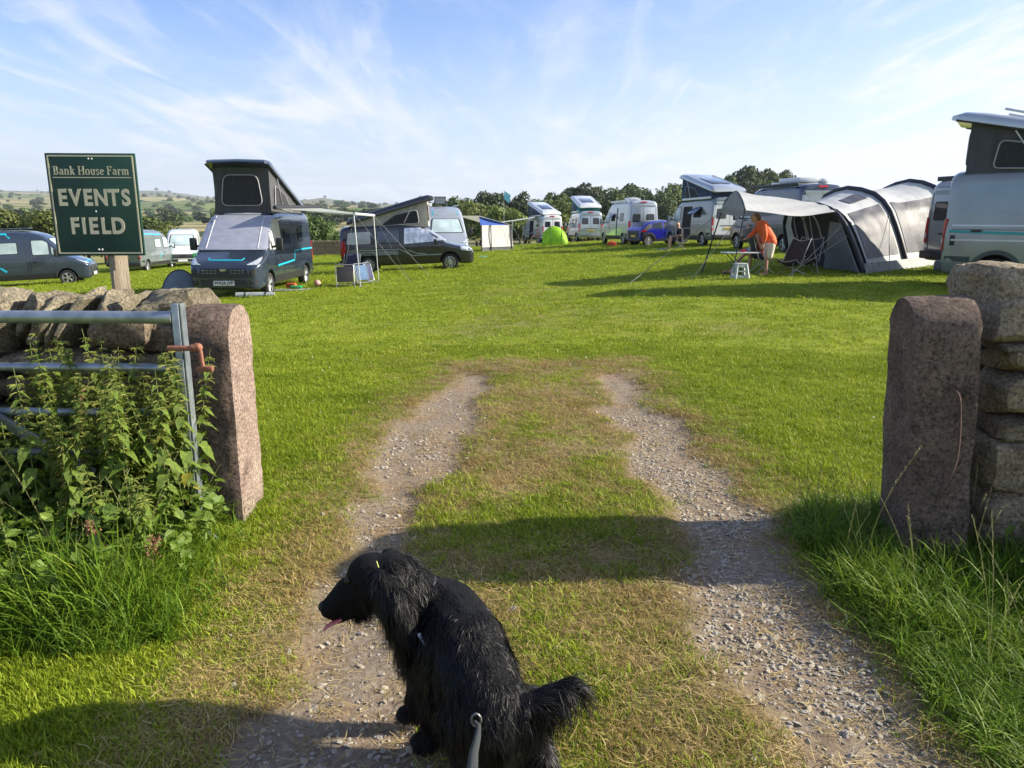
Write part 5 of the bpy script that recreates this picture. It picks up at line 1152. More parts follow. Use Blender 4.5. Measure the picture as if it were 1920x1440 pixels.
# ---------------------------------------------------------------- camping gear
def W(px, py, d):
    """point seen at a photo pixel at horizontal distance d"""
    a = -PITCH-math.atan((py-720)/FPX); z = CAM_H+d*math.tan(a); cd = d*math.cos(PITCH)+(CAM_H-z)*math.sin(PITCH); return Vector(((px-960)/FPX*cd, d, z))
ROPE = M('guy_rope', (.30, .30, .29), .8); POLE = M('awning_pole', (.55, .56, .55), .4, .6, .1)
# roll-out awning of the dark pop-top van
aw = empty('awning', (-7.3, 25.0, gz(-7.3, 25)), 0, 'pale roll-out awning on two poles beside the dark pop-top van', 'awning'); o_ = Vector(aw.location)
mb = MB(); rows = []
A0, A1, B0, B1 = W(515, 391, 22.6), W(598, 390, 26.4), W(664, 401, 22.9), W(701, 404, 25.8)
for i in range(9):
    t = i/8; a = A0.lerp(B0, t); b = A1.lerp(B1, t); rows.append([a.lerp(b, j/6)-o_-Vector((0, 0, .07*math.sin(math.pi*t)*math.sin(math.pi*j/6))) for j in range(7)])
mb.grid(rows); mb.build('canopy', AWN, aw, 50)
mb = MB(); mb.tube([B0-o_, B1-o_], .045, 8); mb.build('front_rail', WHT, aw, 50)
mb = MB(); mb.tube([A0-o_+Vector((0, 0, .03)), A1-o_+Vector((0, 0, .03))], .06, 8); mb.build('roller_case', BLK, aw, 50)
for p, q in ((W(663, 400, 22.95), W(676, 537, 22.9)), (W(700, 404, 25.7), W(710, 522, 25.6))):
    q.z = gz(q.x, q.y); mb = MB(); mb.tube([p-o_, p.lerp(q, .5)-o_], .020, 8); mb.tube([p.lerp(q, .5)-o_, q-o_], .015, 8); mb.box(q-o_+Vector((0, 0, .02)), (.1, .1, .02)); mb.build('pole', POLE, aw, 50)
for p, q in ((B0, W(770, 532, 24)), (B1, W(806, 516, 26.5)), (B0, W(640, 520, 24.5)), (B1, W(770, 532, 24))):
    q.z = gz(q.x, q.y); mb = MB(); mb.tube([p-o_, q-o_], .004, 4); mb.build('guy_rope', ROPE, aw)
def camp_chair(loc, rz, label, fab, folded=False, h=.95):
    c = empty('camping_chair', (loc[0], loc[1], gz(loc[0], loc[1])), R(rz), label, 'camping chair', 'camping chairs'); T_ = ALU
    if folded:
        for k, (a, b) in enumerate((((-.26, -.02, .05), (.26, .06, .62)), ((-.26, .10, .08), (.26, .16, .60)))):
            mb = MB(); y_ = .05*k; P = rpoly([(-.27, .08), (-.27, .66), (.27, .66), (.27, .08)], .06); mb.tube([(p.x, y_+p.y*.22, p.y) for p in P+[P[0]]], .013, 6); mb.build('frame', T_, c, 60)
            mb = MB(); mb.box((0, y_+.08, .38), (.48, .03, .46), (R(-12), 0, 0), .012); mb.build('seat' if k else 'backrest', fab, c, 40)
        for s in (-1, 1):
            mb = MB(); mb.tube([(s*.27, .02, .10), (s*.27, -.18, 0)], .012, 6); mb.build('leg', T_, c); mb = MB(); mb.tube([(s*.27, .12, .15), (s*.27, .30, 0)], .012, 6); mb.build('leg', T_, c)
        return c
    mb = MB(); mb.grid([[(x_, y_, .42-.03*math.cos(x_*6)+.02) for x_ in (-.25, -.12, 0, .12, .25)] for y_ in (-.24, -.1, .05, .2)]); o = mb.build('seat', fab, c, 50); s_ = o.modifiers.new('t', 'SOLIDIFY'); s_.thickness = .015
    mb = MB(); mb.grid([[(x_, .2+t*.16+.03*math.cos(x_*6), .44+t*(h-.42)) for x_ in (-.25, -.12, 0, .12, .25)] for t in (0, .33, .66, 1)]); o = mb.build('backrest', fab, c, 50); s_ = o.modifiers.new('t', 'SOLIDIFY'); s_.thickness = .015
    for s in (-1, 1):
        mb = MB(); mb.tube([(s*.27, -.26, 0), (s*.27, .22, .45), (s*.27, .37, h)], .012, 6); mb.build('frame_side', T_, c, 60); mb = MB(); mb.tube([(s*.27, .30, 0), (s*.27, -.24, .44)], .012, 6); mb.build('leg', T_, c, 60); mb = MB(); mb.box((s*.29, -.02, .64), (.05, .44, .025), None, .01); mb.build('armrest', BLK, c, 40)
    return c
NVF = M('navy_fabric', (.035, .04, .09), .8, 0, .2, 8, .3, 80); BKF = M('black_fabric', (.02, .02, .026), .85, 0, .25, 8, .3, 60)
p = W(648, 533, 23.3); camp_chair((p.x, p.y), 15, 'folded black camping chair lying nearest the awning pole', BKF, True)
p = W(655, 515, 24.6); camp_chair((p.x, p.y), -8, 'upright navy camping chair behind the folded ones under the awning', NVF)
p = W(683, 528, 23.8); camp_chair((p.x, p.y), 60, 'folded blue camping chair leaning between the awning poles', M('blue_fabric', (.06, .12, .22), .8, 0, .2, 8), True)
p = W(697, 524, 24.3); camp_chair((p.x, p.y), 80, 'folded navy camping chair with its frame legs splayed by the second awning pole', NVF, True)
# mat and step beside the van door, ball, rolled sheet, round shade
p = W(548, 541, 23.0); o = MB(); o.box((0, 0, .02), (1.2, .6, .03), None, .01); o = o.build('door_mat', M('mat_grey', (.25, .27, .27), .9), None, 30, (p.x, p.y, gz(p.x, p.y)), (0, 0, R(10))); tag(o, 'grey door mat on the grass beside the dark pop-top van', 'mat')
p = W(556, 537, 23.2); o = MB(); o.box((0, 0, .06), (.34, .26, .05), None, .02); [o.box((a, b, .02), (.05, .05, .05)) for a in (-.12, .12) for b in (-.08, .08)]; o = o.build('plastic_tray', M('green_plastic', (.02, .33, .10), .5), None, 30, (p.x, p.y, gz(p.x, p.y)+.035)); tag(o, 'small green plastic tray on the mat by the van', 'tray')
p = W(546, 533, 23.5); o = MB(); o.box((0, 0, .09), (.30, .2, .14), None, .03); o.box((0, 0, .17), (.24, .03, .02), None, .01); o = o.build('toy_box', M('orange_plastic', (.5, .12, .03), .5), None, 30, (p.x, p.y, gz(p.x, p.y)+.03)); tag(o, 'small orange box on the mat under the van', 'box')
p = W(595, 531, 24.2); o = MB(); o.sphere((0, 0, .1), .11, 16, 10); o = o.build('ball', M('pink_plastic', (.62, .33, .28), .5), None, 60, (p.x, p.y, gz(p.x, p.y))); tag(o, 'pink ball lying on the grass right of the dark pop-top van', 'ball')
p = W(482, 565, 21.0); rl = empty('rolled_groundsheet', (p.x, p.y, gz(p.x, p.y)+.06), R(8), 'grey rolled groundsheet lying on the grass before the van front wheel', 'groundsheet'); mb = MB(); mb.tube([(-.55, 0, 0), (0, 0, .004), (.48, 0, 0)], [.085, .08, .075], 14); mb.build('roll', M('groundsheet_grey', (.28, .30, .29), .6, 0, .2, 8, .5, 12), rl, 50)
for x_ in (-.3, .25): mb = MB(); mb.tube([(x_-.02, 0, 0), (x_+.02, 0, 0)], .089, 14); mb.build('strap', BLK, rl, 50)
p = W(340, 552, 21.4); sh = empty('sun_shade', (p.x, p.y, gz(p.x, p.y)), R(20), 'blue grey hooped fabric shade standing against the front of the dark pop-top van', 'sun shade')
mb = MB(); H_ = [(-.52*math.cos(a), 0.10*math.sin(a), .84*math.sin(a)) for a in np.linspace(0, math.pi, 17)]; mb.tube(H_, .016, 6); mb.build('hoop', BLK, sh, 60)
mb = MB(); mb.grid([[(q[0]*.98*t, q[1]-.10*(1-t*t), q[2]*t*.99) for q in H_] for t in (.02, .35, .7, 1)]); mb.build('fabric', M('slate_fabric', (.10, .13, .20), .6, 0, .15, 3, .3, 6), sh, 60)
# white awning tent with a blue inner wall
def quad(mb, a, b, c, d, n=8, sag=0, seed=0):
    a, b, c, d = map(Vector, (a, b, c, d)); nn = (b-a).cross(d-a).normalized(); rows = []
    for i in range(n+1):
        s = i/n; row = []
        for j in range(n+1):
            t = j/n; p_ = a.lerp(b, s).lerp(d.lerp(c, s), t); w_ = 16*s*(1-s)*t*(1-t); row.append(p_-nn*sag*w_+nn*sag*.35*(float(vnoise(s*9+seed, t*9, seed))-.5)*min(1, w_*2))
        rows.append(row)
    mb.grid(rows)
TW = M('tent_white', (.64, .63, .60), .8, 0, .06, 5, .25, 8, trans=.25); TB = M('tent_blue', (.02, .08, .38), .8, 0, .1, trans=.2); TG = M('tent_grey', (.10, .105, .115), .8, 0, .15, 4, .4, 6, trans=.15)
cx_ = W(915, 462, 52); t1 = empty('awning_tent', (cx_.x, 52, gz(cx_.x, 52)), R(38), 'white awning tent with a blue band under its roof, right of the silver van', 'tent'); t1.scale = (1.15, 1.1, 1.05)
for nm, mt, qs in (('front_wall', TW, [((-1.25, -1.1, .28), (1.05, -1.1, .28), (.9, -1.0, 1.62), (-1.2, -1.0, 1.62))]), ('mud_skirt', TG, [((-1.3, -1.15, 0), (1.12, -1.15, 0), (1.05, -1.1, .28), (-1.25, -1.1, .28))]),
        ('inner_wall', TB, [((-1.2, -.99, 1.62), (.9, -.99, 1.62), (.4, -.9, 1.78), (-1.25, -.9, 2.15))]), ('roof', TW, [((-1.3, -1.05, 2.2), (1.0, -1.05, 1.62), (1.1, 1.3, 1.55), (-1.3, 1.3, 2.2))]), ('side_wall', TW, [((1.08, -1.12, .02), (1.3, 1.3, .02), (1.1, 1.3, 1.58), (.95, -1.02, 1.62))])):
    mb = MB()
    for k, q in enumerate(qs): quad(mb, *q, sag=.05, seed=k+3)
    mb.build(nm, mt, t1, 60)
for x_ in (-1.22, -.55, .95): mb = MB(); mb.tube([(x_, -1.14, .02), (x_*.96, -1.04, 1.66)], .03, 6); mb.build('pole', M('pole_brown', (.05, .03, .03), .7), t1, 60)
for x_ in (.2, 1.35): mb = MB(); mb.tube([(x_*.7+.1, -1.03, 1.6), (x_, -2.0, 0)], .008, 4); mb.build('guy_rope', ROPE, t1)
p = W(905, 477, 41); o = MB(); o.box((0, 0, .02), (.42, .12, .03), (0, 0, .2), .012); o.tube([(-.2, .02, .03), (0, -.1, .04), (.25, .05, .03)], .018, 6); o = o.build('water_hose', M('cyan_plastic', (.05, .42, .55), .5), None, 40, (p.x, p.y, gz(p.x, p.y)+.01)); tag(o, 'short piece of cyan hose lying on the grass', 'hose')
# flag
p = W(950, 372, 60); fl = empty('flag', (p.x, 60, gz(p.x, 60)), 0, 'small light blue flag drooping from a thin pole before the trees', 'flag'); zt_ = W(944, 357, 60).z-gz(p.x, 60)
mb = MB(); mb.tube([(-.2, 0, 0), (-.22, 0, zt_)], .014, 6); mb.build('pole', POLE, fl)
mb = MB(); mb.grid([[(-.21+s*(.50-.1*t)+.03*math.sin(t*5), .05*math.sin(s*8+t*4), zt_-.02-t*.55-s*(.30+.1*t)) for s in np.linspace(0, 1, 8)] for t in np.linspace(0, 1, 6)]); mb.build('cloth', M('sky_blue_cloth', (.18, .50, .62), .8, 0, .1, trans=.3), fl, 60)
# roll-out awning of the farthest white van
aw = empty('awning', (1.2, 71, gz(1.2, 71)), 0, 'white roll-out awning of the small white van, held by one pale pole', 'awning'); o_ = Vector(aw.location); mb = MB(); quad(mb, W(962, 415, 70)-o_, W(1000, 407, 70)-o_, W(1010, 405, 73)-o_, W(972, 414, 73)-o_, 4, .05); mb.build('canopy', TW, aw, 60)
q = W(960, 460, 70); q.z = gz(q.x, 70); mb = MB(); mb.tube([W(961, 415, 70)-o_, q-o_], .05, 6); mb.build('pole', POLE, aw, 60)
mb = MB(); mb.tube([W(940, 417, 69)-o_, W(1002, 408, 70)-o_], .05, 6); mb.build('front_rail', WHT, aw, 60)
# lime pop-up tent
p = W(1041, 457, 57); LG = M('lime_fabric', (.30, .58, .012), .6, 0, .12, 5, .3, 8, trans=.35); lt = empty('popup_tent', (p.x, 57, gz(p.x, 57)), R(-8), 'lime green pop-up tent among the white vans', 'tent')
mb = MB(); rows = []
for i in range(15):
    u = -1+2*i/14; hh = 1.38*math.sqrt(max(0, 1-((u+.1)/1.12)**2)); ww = .95*(1-.12*u*u); rows.append([(u*.92+.02*math.sin(v*4), -math.cos(v)*ww*.8, max(.0, math.sin(v)*hh)) for v in np.linspace(0, math.pi, 15)])
mb.grid(rows); mb.build('canopy', LG, lt, 60)
for u, r_ in ((-.15, .018), (.62, .016)): i = int((u+1)*7); mb = MB(); mb.tube([(q[0], q[1]*1.015, q[2]*1.015) for q in rows[i]], r_, 5); mb.build('hoop', M('dark_green', (.06, .14, .01), .7), lt, 60)
# small things by the vans
p = W(1147, 455, 48.5); o = MB(); o.box((0, 0, .14), (.55, .35, .26), None, .1); o.tube([(-.15, 0, .26), (0, 0, .36), (.15, 0, .26)], .02, 5); o = o.build('bag', M('red_fabric', (.50, .05, .02), .7), None, 40, (p.x, p.y, gz(p.x, p.y))); tag(o, 'red bag on the grass by the wheel of the tall silver van', 'bag')
p = W(1243, 458, 38.5); o = MB(); o.box((0, 0, .02), (.62, .5, .03), None, .012); o.box((.05, .05, .05), (.3, .22, .05), None, .02); o = o.build('mat', M('blue_mat', (.015, .04, .35), .7), None, 30, (p.x, p.y, gz(p.x, p.y))); tag(o, 'small blue mat in front of the man in black', 'mat')
# ---------------------------------------------------------------- the big grey air-beam awning tent
LT = M('tent_light_grey', (.50, .51, .52), .65, 0, .10, 5, .8, 3.2, trans=.22, stretch=(1, 1, .3)); DG = M('tent_tinted_window', (.065, .065, .078), .48, 0, .25, 3, .9, 2.6, spec=.15, stretch=(1, 1, .35)); NV = M('air_beam_navy', (.012, .015, .028), .6, 0, .15); DKI = M('tent_inside_shade', (.035, .036, .042), .9, 0, .2)
tt = empty('awning_tent', (10.4, 23.0, 0.03), 0, 'large pale grey air-beam awning tent with navy arches and tinted windows', 'tent'); to = Vector(tt.location)
def archpts(n0, n1, h, lean=0, n=16, sq=.56):
    """arch from near foot to far foot"""
    a = Vector(n0); b = Vector(n1); out_ = []; S = [0, .035, .085, .20, .5, .80, .915, .965, 1]; Zp = [0, .36, .70, .90, 1, .90, .70, .36, 0]
    for i in range(n+1):
        t = i/n*8; s = float(np.interp(t, range(9), S)); z = float(np.interp(t, range(9), Zp)); p_ = a.lerp(b, s); p_ += Vector((lean*z, 0, h*z)); out_.append(p_)
    for _ in range(1): out_ = [out_[0]]+[out_[i]*.6+(out_[i-1]+out_[i+1])*.2 for i in range(1, n)]+[out_[-1]]
    return out_
a1 = archpts((9.42, 20.5, .03), (8.75, 24.2, .03), 1.88, -.62); a2 = archpts((11.55, 22.35, .05), (10.6, 26.4, .05), 2.34, -.62); a3 = archpts((13.35, 23.75, .05), (12.5, 27.8, .05), 2.62, .15)
am = [Vector(p_)+Vector((.10, .10, .0)) for p_ in a1]
def skin(mb, A_, B_, i0, i1, n=12, s0=0, s1=1, sag=.07, push=0, seed=0):
    rows = []
    for i in range(n+1):
        s = s0+(s1-s0)*i/n; row = []
        for j in range((i1-i0)*3+1):
            k = i0+j/3; ki = min(int(k), len(A_)-2); f = k-ki; pa = A_[ki].lerp(A_[ki+1], f); pb = B_[ki].lerp(B_[ki+1], f); p_ = pa.lerp(pb, s); c = (A_[0]+A_[-1]+B_[0]+B_[-1])/4
            out_ = Vector((0, p_.y-(A_[0].lerp(A_[-1], .5).lerp(B_[0].lerp(B_[-1], .5), s)).y, (p_.z)*.6)).normalized(); w_ = 4*s*(1-s)
            p_ = p_-out_*sag*w_*(.8+.8*float(vnoise(s*3, k*.5, seed+2)))+out_*(push+.055*(float(vnoise(s*12+seed, k*1.3, seed))-.5)*w_); row.append(p_-to)
        rows.append(row)
    mb.grid(rows)
mb = MB(); skin(mb, a1, a2, 0, 16, 14); mb.build('tunnel', LT, tt, 70)
mb = MB(); skin(mb, a2, a3, 0, 16, 12, sag=.10, seed=4); mb.build('main_room', LT, tt, 70)
mb = MB(); skin(mb, a1, a2, 1, 5, 14, .22, .90, push=.022, seed=0); mb.build('tinted_window', DG, tt, 70)
mb = MB(); skin(mb, a2, a3, 1, 5, 14, .12, 1.0, push=.022, seed=4, sag=.10); mb.build('tinted_window', DG, tt, 70)
mb = MB(); skin(mb, a1, a2, 6, 7, 6, .45, .85, push=.02, seed=0); mb.build('roof_window', DG, tt, 70)
for A_, r_ in ((a1, .065), (a2, .085), (a3, .08)):
    mb = MB(); mb.tube([p_-to+Vector((0, -.03, .02)) for p_ in A_], r_, 10, flat=.8); mb.build('air_beam', NV, tt, 60)
# skirt
mb = MB(); pts_ = [a1[0], a1[0].lerp(a2[0], .5), a2[0], a2[0].lerp(a3[0], .5), a3[0]]
mb.grid([[p_-to+Vector((0, -.03, .26)) for p_ in pts_], [p_-to+Vector((.02, -.16, .0)) for p_ in pts_]]); mb.build('mud_skirt', M('skirt_grey', (.16, .17, .165), .6, 0, .3, 5, .8, 9), tt, 60)
# front: opening closed by a flat sheet painted as inside shade, side panels and rolled door
mb = MB(); C_ = [p_-to+Vector((.25, .1, 0)) for p_ in a1]; mb.add(C_, [tuple(range(len(C_)))]); mb.build('inner_room_shade', DKI, tt)
g0 = a1[0]-to; g1 = a1[-1]-to
def fp(s, z): p_ = g0.lerp(g1, s); return Vector((p_.x-.62*min(1, z/1.9)-.04, p_.y, z))
mb = MB(); quad(mb, fp(.04, .03), fp(.40, .03)+Vector((-.15, 0, 0)), fp(.24, 1.35), fp(.10, 1.3), 10, .06, 3); mb.build('door_panel', M('slate_panel', (.16, .18, .23), .6, 0, .15, 4, .6, 5, trans=.1), tt, 60)
mb = MB(); quad(mb, fp(.93, .03), fp(.78, .03), fp(.80, 1.4), fp(.88, 1.2), 8, .05, 5); mb.build('door_panel', LT, tt, 60)
for s, w_ in ((.50, .10), (.66, .08)):
    mb = MB(); P = [fp(s-w_, .05), fp(s-w_, 1.1), fp(s-w_*.7, 1.45), fp(s, 1.6), fp(s+w_*.7, 1.45), fp(s+w_, 1.1), fp(s+w_, .05)]; mb.tube(catmull(P, 4), .02, 5); mb.build('door_piping', M('piping_grey', (.3, .3, .3), .7), tt, 60)
# porch canopy reaching to the left on a hoop
ct = Vector(tt.location); hoop = [W(1352, 399, 21.6), W(1360, 378, 21.2), W(1379, 359, 20.6), W(1390, 372, 19.8), W(1397, 393, 19.2)]
hoop = catmull(hoop, 5); back = [a1[14].lerp(a1[3], i/(len(hoop)-1)) for i in range(len(hoop))]
back = []
for i in range(len(hoop)): k = 10.8-(10.8-5.2)*i/(len(hoop)-1); ki = int(k); back.append(a1[ki].lerp(a1[ki+1], k-ki)+Vector((-.05, -.05, .06)))
mb = MB(); rows = []
for i in range(19):
    s = i/18; rows.append([hoop[j].lerp(back[j], s)-ct-Vector((0, 0, .11*4*s*(1-s)*(.55+.45*math.cos(j/len(hoop)*6.28))+.02*math.sin(j*1.7+s*9))) for j in range(len(hoop))])
mb.grid(rows); mb.build('porch_canopy', M('canopy_white', (.44, .45, .46), .7, 0, .06, 4, .3, 4, trans=.30), tt, 60)
mb = MB(); mb.tube([p_-ct for p_ in hoop], .022, 6); mb.build('canopy_hoop', NV, tt, 60)
mb = MB(); mid_ = sum(hoop, Vector())/len(hoop); mb.add([p_-ct+Vector((-.02, 0, 0)) for p_ in hoop], [tuple(range(len(hoop)))]); mb.build('canopy_front', M('canopy_mesh_grey', (.30, .31, .32), .8, 0, .1, trans=.3), tt)
for p_, q_, r_, mt in ((hoop[-1], W(1372, 515, 19.4), .016, NV), (hoop[0], W(1316, 502, 21.6), .02, NV)):
    q_ = q_.copy(); q_.z = gz(q_.x, q_.y); mb = MB(); mb.tube([p_-ct, q_-ct], r_, 6); mb.build('canopy_pole', mt, tt, 60)
for p_, q_ in ((W(1370, 383, 21), W(1180, 519, 19.3)), (W(1395, 395, 19.3), W(1295, 519, 19.3)), (a1[3], W(1475, 513, 20)), (a1[4], W(1480, 515, 19.8)), (a1[5], W(1612, 514, 20)), (a2[4], W(1668, 508, 20.8)), (a1[8], W(1535, 513, 20))):
    q_ = q_.copy(); q_.z = gz(q_.x, q_.y); mb = MB(); mb.tube([Vector(p_)-ct, q_-ct], .010, 5); mb.build('guy_line', M('guy_strap', (.22, .22, .20), .8), tt)
# chairs before the tent
def moon_chair(loc, rz, label, s=1.0):
    c = empty('camping_chair', (loc[0], loc[1], gz(loc[0], loc[1])), R(rz), label, 'camping chair', 'camping chairs'); c.scale = (s, s, s)
    mb = MB(); rows = []
    for i in range(9):
        t = i/8; y_ = -.36+.70*t; z_ = .44-.16*math.sin(min(1, t*1.6)*math.pi)*.9+max(0, t-.45)*1.25; rows.append([(x_*(1.0-.10*t), y_+.08*abs(x_)*1.5, z_+.42*abs(x_)**1.7) for x_ in np.linspace(-.43, .43, 9)])
    mb.grid(rows); o = mb.build('seat', BKF, c, 60); m_ = o.modifiers.new('t', 'SOLIDIFY'); m_.thickness = .02
    mb = MB(); R_ = [r_[0] for r_ in rows]+[p_ for p_ in rows[-1]]+[r_[-1] for r_ in rows[::-1]]+[p_ for p_ in rows[0][::-1]]; mb.tube(R_, .012, 5); mb.build('piping', M('piping_light', (.35, .35, .37), .7), c, 60)
    for a, b in (((-.38, -.34, 0), (.30, .28, .62)), ((.38, -.34, 0), (-.30, .28, .62)), ((-.36, .36, 0), (.32, -.30, .40)), ((.36, .36, 0), (-.32, -.30, .40))): mb = MB(); mb.tube([a, b], .012, 5); mb.build('leg', ALU, c)
    return c
p = W(1484, 514, 20.4); moon_chair((p.x, p.y), -62, 'black bucket camping chair with pale piping at the tent door', .78)
p = W(1510, 512, 21.0); moon_chair((p.x+.1, p.y+.2), -40, 'second black bucket chair, half inside the awning tent', .78)
# table and step stool
tb_ = W(1386, 472, 20.0); t_ = empty('camping_table', (tb_.x, 20.0, gz(tb_.x, 20)), R(6), 'low pale folding table between the seated person and the step stool', 'table')
mb = MB(); mb.box((0, 0, .63), (.85, .5, .025), None, .008); mb.build('table_top', M('table_pale', (.5, .5, .48), .4), t_, 30)
for a, b in (((-.34, -.2, 0), (.30, -.2, .62)), ((.34, -.2, 0), (-.30, -.2, .62)), ((-.34, .2, 0), (.30, .2, .62)), ((.34, .2, 0), (-.30, .2, .62))): mb = MB(); mb.tube([a, b], .011, 5); mb.build('leg', BLK, t_)
p = W(1393, 466, 20.0); o = MB(); o.sphere((0, 0, .03), .07, 10, 6, (1.4, 1, .5)); o = o.build('cloth_bundle', M('pink_cloth', (.6, .04, .10), .8), None, 60, (p.x, p.y, gz(tb_.x, 20)+.645)); tag(o, 'crumpled pink cloth on the folding table', 'cloth')
p = W(1404, 463, 20.05); o = MB(); o.lathe([(0, 0), (.035, 0), (.04, .11), (.036, .11), (.03, .01)], (0, 0, 0), 2, 12); o = o.build('cup', M('blue_cup', (.15, .2, .3), .5), None, 60, (p.x, p.y, gz(tb_.x, 20)+.645)); tag(o, 'grey blue cup on the folding table', 'cup')
p = W(1387, 519, 19.3); st = empty('step_stool', (p.x, p.y, gz(p.x, p.y)), R(8), 'pale plastic step stool with oval holes standing before the table', 'step stool'); SPL = M('stool_plastic', (.40, .44, .43), .5, 0, .06)
mb = MB(); mb.box((0, 0, .385), (.30, .24, .03), None, .012); mb.build('top', SPL, st, 30)
for s in (-1, 1):
    for t in (-1, 1): mb = MB(); mb.tube([(s*.12, t*.09, .38), (s*.175, t*.13, 0)], [.035, .045], 4); mb.build('leg', SPL, st, 30)
for y_ in (-1, 1):
    for z_, hh in ((.33, .08), (.06, .07), (.20, .035)): mb = MB(); mb.box((0, y_*(.10+(.38-z_)*.09), z_), (.24+(.38-z_)*.28, .02, hh), None, .006); mb.build('side_web', SPL, st, 30)
for x_ in (-1, 1):
    for z_, hh in ((.33, .08), (.06, .07)): mb = MB(); mb.box((x_*(.125+(.38-z_)*.14), 0, z_), (.02, .2, hh), None, .006); mb.build('side_web', SPL, st, 30)
# ---------------------------------------------------------------- bodies
def blob_mesh(name, parts, voxel, it, mat):
    mb = MB()
    for q in parts:
        if len(q) == 4 and not hasattr(q[1], '__len__'):
            a, ra, b, rb = Vector(q[0]), q[1], Vector(q[2]), q[3]; n = max(2, int((b-a).length/max(min(ra, rb), .006)/.6)); n = min(n, 14)
            mb.tube([a.lerp(b, i/n) for i in range(n+1)], [ra+(rb-ra)*i/n for i in range(n+1)], 12); mb.sphere(a, ra, 12, 8); mb.sphere(b, rb, 12, 8)
        else:
            c, rr, rot = Vector(q[0]), q[1], q[2] if len(q) > 2 else (0, 0, 0); k = len(mb.v); mb.sphere((0, 0, 0), 1, 16, 10, rr); m_ = Matrix.Rotation(rot[2], 3, 'Z') @ Matrix.Rotation(rot[1], 3, 'Y') @ Matrix.Rotation(rot[0], 3, 'X')
            for i in range(k, len(mb.v)): mb.v[i] = tuple(m_ @ Vector(mb.v[i])+c)
    o = mb.build('tmp', mat); md = o.modifiers.new('r', 'REMESH'); md.mode = 'VOXEL'; md.voxel_size = voxel; md2 = o.modifiers.new('s', 'SMOOTH'); md2.factor = .5; md2.iterations = it
    me = evaluated(o); bpy.data.objects.remove(o); me.name = name; me.shade_smooth(); return me
SKIN = M('skin', (.48, .25, .17), .55, 0, .1, 12, .1, 60, col2=(.60, .34, .25)); SKT = M('tanned_skin', (.36, .18, .12), .55, 0, .1, 12, .1, 60, col2=(.46, .25, .18))
def hand(P, wrist, dirv, side, r=.009):
    """palm with five bent fingers"""
    w_ = Vector(wrist); d = Vector(dirv).normalized(); s = Vector(side).normalized(); n = d.cross(s).normalized(); P.append((w_, .024, w_+d*.075, .030)); P.append((w_+d*.07-s*.02, .018, w_+d*.07+s*.02, .018))
    for k, ln in enumerate((.066, .075, .070, .055)):
        a = w_+d*.075+s*(-.030+.020*k); b = a+d*ln*.55-n*.006; P.append((a, r, b, r*.92)); P.append((b, r*.92, b+d*ln*.35-n*.022, r*.8))
    a = w_+d*.02-s*.028; b = a+(d*.5-s*.8).normalized()*.038; P.append((a, r*1.2, b, r)); P.append((b, r, b+(d-s*.2).normalized()*.028, r*.85))
def head(P, c, fwd, up, r=.1):
    c = Vector(c); f = Vector(fwd).normalized(); u = Vector(up); u = (u-f*u.dot(f)).normalized(); s = f.cross(u); yaw = math.atan2(f.y, f.x); pit = -math.asin(max(-1, min(1, f.z)))
    P.append((c, (r*.98, r*.78, r*1.08), (0, pit, yaw))); P.append((c+f*r*.3-u*r*.75, r*.52, c+f*r*.62-u*r*.98, r*.36)); P.append((c+f*r*.93-u*.02, .013, c+f*r*1.12-u*.042, .016))
    for k in (-1, 1): P.append((c+s*k*r*.78-f*.01+u*.01, .016, c+s*k*r*.82-f*.005-u*.028, .012)); P.append((c+s*k*r*.34+f*r*.80+u*.016, .018, c+s*k*r*.4+f*r*.74+u*.016, .016))
    P.append((c+f*r*.82-u*r*.62, .016, c+f*r*.84-u*r*.70, .016))
def face(rt, c, fwd, up, r=.1):
    c = Vector(c); f = Vector(fwd).normalized(); u = Vector(up); u = (u-f*u.dot(f)).normalized(); s = f.cross(u)
    for k in (-1, 1): mb = MB(); mb.sphere(c+f*r*.93+s*k*.033+u*.008, .0085, 8, 6); mb.build('eye', M('eye_dark', (.02, .015, .012), .2), rt, 60)
    mb = MB(); mb.tube([c+f*r*1.0-u*r*.62+s*.024, c+f*r*1.03-u*r*.62, c+f*r*1.0-u*r*.62-s*.024], .006, 6); mb.build('mouth', M('lips', (.35, .10, .08), .5), rt, 60)
# standing woman in the orange jacket, bending over the table to the left; local frame, feet at origin
pw = W(1434, 514, 20.2); wr = empty('person', (pw.x, pw.y, gz(pw.x, pw.y)), 0, 'standing person in an orange jacket and cream shorts bending over the folding table', 'person')
P = []; hipc = (.07, 0, .90); ch = (-.16, 0, 1.27); nk = (-.27, -.01, 1.40); hd = (-.37, -.02, 1.50)
for s, fx in ((-1, -.03), (1, .03)):
    P += [((.07, s*.085, .86), .085, (.01+fx, s*.09, .47), .056), ((.01+fx, s*.09, .47), .054, (.03+fx, s*.09, .09), .036), ((.04+fx, s*.09, .05), .036, (-.14+fx, s*.10, .03), .030)]
P += [((hipc[0], -.06, hipc[2]), .11, (hipc[0], .06, hipc[2]), .11), (hipc, .12, ch, .14), ((ch[0], -.11, ch[2]+.03), .075, (ch[0], .11, ch[2]+.03), .075), (ch, .10, nk, .058), (nk, .052, hd, .055)]
wl, wr_ = (-.40, -.18, .86), (-.44, .20, .98)
P += [((ch[0]-.02, -.18, 1.31), .052, (-.14, -.22, 1.05), .044), ((-.14, -.22, 1.05), .042, (-.16, -.20, .84), .030), ((ch[0]-.02, .18, 1.31), .052, (-.30, .22, 1.10), .044), ((-.30, .22, 1.10), .042, (-.48, .16, .98), .028)]
hand(P, (-.16, -.20, .83), (-.2, 0, -1), (1, 0, 0)); hand(P, (-.48, .16, .98), (-.8, -.1, -.5), (0, 1, 0)); hf = (-.90, -.12, -.48); head(P, hd, hf, (-.4, 0, 1))
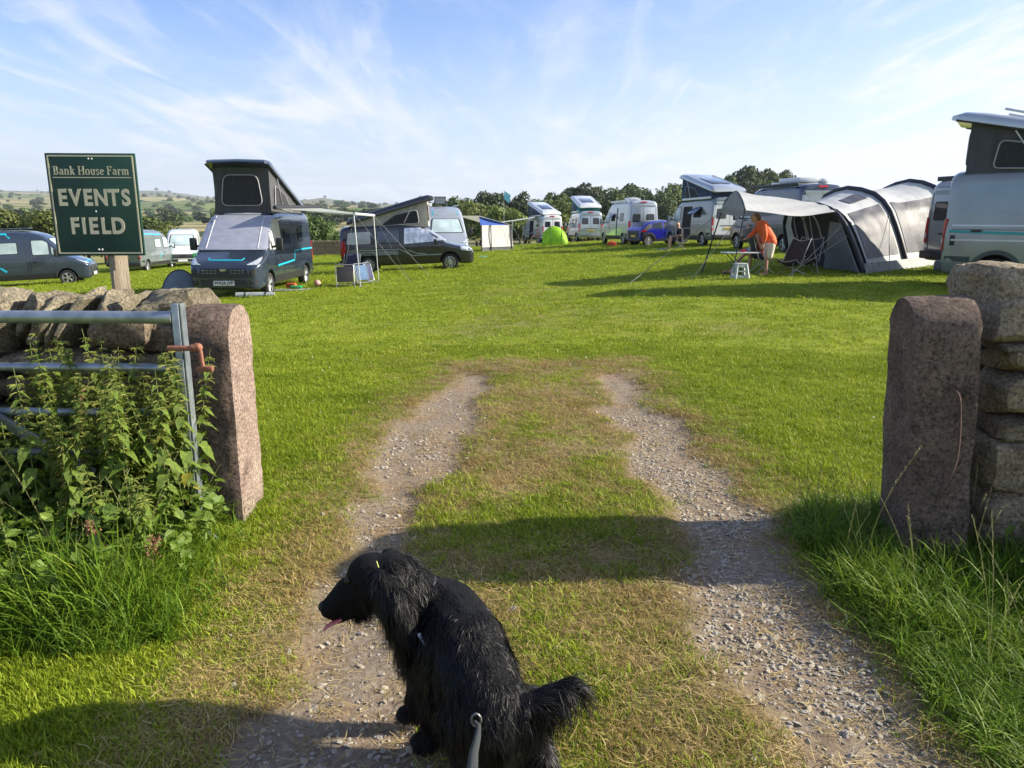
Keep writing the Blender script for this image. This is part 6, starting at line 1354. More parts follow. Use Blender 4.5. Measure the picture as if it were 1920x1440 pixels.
link('body', blob_mesh('body', P, .0085, 4, SKT), wr); face(wr, hd, hf, (-.4, 0, 1))
ORG = M('orange_jacket', (.62, .10, .02), .75, 0, .18, 6, .6, 12); CRM = M('cream_shorts', (.55, .50, .40), .8, 0, .1, 6, .5, 12)
J = [((.10, -.06, .87), .135, (.10, .06, .87), .135), ((.08, 0, .95), .15, ch, .170), ((ch[0], -.13, 1.30), .085, (ch[0], .13, 1.30), .085), (ch, .13, (-.24, 0, 1.37), .085), ((ch[0]-.02, -.19, 1.31), .075, (-.14, -.23, 1.05), .068), ((-.14, -.23, 1.05), .066, (-.155, -.21, .91), .058), ((ch[0]-.02, .19, 1.31), .075, (-.30, .23, 1.10), .066), ((-.30, .23, 1.10), .062, (-.42, .19, 1.02), .054)]
link('jacket', blob_mesh('jacket', J, .014, 3, ORG), wr)
S_ = [((.09, -.06, .84), .128, (.09, .06, .84), .128)]+[((.08, s*.085, .80), .118, (.05, s*.09, .52), .098) for s in (-1, 1)]; link('shorts', blob_mesh('shorts', S_, .014, 3, CRM), wr)
Hr = [((-.33, -.02, 1.535), (.105, .098, .085), (0, .3, 0)), ((-.28, -.02, 1.49), (.07, .092, .075), (0, .5, 0))]; link('hair', blob_mesh('hair', Hr, .009, 2, M('brown_hair', (.10, .055, .03), .7, 0, .3, 30, .6, 60)), wr)
for s, fx in ((-1, -.03), (1, .03)): mb = MB(); mb.box((-.045+fx, s*.095, .012), (.27, .095, .024), None, .01); mb.build('sandal', BLK, wr, 30)
# seated person behind the table, legs stretched left
ps = W(1424, 500, 20.9); sr = empty('person', (ps.x, ps.y, gz(ps.x, ps.y)), 0, 'seated person with bare legs stretched to the left and a hand raised to the face', 'person')
P = []; hp = (0.02, 0, .50); cs = (.06, 0, .84); hd = (-.02, -.01, 1.14)
P += [((hp[0], -.07, hp[2]), .11, (hp[0], .07, hp[2]), .11), (hp, .12, cs, .13), ((cs[0], -.13, .92), .06, (cs[0], .13, .92), .06), (cs, .10, (.03, 0, 1.0), .055), ((.03, 0, .98), .05, hd, .05)]
for s, (kx, kz, fx, fz) in ((-1, (-.46, .56, -.84, .07)), (1, (-.20, .52, -.26, .05))): P += [((-.02, s*.09, .52), .085, (kx, s*.12, kz), .058), ((kx, s*.12, kz), .056, (fx, s*.13, fz), .036), ((fx, s*.13, fz), .034, (fx-.17, s*.13, fz-.01), .028)]
P += [((cs[0], -.18, .92), .05, (-.06, -.25, .70), .042), ((-.06, -.25, .70), .040, (-.16, -.12, .92), .028), ((cs[0], .18, .92), .05, (-.08, .22, .68), .042), ((-.08, .22, .68), .04, (-.30, .14, .66), .028)]
hand(P, (-.16, -.12, .93), (.1, .25, 1), (-1, 0, 0)); hand(P, (-.31, .14, .66), (-1, 0, -.1), (0, 1, 0)); head(P, hd, (-1, -.15, -.05), (0, 0, 1)); link('body', blob_mesh('body', P, .0085, 4, SKIN), sr); face(sr, hd, (-1, -.15, -.05), (0, 0, 1))
T_ = [((.02, -.07, .52), .13, (.02, .07, .52), .13), (hp, .14, cs, .15), ((cs[0], -.15, .90), .078, (cs[0], .15, .90), .078), ((cs[0], -.19, .91), .066, (.0, -.22, .80), .062), ((cs[0], .19, .91), .066, (.0, .22, .80), .062)]; link('shirt', blob_mesh('shirt', T_, .014, 3, M('salmon_shirt', (.55, .13, .07), .8, 0, .15, 6, .4, 12)), sr)
T_ = [((.02, -.07, .50), .128, (.02, .07, .50), .128)]+[((-.02, s*.09, .52), .10, (-.26 if s < 0 else -.14, s*.11, .55 if s < 0 else .53), .085) for s in (-1, 1)]; link('shorts', blob_mesh('shorts', T_, .014, 3, NVF), sr)
for s, fx in ((-1, -.93), (1, -.35)): mb = MB(); mb.box((fx, s*.13, .022), (.28, .10, .025), None, .01); mb.tube([(fx-.05, s*.13-.05, .03), (fx-.03, s*.13, .10), (fx-.05, s*.13+.05, .03)], .012, 5); mb.build('sandal', BLK, sr, 30)
camp_chair((ps.x+.08, ps.y), 90, 'dark camping chair under the seated person behind the table', BKF)
# man in black beside the open door
pm = W(1273, 460, 37.8); mr_ = empty('person', (pm.x, pm.y, gz(pm.x, pm.y)), 0, 'bald man in black shirt sitting sideways beside the open van door', 'person')
P = []; hp = (.04, 0, .52); cs = (.02, 0, .90); hd = (-.10, 0, 1.22)
P += [((hp[0], -.07, hp[2]), .12, (hp[0], .07, hp[2]), .12), (hp, .13, cs, .15), ((cs[0], -.15, .98), .07, (cs[0], .15, .98), .07), (cs, .11, (-.04, 0, 1.07), .06), ((-.04, 0, 1.05), .055, hd, .055)]
for s in (-1, 1): P += [((0, s*.09, .54), .09, (-.44, s*.13, .56), .062), ((-.44, s*.13, .56), .06, (-.47, s*.13, .09), .04), ((-.46, s*.13, .05), .038, (-.64, s*.14, .035), .03), ((cs[0], s*.20, .98), .055, (-.02, s*.25, .72), .046), ((-.02, s*.25, .72), .044, (-.26, s*.15, .66), .03)]; hand(P, (-.27, s*.15, .66), (-1, -s*.2, -.2), (0, 1, 0))
head(P, hd, (-1, -.2, -.25), (0, 0, 1)); link('body', blob_mesh('body', P, .009, 4, SKIN), mr_); face(mr_, hd, (-1, -.2, -.25), (0, 0, 1))
T_ = [((.04, -.07, .54), .14, (.04, .07, .54), .14), (hp, .15, cs, .17), ((cs[0], -.17, .96), .088, (cs[0], .17, .96), .088)]+[((cs[0], s*.21, .97), .074, (0, s*.25, .80), .066) for s in (-1, 1)]; link('shirt', blob_mesh('shirt', T_, .015, 3, BKF), mr_)
T_ = [((.04, -.07, .52), .135, (.04, .07, .52), .135)]+[((0, s*.09, .54), .105, (-.34, s*.12, .56), .085) for s in (-1, 1)]; link('shorts', blob_mesh('shorts', T_, .015, 3, M('dark_shorts', (.05, .035, .05), .8)), mr_)
camp_chair((pm.x+.07, pm.y), 90, 'pale framed camping chair under the bald man in black', NVF)
# far sitter
pf = W(1008, 455, 66.5); fr = empty('person', (pf.x, pf.y, gz(pf.x, pf.y)), 0, 'tiny seated person with fair hair beside the farthest white van', 'person')
P = [((.04, -.07, .52), .12, (.04, .07, .52), .12), ((.04, 0, .52), .13, (.04, 0, .92), .15), ((.04, -.16, .96), .07, (.04, .16, .96), .07), ((.02, 0, 1.0), .055, (-.04, 0, 1.2), .055)]
for s in (-1, 1): P += [((0, s*.09, .54), .09, (-.44, s*.13, .60), .062), ((-.44, s*.13, .60), .06, (-.62, s*.13, .08), .04), ((-.62, s*.13, .05), .036, (-.78, s*.13, .04), .03), ((.04, s*.2, .96), .055, (-.04, s*.25, .70), .046), ((-.04, s*.25, .70), .044, (-.28, s*.12, .72), .03)]; hand(P, (-.28, s*.12, .72), (-1, 0, 0), (0, 1, 0))
head(P, (-.05, 0, 1.22), (-1, -.3, -.1), (0, 0, 1)); link('body', blob_mesh('body', P, .012, 3, SKIN), fr); link('shirt', blob_mesh('shirt', [((.04, 0, .54), .15, (.04, 0, .92), .17), ((.04, -.17, .94), .085, (.04, .17, .94), .085)], .02, 2, M('pale_pink_shirt', (.50, .33, .28), .8)), fr); link('hair', blob_mesh('hair', [((-.03, 0, 1.26), (.10, .09, .09), (0, 0, 0))], .015, 2, M('fair_hair', (.5, .42, .3), .8)), fr)
camp_chair((pf.x+.1, pf.y), 90, 'camping chair under the far seated person by the white van', BKF)
# ---------------------------------------------------------------- trees
def leaf_mat(name, c1, c2, tr=.2):
    m = M(name, c1, .7, 0, .3, .35, col2=c2, trans=tr, detail=8); t = m.node_tree; oi = t.nodes.new('ShaderNodeObjectInfo'); hs = t.nodes.new('ShaderNodeHueSaturation'); rp = [n for n in t.nodes if n.type == 'VALTORGB'][0]
    mr_ = t.nodes.new('ShaderNodeMapRange'); mr_.inputs[3].default_value = .75; mr_.inputs[4].default_value = 1.3; t.links.new(oi.outputs['Random'], mr_.inputs[0]); t.links.new(mr_.outputs[0], hs.inputs['Value'])
    mh = t.nodes.new('ShaderNodeMapRange'); mh.inputs[3].default_value = .485; mh.inputs[4].default_value = .515; t.links.new(oi.outputs['Random'], mh.inputs[0]); t.links.new(mh.outputs[0], hs.inputs['Hue'])
    t.links.new(rp.outputs[0], hs.inputs['Color'])
    for l_ in list(rp.outputs[0].links):
        if l_.to_node != hs: s_ = l_.to_socket; t.links.remove(l_); t.links.new(hs.outputs[0], s_)
    return m
LFA = leaf_mat('summer_foliage', (.045, .078, .016), (.11, .155, .032)); LFB = leaf_mat('light_foliage', (.085, .12, .020), (.18, .21, .045)); LFC = leaf_mat('dark_foliage', (.028, .050, .017), (.066, .098, .030)); BARK = M('bark', (.08, .065, .05), .95, 0, .3, 4, .8, 20)
def crown_mesh(seed, mat, n=3600, kind='round', leaf=.042):
    """unit crown: height 1 (0..1), width about .85"""
    r_ = np.random.RandomState(seed); lobes = []
    if kind == 'conifer':
        for i in range(16): t = i/15; lobes.append((r_.randn()*.03, r_.randn()*.03, .10+.86*t, .20*(1-t)**.7+.025))
    else:
        for i in range(15):
            a = r_.rand()*6.28; z = .22+.60*r_.rand(); rr = .25*math.sqrt(max(.1, 1-((z-.45)/.6)**2)); lobes.append((math.cos(a)*rr, math.sin(a)*rr, z, .11+.10*r_.rand()))
        lobes += [(0, 0, .5, .26), (.03, .02, .74, .19), (-.05, 0, .34, .24)]
    L_ = np.array(lobes); k = r_.choice(len(L_), n, p=(L_[:, 3]**2)/np.sum(L_[:, 3]**2)); d = r_.randn(n, 3); d /= np.linalg.norm(d, axis=1)[:, None]; d[:, 2] = np.where(d[:, 2] < -.3, -d[:, 2], d[:, 2])
    rad = L_[k, 3]*(.70+.36*r_.rand(n)**.6); C = L_[k, :3]+d*rad[:, None]
    nn = d+r_.randn(n, 3)*.55; nn /= np.linalg.norm(nn, axis=1)[:, None]; u = np.cross(nn, r_.randn(n, 3)); u /= np.linalg.norm(u, axis=1)[:, None]; v = np.cross(nn, u); s = (leaf*(.5+.8*r_.rand(n)))[:, None]*.5
    V = np.stack([C-u*s-v*s*.6, C+u*s*.3-v*s, C+u*s*1.1+v*s*.3, C-u*s*.2+v*s], 1).reshape(-1, 3); F = np.arange(4*n).reshape(n, 4); return np_mesh('crown', V, F, mat, False)
def trunk_mesh(seed, kind='round'):
    r_ = random.Random(seed); mb = MB(); mb.tube([(0, 0, -.03), (.005, 0, .2), (.0, .01, .45), (.01, 0, .8)], [.028, .022, .016, .004], 7)
    if kind != 'conifer':
        for i in range(7): a = r_.uniform(0, 6.28); z = r_.uniform(.2, .5); mb.tube([(0, 0, z), (math.cos(a)*.1, math.sin(a)*.1, z+.1), (math.cos(a)*.24, math.sin(a)*.24, z+.24)], [.012, .008, .003], 5)
    return mb.mesh('trunk', BARK, 50)
CR = {('round', m_.name): [crown_mesh(s, m_) for s in (1, 2, 3)] for m_ in (LFA, LFB, LFC)}; CR['conifer'] = [crown_mesh(11, LFC, 2600, 'conifer', .034), crown_mesh(12, LFA, 2600, 'conifer', .034)]
TK = [trunk_mesh(1), trunk_mesh(2)]; TKC = trunk_mesh(3, 'conifer'); rt_ = random.Random(8)
def tree(px, top, d, label, mat=LFA, kind='round', wide=1.0, base=None, group='trees beyond the campsite', cat='tree'):
    t = W(px, top, d); zb = gz(t.x, d) if base is None else base; h = max(t.z-zb, 1.5)/.97
    r_ = empty('tree', (t.x, d, zb-.05), rt_.uniform(0, 6.28), label, cat, group); me = (CR['conifer'][rt_.randrange(2)] if kind == 'conifer' else CR[('round', mat.name)][rt_.randrange(3)])
    w_ = min(h*wide, h*1.6); c = link('crown', me, r_); c.scale = (w_, w_*rt_.uniform(.85, 1.1), h); k = link('trunk', TKC if kind == 'conifer' else TK[rt_.randrange(2)], r_); k.scale = (w_, w_, h); return r_
ORD = ['first', 'second', 'third', 'fourth', 'fifth', 'sixth', 'seventh', 'eighth', 'ninth', 'tenth', 'eleventh', 'twelfth', 'thirteenth', 'fourteenth', 'fifteenth', 'sixteenth', 'seventeenth', 'eighteenth', 'nineteenth', 'twentieth']
# hedge line beyond the left vans
for i, (px, top, d, w_) in enumerate([(-40, 392, 72, 1.3), (2, 388, 74, 1.4), (35, 392, 76, 1.5), (68, 388, 72, 1.4), (98, 398, 74, 1.4), (128, 396, 78, 1.5), (158, 400, 80, 1.5), (190, 402, 82, 1.4)]): tree(px, top+(4, 6, 9)[i % 3], d, '%s bright green hedgerow tree from the left edge, behind the left vans' % ORD[i], LFB if i % 2 else LFA, 'round', w_, group='hedgerow trees behind the left vans')
for i, (px, top, d, w_, m_) in enumerate([(262, 404, 84, 1.4, LFB), (282, 409, 82, 1.6, LFA), (301, 418, 80, 1.7, LFB), (318, 428, 78, 1.8, LFB)]): tree(px, top, d, '%s small bush from the left between the sign and the white and green van' % ORD[i], m_, 'round', w_, group='bushes right of the sign', cat='bush')
tree(590, 399, 62, 'lone mid-green tree standing behind the tail of the dark pop-top van', LFA, 'round', 1.15); tree(612, 412, 64, 'lower round bush beside the lone tree behind the dark van', LFA, 'round', 1.3, cat='bush')
# hedge and trees from the low black van to the wood
L1 = [(772, 378, 120, 'round', LFA, 1.0), (788, 366, 120, 'conifer', LFC, .9), (806, 374, 122, 'round', LFC, 1.1), (826, 376, 125, 'round', LFA, 1.1), (850, 380, 118, 'round', LFC, 1.2), (872, 367, 118, 'round', LFA, 1.0), (893, 375, 112, 'round', LFB, 1.2), (900, 364, 130, 'round', LFC, .8), (925, 357, 126, 'round', LFC, .9), (945, 364, 130, 'round', LFC, .9), (975, 361, 128, 'round', LFC, .65), (992, 374, 150, 'round', LFA, 1.1), (1008, 371, 155, 'round', LFA, 1.0), (1024, 371, 150, 'round', LFA, 1.0), (1036, 378, 140, 'round', LFC, 1.1)]
for i, (px, top, d, k, m_, w_) in enumerate(L1): tree(px, top, d, '%s tree from the left in the line between the low black van and the wood' % ORD[i], m_, k, w_, group='tree line in the middle distance')
for i, (px, top, d, w_) in enumerate([(905, 392, 84, 1.5), (930, 383, 80, 1.25), (952, 385, 80, 1.4), (975, 404, 82, 1.7), (945, 412, 74, 1.8), (985, 418, 80, 1.9)]): tree(px, top, d, '%s olive green thorn bush from the left behind the white awning tent' % ORD[i], LFB, 'round', w_, group='thorn bushes behind the white awning tent', cat='bush')
L2 = [(1040, 362, 172), (1052, 355, 170), (1066, 349, 172), (1082, 345, 175), (1098, 347, 172), (1113, 346, 170), (1128, 349, 172), (1142, 344, 176), (1158, 347, 172), (1172, 350, 168), (1188, 342, 172), (1199, 342, 174), (1213, 352, 168), (1230, 350, 172), (1243, 345, 176), (1254, 342, 178), (1266, 339, 182), (1279, 340, 184), (1292, 343, 186)]
for i, (px, top, d) in enumerate(L2): tree(px, top+(4 if i % 3 else 1), d, '%s tree from the left along the skyline of the dark wood' % ORD[i], (LFC, LFA, LFC)[i % 3], 'conifer' if i in (6, 8, 12, 13, 14, 15, 17) else 'round', 1.0 if i % 2 else .85, group='trees of the dark wood')
for i, (px, top, d, m_) in enumerate([(1056, 372, 118, LFB), (1072, 368, 120, LFB), (1048, 382, 112, LFB), (1090, 372, 140, LFA), (1112, 370, 142, LFC), (1135, 372, 140, LFA), (1160, 366, 140, LFA), (1182, 362, 145, LFA), (1200, 366, 140, LFC), (1222, 364, 142, LFC), (1236, 372, 138, LFA), (1100, 380, 120, LFC), (1245, 380, 135, LFC)]): tree(px, top, d, '%s tree from the left along the front edge of the dark wood' % ORD[i], m_, 'round', 1.15, group='trees at the front edge of the wood')
for i, (px, top, d, w_) in enumerate([(1368, 326, 190, .8), (1388, 314, 192, .9), (1408, 313, 194, .8), (1430, 320, 196, .8), (1448, 317, 196, .8), (1466, 320, 198, .8), (1484, 324, 198, .9), (1400, 334, 186, 1.2), (1440, 336, 186, 1.2)]): tree(px, top, d, '%s tree from the left in the round copse behind the slate blue van' % ORD[i], (LFA, LFC)[i % 2], 'round', w_, group='copse behind the slate blue van')
tree(1585, 355, 190, 'single distant treetop right of the slate blue van', LFC, 'round', 1.3)
# far trees over the hillsides
n_ = 3600; r_ = 330*(4600/330)**rs.rand(n_); a_ = np.radians(rs.uniform(-44, 2, n_)); x = r_*np.sin(a_); y = r_*np.cos(a_)
cl = fbm(x/260+3, y/90+1, 4, 91); line = np.abs(((y+x*.15)/140+fbm(x/300, y/300, 2, 93)*1.5) % 1-.5) < .07; line2 = np.abs(((x-y*.4)/230+fbm(x/200, y/200, 2, 95)) % 1-.5) < .035
m = ((cl > .64) & (rs.rand(n_) < .8)) | ((line | line2) & (rs.rand(n_) < .95)); x, y = keep(m, x, y); rr = np.hypot(x, y); n_ = len(x); sz = (4+4.5*rs.rand(n_))*(1+.00022*rr); z = zt(x, y)
scatter('hillside_trees', np.stack([x, y, z-.5], 1), np.stack([x*0, x*0, rs.rand(n_)*6.28], 1), np.stack([sz*1.5, sz*1.5, sz], 1), rs.randint(0, 3, n_), [crown_mesh(30+i, (LFA, LFC, LFA)[i], 420, 'round', .13) for i in range(3)], 'small distant trees and hedges dotted over the hillsides', 'trees')
HAZE_ = True
bm = bmesh.new(); bmesh.ops.create_cube(bm, size=1)
for v in bm.verts: v.co = Vector((v.co.x*19000, v.co.y*19000, -60 if v.co.z < 0 else 320))
me = bpy.data.meshes.new('haze'); bm.to_mesh(me); bm.free(); hm = bpy.data.materials.new('haze'); hm.use_nodes = True; t = hm.node_tree; t.nodes.clear(); o_ = t.nodes.new('ShaderNodeOutputMaterial'); pv = t.nodes.new('ShaderNodeVolumePrincipled'); pv.inputs['Color'].default_value = (.80, .88, 1, 1); pv.inputs['Density'].default_value = .00012; pv.inputs['Anisotropy'].default_value = .2; t.links.new(pv.outputs[0], o_.inputs['Volume']); me.materials.append(hm); hz = link('haze', me); tag(hz, 'thin summer haze over the valley', 'haze', None, 'stuff')
# ---------------------------------------------------------------- the dog
DOGM = M('black_skin', (.0035, .0032, .0035), .6, 0, .3, 20, .5, 160, spec=.15); FURM = M('black_fur', (.0035, .0032, .0033), .50, 0, .35, 30, spec=.27)
dg = empty('dog', (-.08, 1.98, 0), 0, 'black long-haired spaniel squatting on the path and looking left with its tongue out', 'dog'); do = Vector(dg.location)
Hh = Vector((-.055, 1.80, .30)); Wt = Vector((-.205, 2.12, .385)); Md = Vector((-.135, 1.97, .37)); Sk = Vector((-.415, 2.11, .525)); Nk = Vector((-.29, 2.12, .445))
P = [(Hh, .100, Md, .122), (Md, .122, Wt, .118), (Wt, .118, Nk, .088), (Wt-Vector((.05, 0, .06)), .105, Vector((-.25, 2.14, .34)), .085), (Nk, .085, Sk-Vector((-.05, 0, .0)), .078),
     (Md-Vector((0, .02, .07)), .11, Hh-Vector((.0, -.02, .06)), .10),
     # skull, brow, cheeks, muzzle, lower jaw
     (Sk, (.088, .072, .074), (0, .25, 0)), (Sk+Vector((-.045, -.03, -.005)), .030, Sk+Vector((-.045, .03, -.005)), .030), (Sk+Vector((-.03, 0, -.035)), .062, Sk+Vector((-.08, 0, -.055)), .044), (Sk+Vector((-.08, -.002, -.048)), .048, Vector((-.552, 2.098, .428)), .034), (Sk+Vector((-.04, 0, -.075)), .042, Vector((-.530, 2.098, .398)), .022),
     # forelegs
     (Vector((-.24, 2.06, .36)), .062, Vector((-.235, 2.02, .20)), .042), (Vector((-.235, 2.02, .20)), .038, Vector((-.245, 2.02, .05)), .030), (Vector((-.245, 2.02, .035)), .034, Vector((-.285, 2.02, .025)), .028),
     (Vector((-.28, 2.17, .36)), .06, Vector((-.29, 2.15, .20)), .040), (Vector((-.29, 2.15, .20)), .036, Vector((-.31, 2.15, .05)), .028), (Vector((-.31, 2.15, .035)), .032, Vector((-.35, 2.15, .025)), .026),
     # hind legs, knees forward against the belly, hocks back
     (Vector((.01, 1.83, .26)), .085, Vector((.03, 1.97, .17)), .062), (Vector((.03, 1.97, .17)), .05, Vector((.085, 1.83, .12)), .036), (Vector((.085, 1.83, .12)), .034, Vector((.07, 1.88, .035)), .03), (Vector((.07, 1.88, .03)), .03, Vector((.055, 1.95, .022)), .03),
     (Vector((-.12, 1.83, .26)), .085, Vector((-.13, 1.98, .17)), .062), (Vector((-.13, 1.98, .17)), .05, Vector((-.10, 1.83, .12)), .036), (Vector((-.10, 1.83, .12)), .034, Vector((-.125, 1.88, .035)), .03), (Vector((-.125, 1.88, .03)), .03, Vector((-.15, 1.95, .022)), .03),
     # tail
     (Hh+Vector((.03, -.03, .0)), .05, Vector((.05, 1.77, .330)), .032), (Vector((.05, 1.77, .330)), .032, Vector((.15, 1.79, .368)), .024), (Vector((.15, 1.79, .368)), .024, Vector((.185, 1.80, .358)), .012)]
def loc_(q):
    return tuple((Vector(a)-do) if (isinstance(a, Vector)) else a for a in q)
bme = blob_mesh('body', [loc_(q) for q in P], .0075, 7, DOGM); db = link('body', bme, dg)
# ears: hanging flaps from the side of the skull
EARS = []
for s in (-1, 1):
    b0 = Sk+Vector((.03, s*.070, .035)); m_ = [(b0, .026, b0+Vector((.04, s*.03, -.05)), .042), (b0+Vector((.04, s*.03, -.05)), .042, b0+Vector((.065, s*.036, -.12)), .046), (b0+Vector((.065, s*.036, -.12)), .046, b0+Vector((.075, s*.035, -.18)), .028)]
    e = link('ear', blob_mesh('ear', [loc_(q) for q in m_], .007, 4, DOGM), dg); EARS.append(e)
# fur in hanging locks
def fur(name, me, n, rule, seed, mat=FURM, segs=5):
    r_ = np.random.RandomState(seed); nv = len(me.vertices); co = np.empty(nv*3, np.float32); me.vertices.foreach_get('co', co); co = co.reshape(-1, 3); me.calc_loop_triangles(); nt_ = len(me.loop_triangles); ti = np.empty(nt_*3, np.int32); me.loop_triangles.foreach_get('vertices', ti); ti = ti.reshape(-1, 3)
    a, b, c = co[ti[:, 0]], co[ti[:, 1]], co[ti[:, 2]]; cr = np.cross(b-a, c-a); ar = np.linalg.norm(cr, axis=1)+1e-12; k = r_.choice(nt_, n, p=ar/ar.sum()); u = r_.rand(n, 1); v = r_.rand(n, 1); f = (u+v) > 1; u = np.where(f, 1-u, u); v = np.where(f, 1-v, v)
    p = a[k]+(b[k]-a[k])*u+(c[k]-a[k])*v; nn = (cr/ar[:, None])[k]; w_ = p+np.array(do)[None]; L_, D, lift, wid = rule(w_, nn, r_)
    q = w_*38; clump = np.stack([vnoise(q[:, 0]+q[:, 2]*.7, q[:, 1]+q[:, 2], 201)-.5, vnoise(q[:, 1]+q[:, 2]*.7+40, q[:, 0], 202)-.5, vnoise(q[:, 2]+9, q[:, 0]+q[:, 1], 203)-.5], 1)
    D = D+clump*1.5+r_.randn(n, 3)*.13; D = D-nn*np.sum(D*nn, 1)[:, None]*.85; D /= np.linalg.norm(D, axis=1)[:, None]+1e-9
    side = np.cross(D, nn+r_.randn(n, 3)*.35); side /= np.linalg.norm(side, axis=1)[:, None]+1e-9; V = np.zeros((n, 2*segs+1, 3)); cur = p-nn*.002; d = D+nn*lift[:, None]; d /= np.linalg.norm(d, axis=1)[:, None]; ph = r_.rand(n)*6.28; T_ = L_[:, None]/segs
    for s in range(segs+1):
        t = s/segs; wv = side*(np.sin(ph+t*7)*L_*.05)[:, None]; w2 = (wid*(1-t)**.6)[:, None]*.5
        if s < segs: V[:, 2*s] = cur-side*w2+wv; V[:, 2*s+1] = cur+side*w2+wv
        else: V[:, 2*s] = cur+wv
        cur = cur+d*T_; d = d+np.array([0, 0, -1.0])*(.30+0*t); d /= np.linalg.norm(d, axis=1)[:, None]
    base = np.arange(n)[:, None]*(2*segs+1); F = []
    for s in range(segs-1): F += [base+[2*s, 2*s+1, 2*s+3], base+[2*s, 2*s+3, 2*s+2]]
    F.append(base+[2*segs-2, 2*segs-1, 2*segs]); F = np.concatenate(F, 0); m2 = np_mesh(name, V.reshape(-1, 3), F, mat, True); o = link(name, m2, dg); tag(o, kind='stuff'); return o
def rule_body(w_, nn, r_):
    x, y, z = w_.T; n = len(x); L_ = np.full(n, .05); lift = np.full(n, .30)
    D = np.tile(np.array([.15, -.55, -.55]), (n, 1))                # coat runs back and down
    back = nn[:, 2] > .55; head_ = (x < -.335) & (z > .33); muz = (x < -.455) & (z > .33)
    L_ = np.where(back, .042, .060); under = (nn[:, 2] < -.1) & ~head_; L_ = np.where(under, .095, L_); chest = (x < -.22) & (z < .46) & (z > .2) & ~head_; L_ = np.where(chest, .095, L_)
    leg = (z < .24); L_ = np.where(leg, .060, L_); paw = z < .06; L_ = np.where(paw, .026, L_)
    D = np.where((leg | under | chest)[:, None], np.array([[.05, -.15, -1.0]]), D)
    D = np.where(head_[:, None], np.array([[.55, 0, -.7]]), D); L_ = np.where(head_, .030, L_); lift = np.where(head_, .12, lift); topk = head_ & (z > .565); L_ = np.where(topk, .065, L_); thr = head_ & (nn[:, 2] < -.2) & (x > -.50); L_ = np.where(thr, .05, L_)
    L_ = np.where(muz & ~thr, .006, L_); tail = (x > .045) & (z > .27); L_ = np.where(tail, .072, L_); D = np.where(tail[:, None], np.array([[.95, .1, -.45]]), D); tu = tail & (nn[:, 2] < .0); L_ = np.where(tu, .105, L_); D = np.where(tu[:, None], np.array([[.55, .05, -1.0]]), D)
    lift = np.where(tail, .36, lift); lift = np.where(muz, .02, lift)
    return L_*(.55+.75*r_.rand(n)), D.astype(float), lift, .0015+.0012*r_.rand(n)
def rule_ear(w_, nn, r_):
    n = len(w_); L_ = .085*(.45+.8*r_.rand(n)); return L_, np.tile(np.array([.25, 0, -1.0]), (n, 1)), np.full(n, .22), .0014+.001*r_.rand(n)
fur('coat', bme, 60000, rule_body, 5)
for i, e in enumerate(EARS): fur('ear_fringe', e.data, 6500, rule_ear, 9+i)
NOSE = M('dog_nose', (.010, .009, .009), .42, 0, .3, 80, .4, 300, spec=.35)
mb = MB(); mb.sphere(Vector((-.573, 2.098, .434))-do, .019, 14, 9, (.85, 1.15, .85)); mb.build('nose', NOSE, dg, 60)
for s in (-1, 1): mb = MB(); mb.sphere(Sk+Vector((-.074, s*.040, .008))-do, .0105, 12, 8); mb.build('eye', M('dog_eye', (.01, .006, .004), .12, spec=.4), dg, 60)
mb = MB(); P_ = [Vector((-.515, 2.080, .402)), Vector((-.540, 2.076, .392)), Vector((-.562, 2.076, .378)), Vector((-.572, 2.076, .366))]; mb.tube([p_-do for p_ in P_], [.011, .012, .011, .006], 8, flat=.45); mb.build('tongue', M('tongue_pink', (.52, .12, .13), .35), dg, 60)
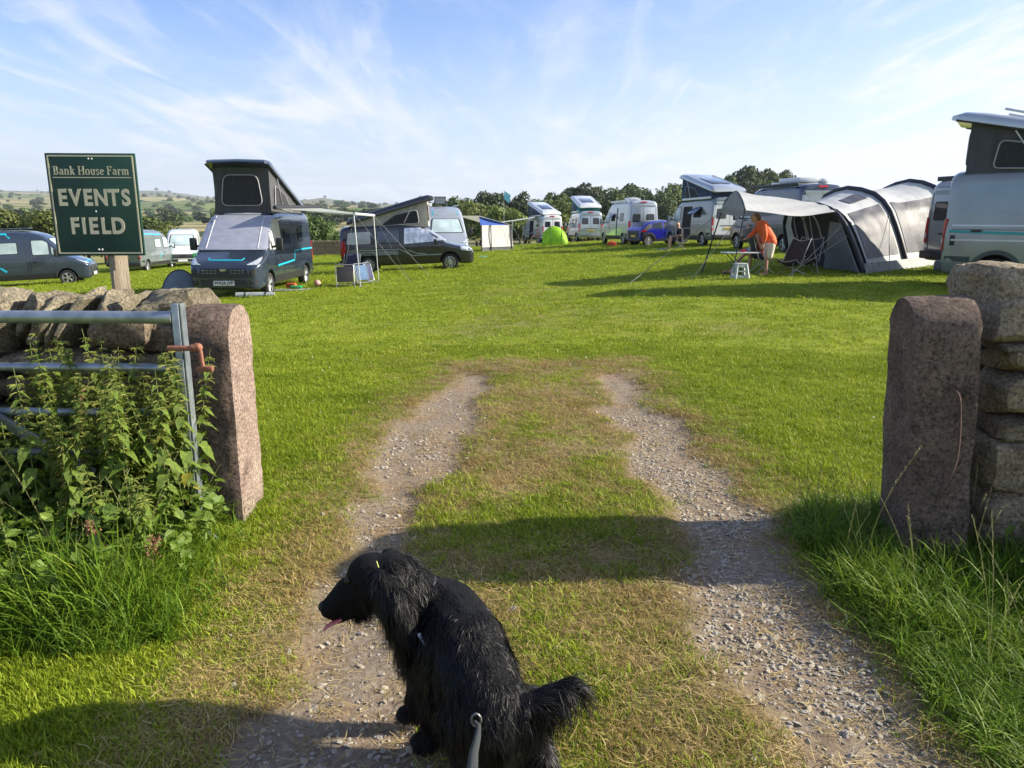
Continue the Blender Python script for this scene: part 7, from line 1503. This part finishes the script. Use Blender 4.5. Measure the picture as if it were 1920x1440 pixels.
# collar with its disc, harness strap and lead
mb = MB(); c = Vector((-.275, 2.12, .44))-do; mb.tube([c+Vector((.04*math.sin(a), .070*math.cos(a), .070*math.sin(a))) for a in np.linspace(0, 6.283, 25)], .006, 6); mb.build('collar', M('collar_black', (.015, .015, .017), .5), dg, 60)
q = W(763, 1187, 2.0)-do; mb = MB(); mb.lathe([(0, 0), (.011, 0), (.011, .002), (0, .002)], q, 1, 16); mb.build('tag_disc', CHR, dg, 30); q = W(770, 1165, 1.995)-do; mb = MB(); mb.tube([q, q+Vector((-.004, .0, -.014))], .003, 6); mb.build('tag_ring', CHR, dg, 60)
a_, b_ = W(786, 1188, 1.965)-do, W(808, 1220, 1.925)-do; mb = MB(); mb.tube([a_, a_.lerp(b_, .5), b_], .009, 6, flat=.4); mb.build('harness_strap', M('reflective_grey', (.30, .32, .36), .3), dg, 60)
ld = empty('dog_lead', (-.05, 1.5, .6), 0, 'grey webbing dog lead running from the dog toward the viewer at the bottom edge', 'dog lead'); lo = Vector(ld.location)
LP_ = [W(888, 1352, 1.70), W(898, 1362, 1.64), W(895, 1385, 1.45), W(888, 1415, 1.22), W(884, 1460, 1.0), W(884, 1540, .8)]; wd = [.009, .010, .015, .017, .019, .021]
mb = MB(); rows = []
for p_, w_ in zip(LP_, wd): rows.append([p_-lo+Vector((-w_/2, 0, 0)), p_-lo+Vector((0, 0, .001)), p_-lo+Vector((w_/2, 0, 0))])
mb.grid(rows); o = mb.build('strap', M('lead_grey', (.045, .052, .05), .75, 0, .2, 60, .6, 300), ld, 60); s_ = o.modifiers.new('t', 'SOLIDIFY'); s_.thickness = .003
mb = MB(); k_ = W(893, 1350, 1.70)-lo; mb.tube([k_+Vector((.012*math.cos(a), 0, .018*math.sin(a))) for a in np.linspace(0, 6.283, 13)], .0035, 6); mb.build('clip', M('clip_grey', (.2, .2, .2), .4, .6), ld, 60)
st_ = W(706, 1052, 2.04)-do; o = MB(); o.tube([st_, st_+Vector((.006, -.004, -.018))], .0014, 4); o.build('grass_blade', M('straw_green', (.45, .5, .1), .6), dg)
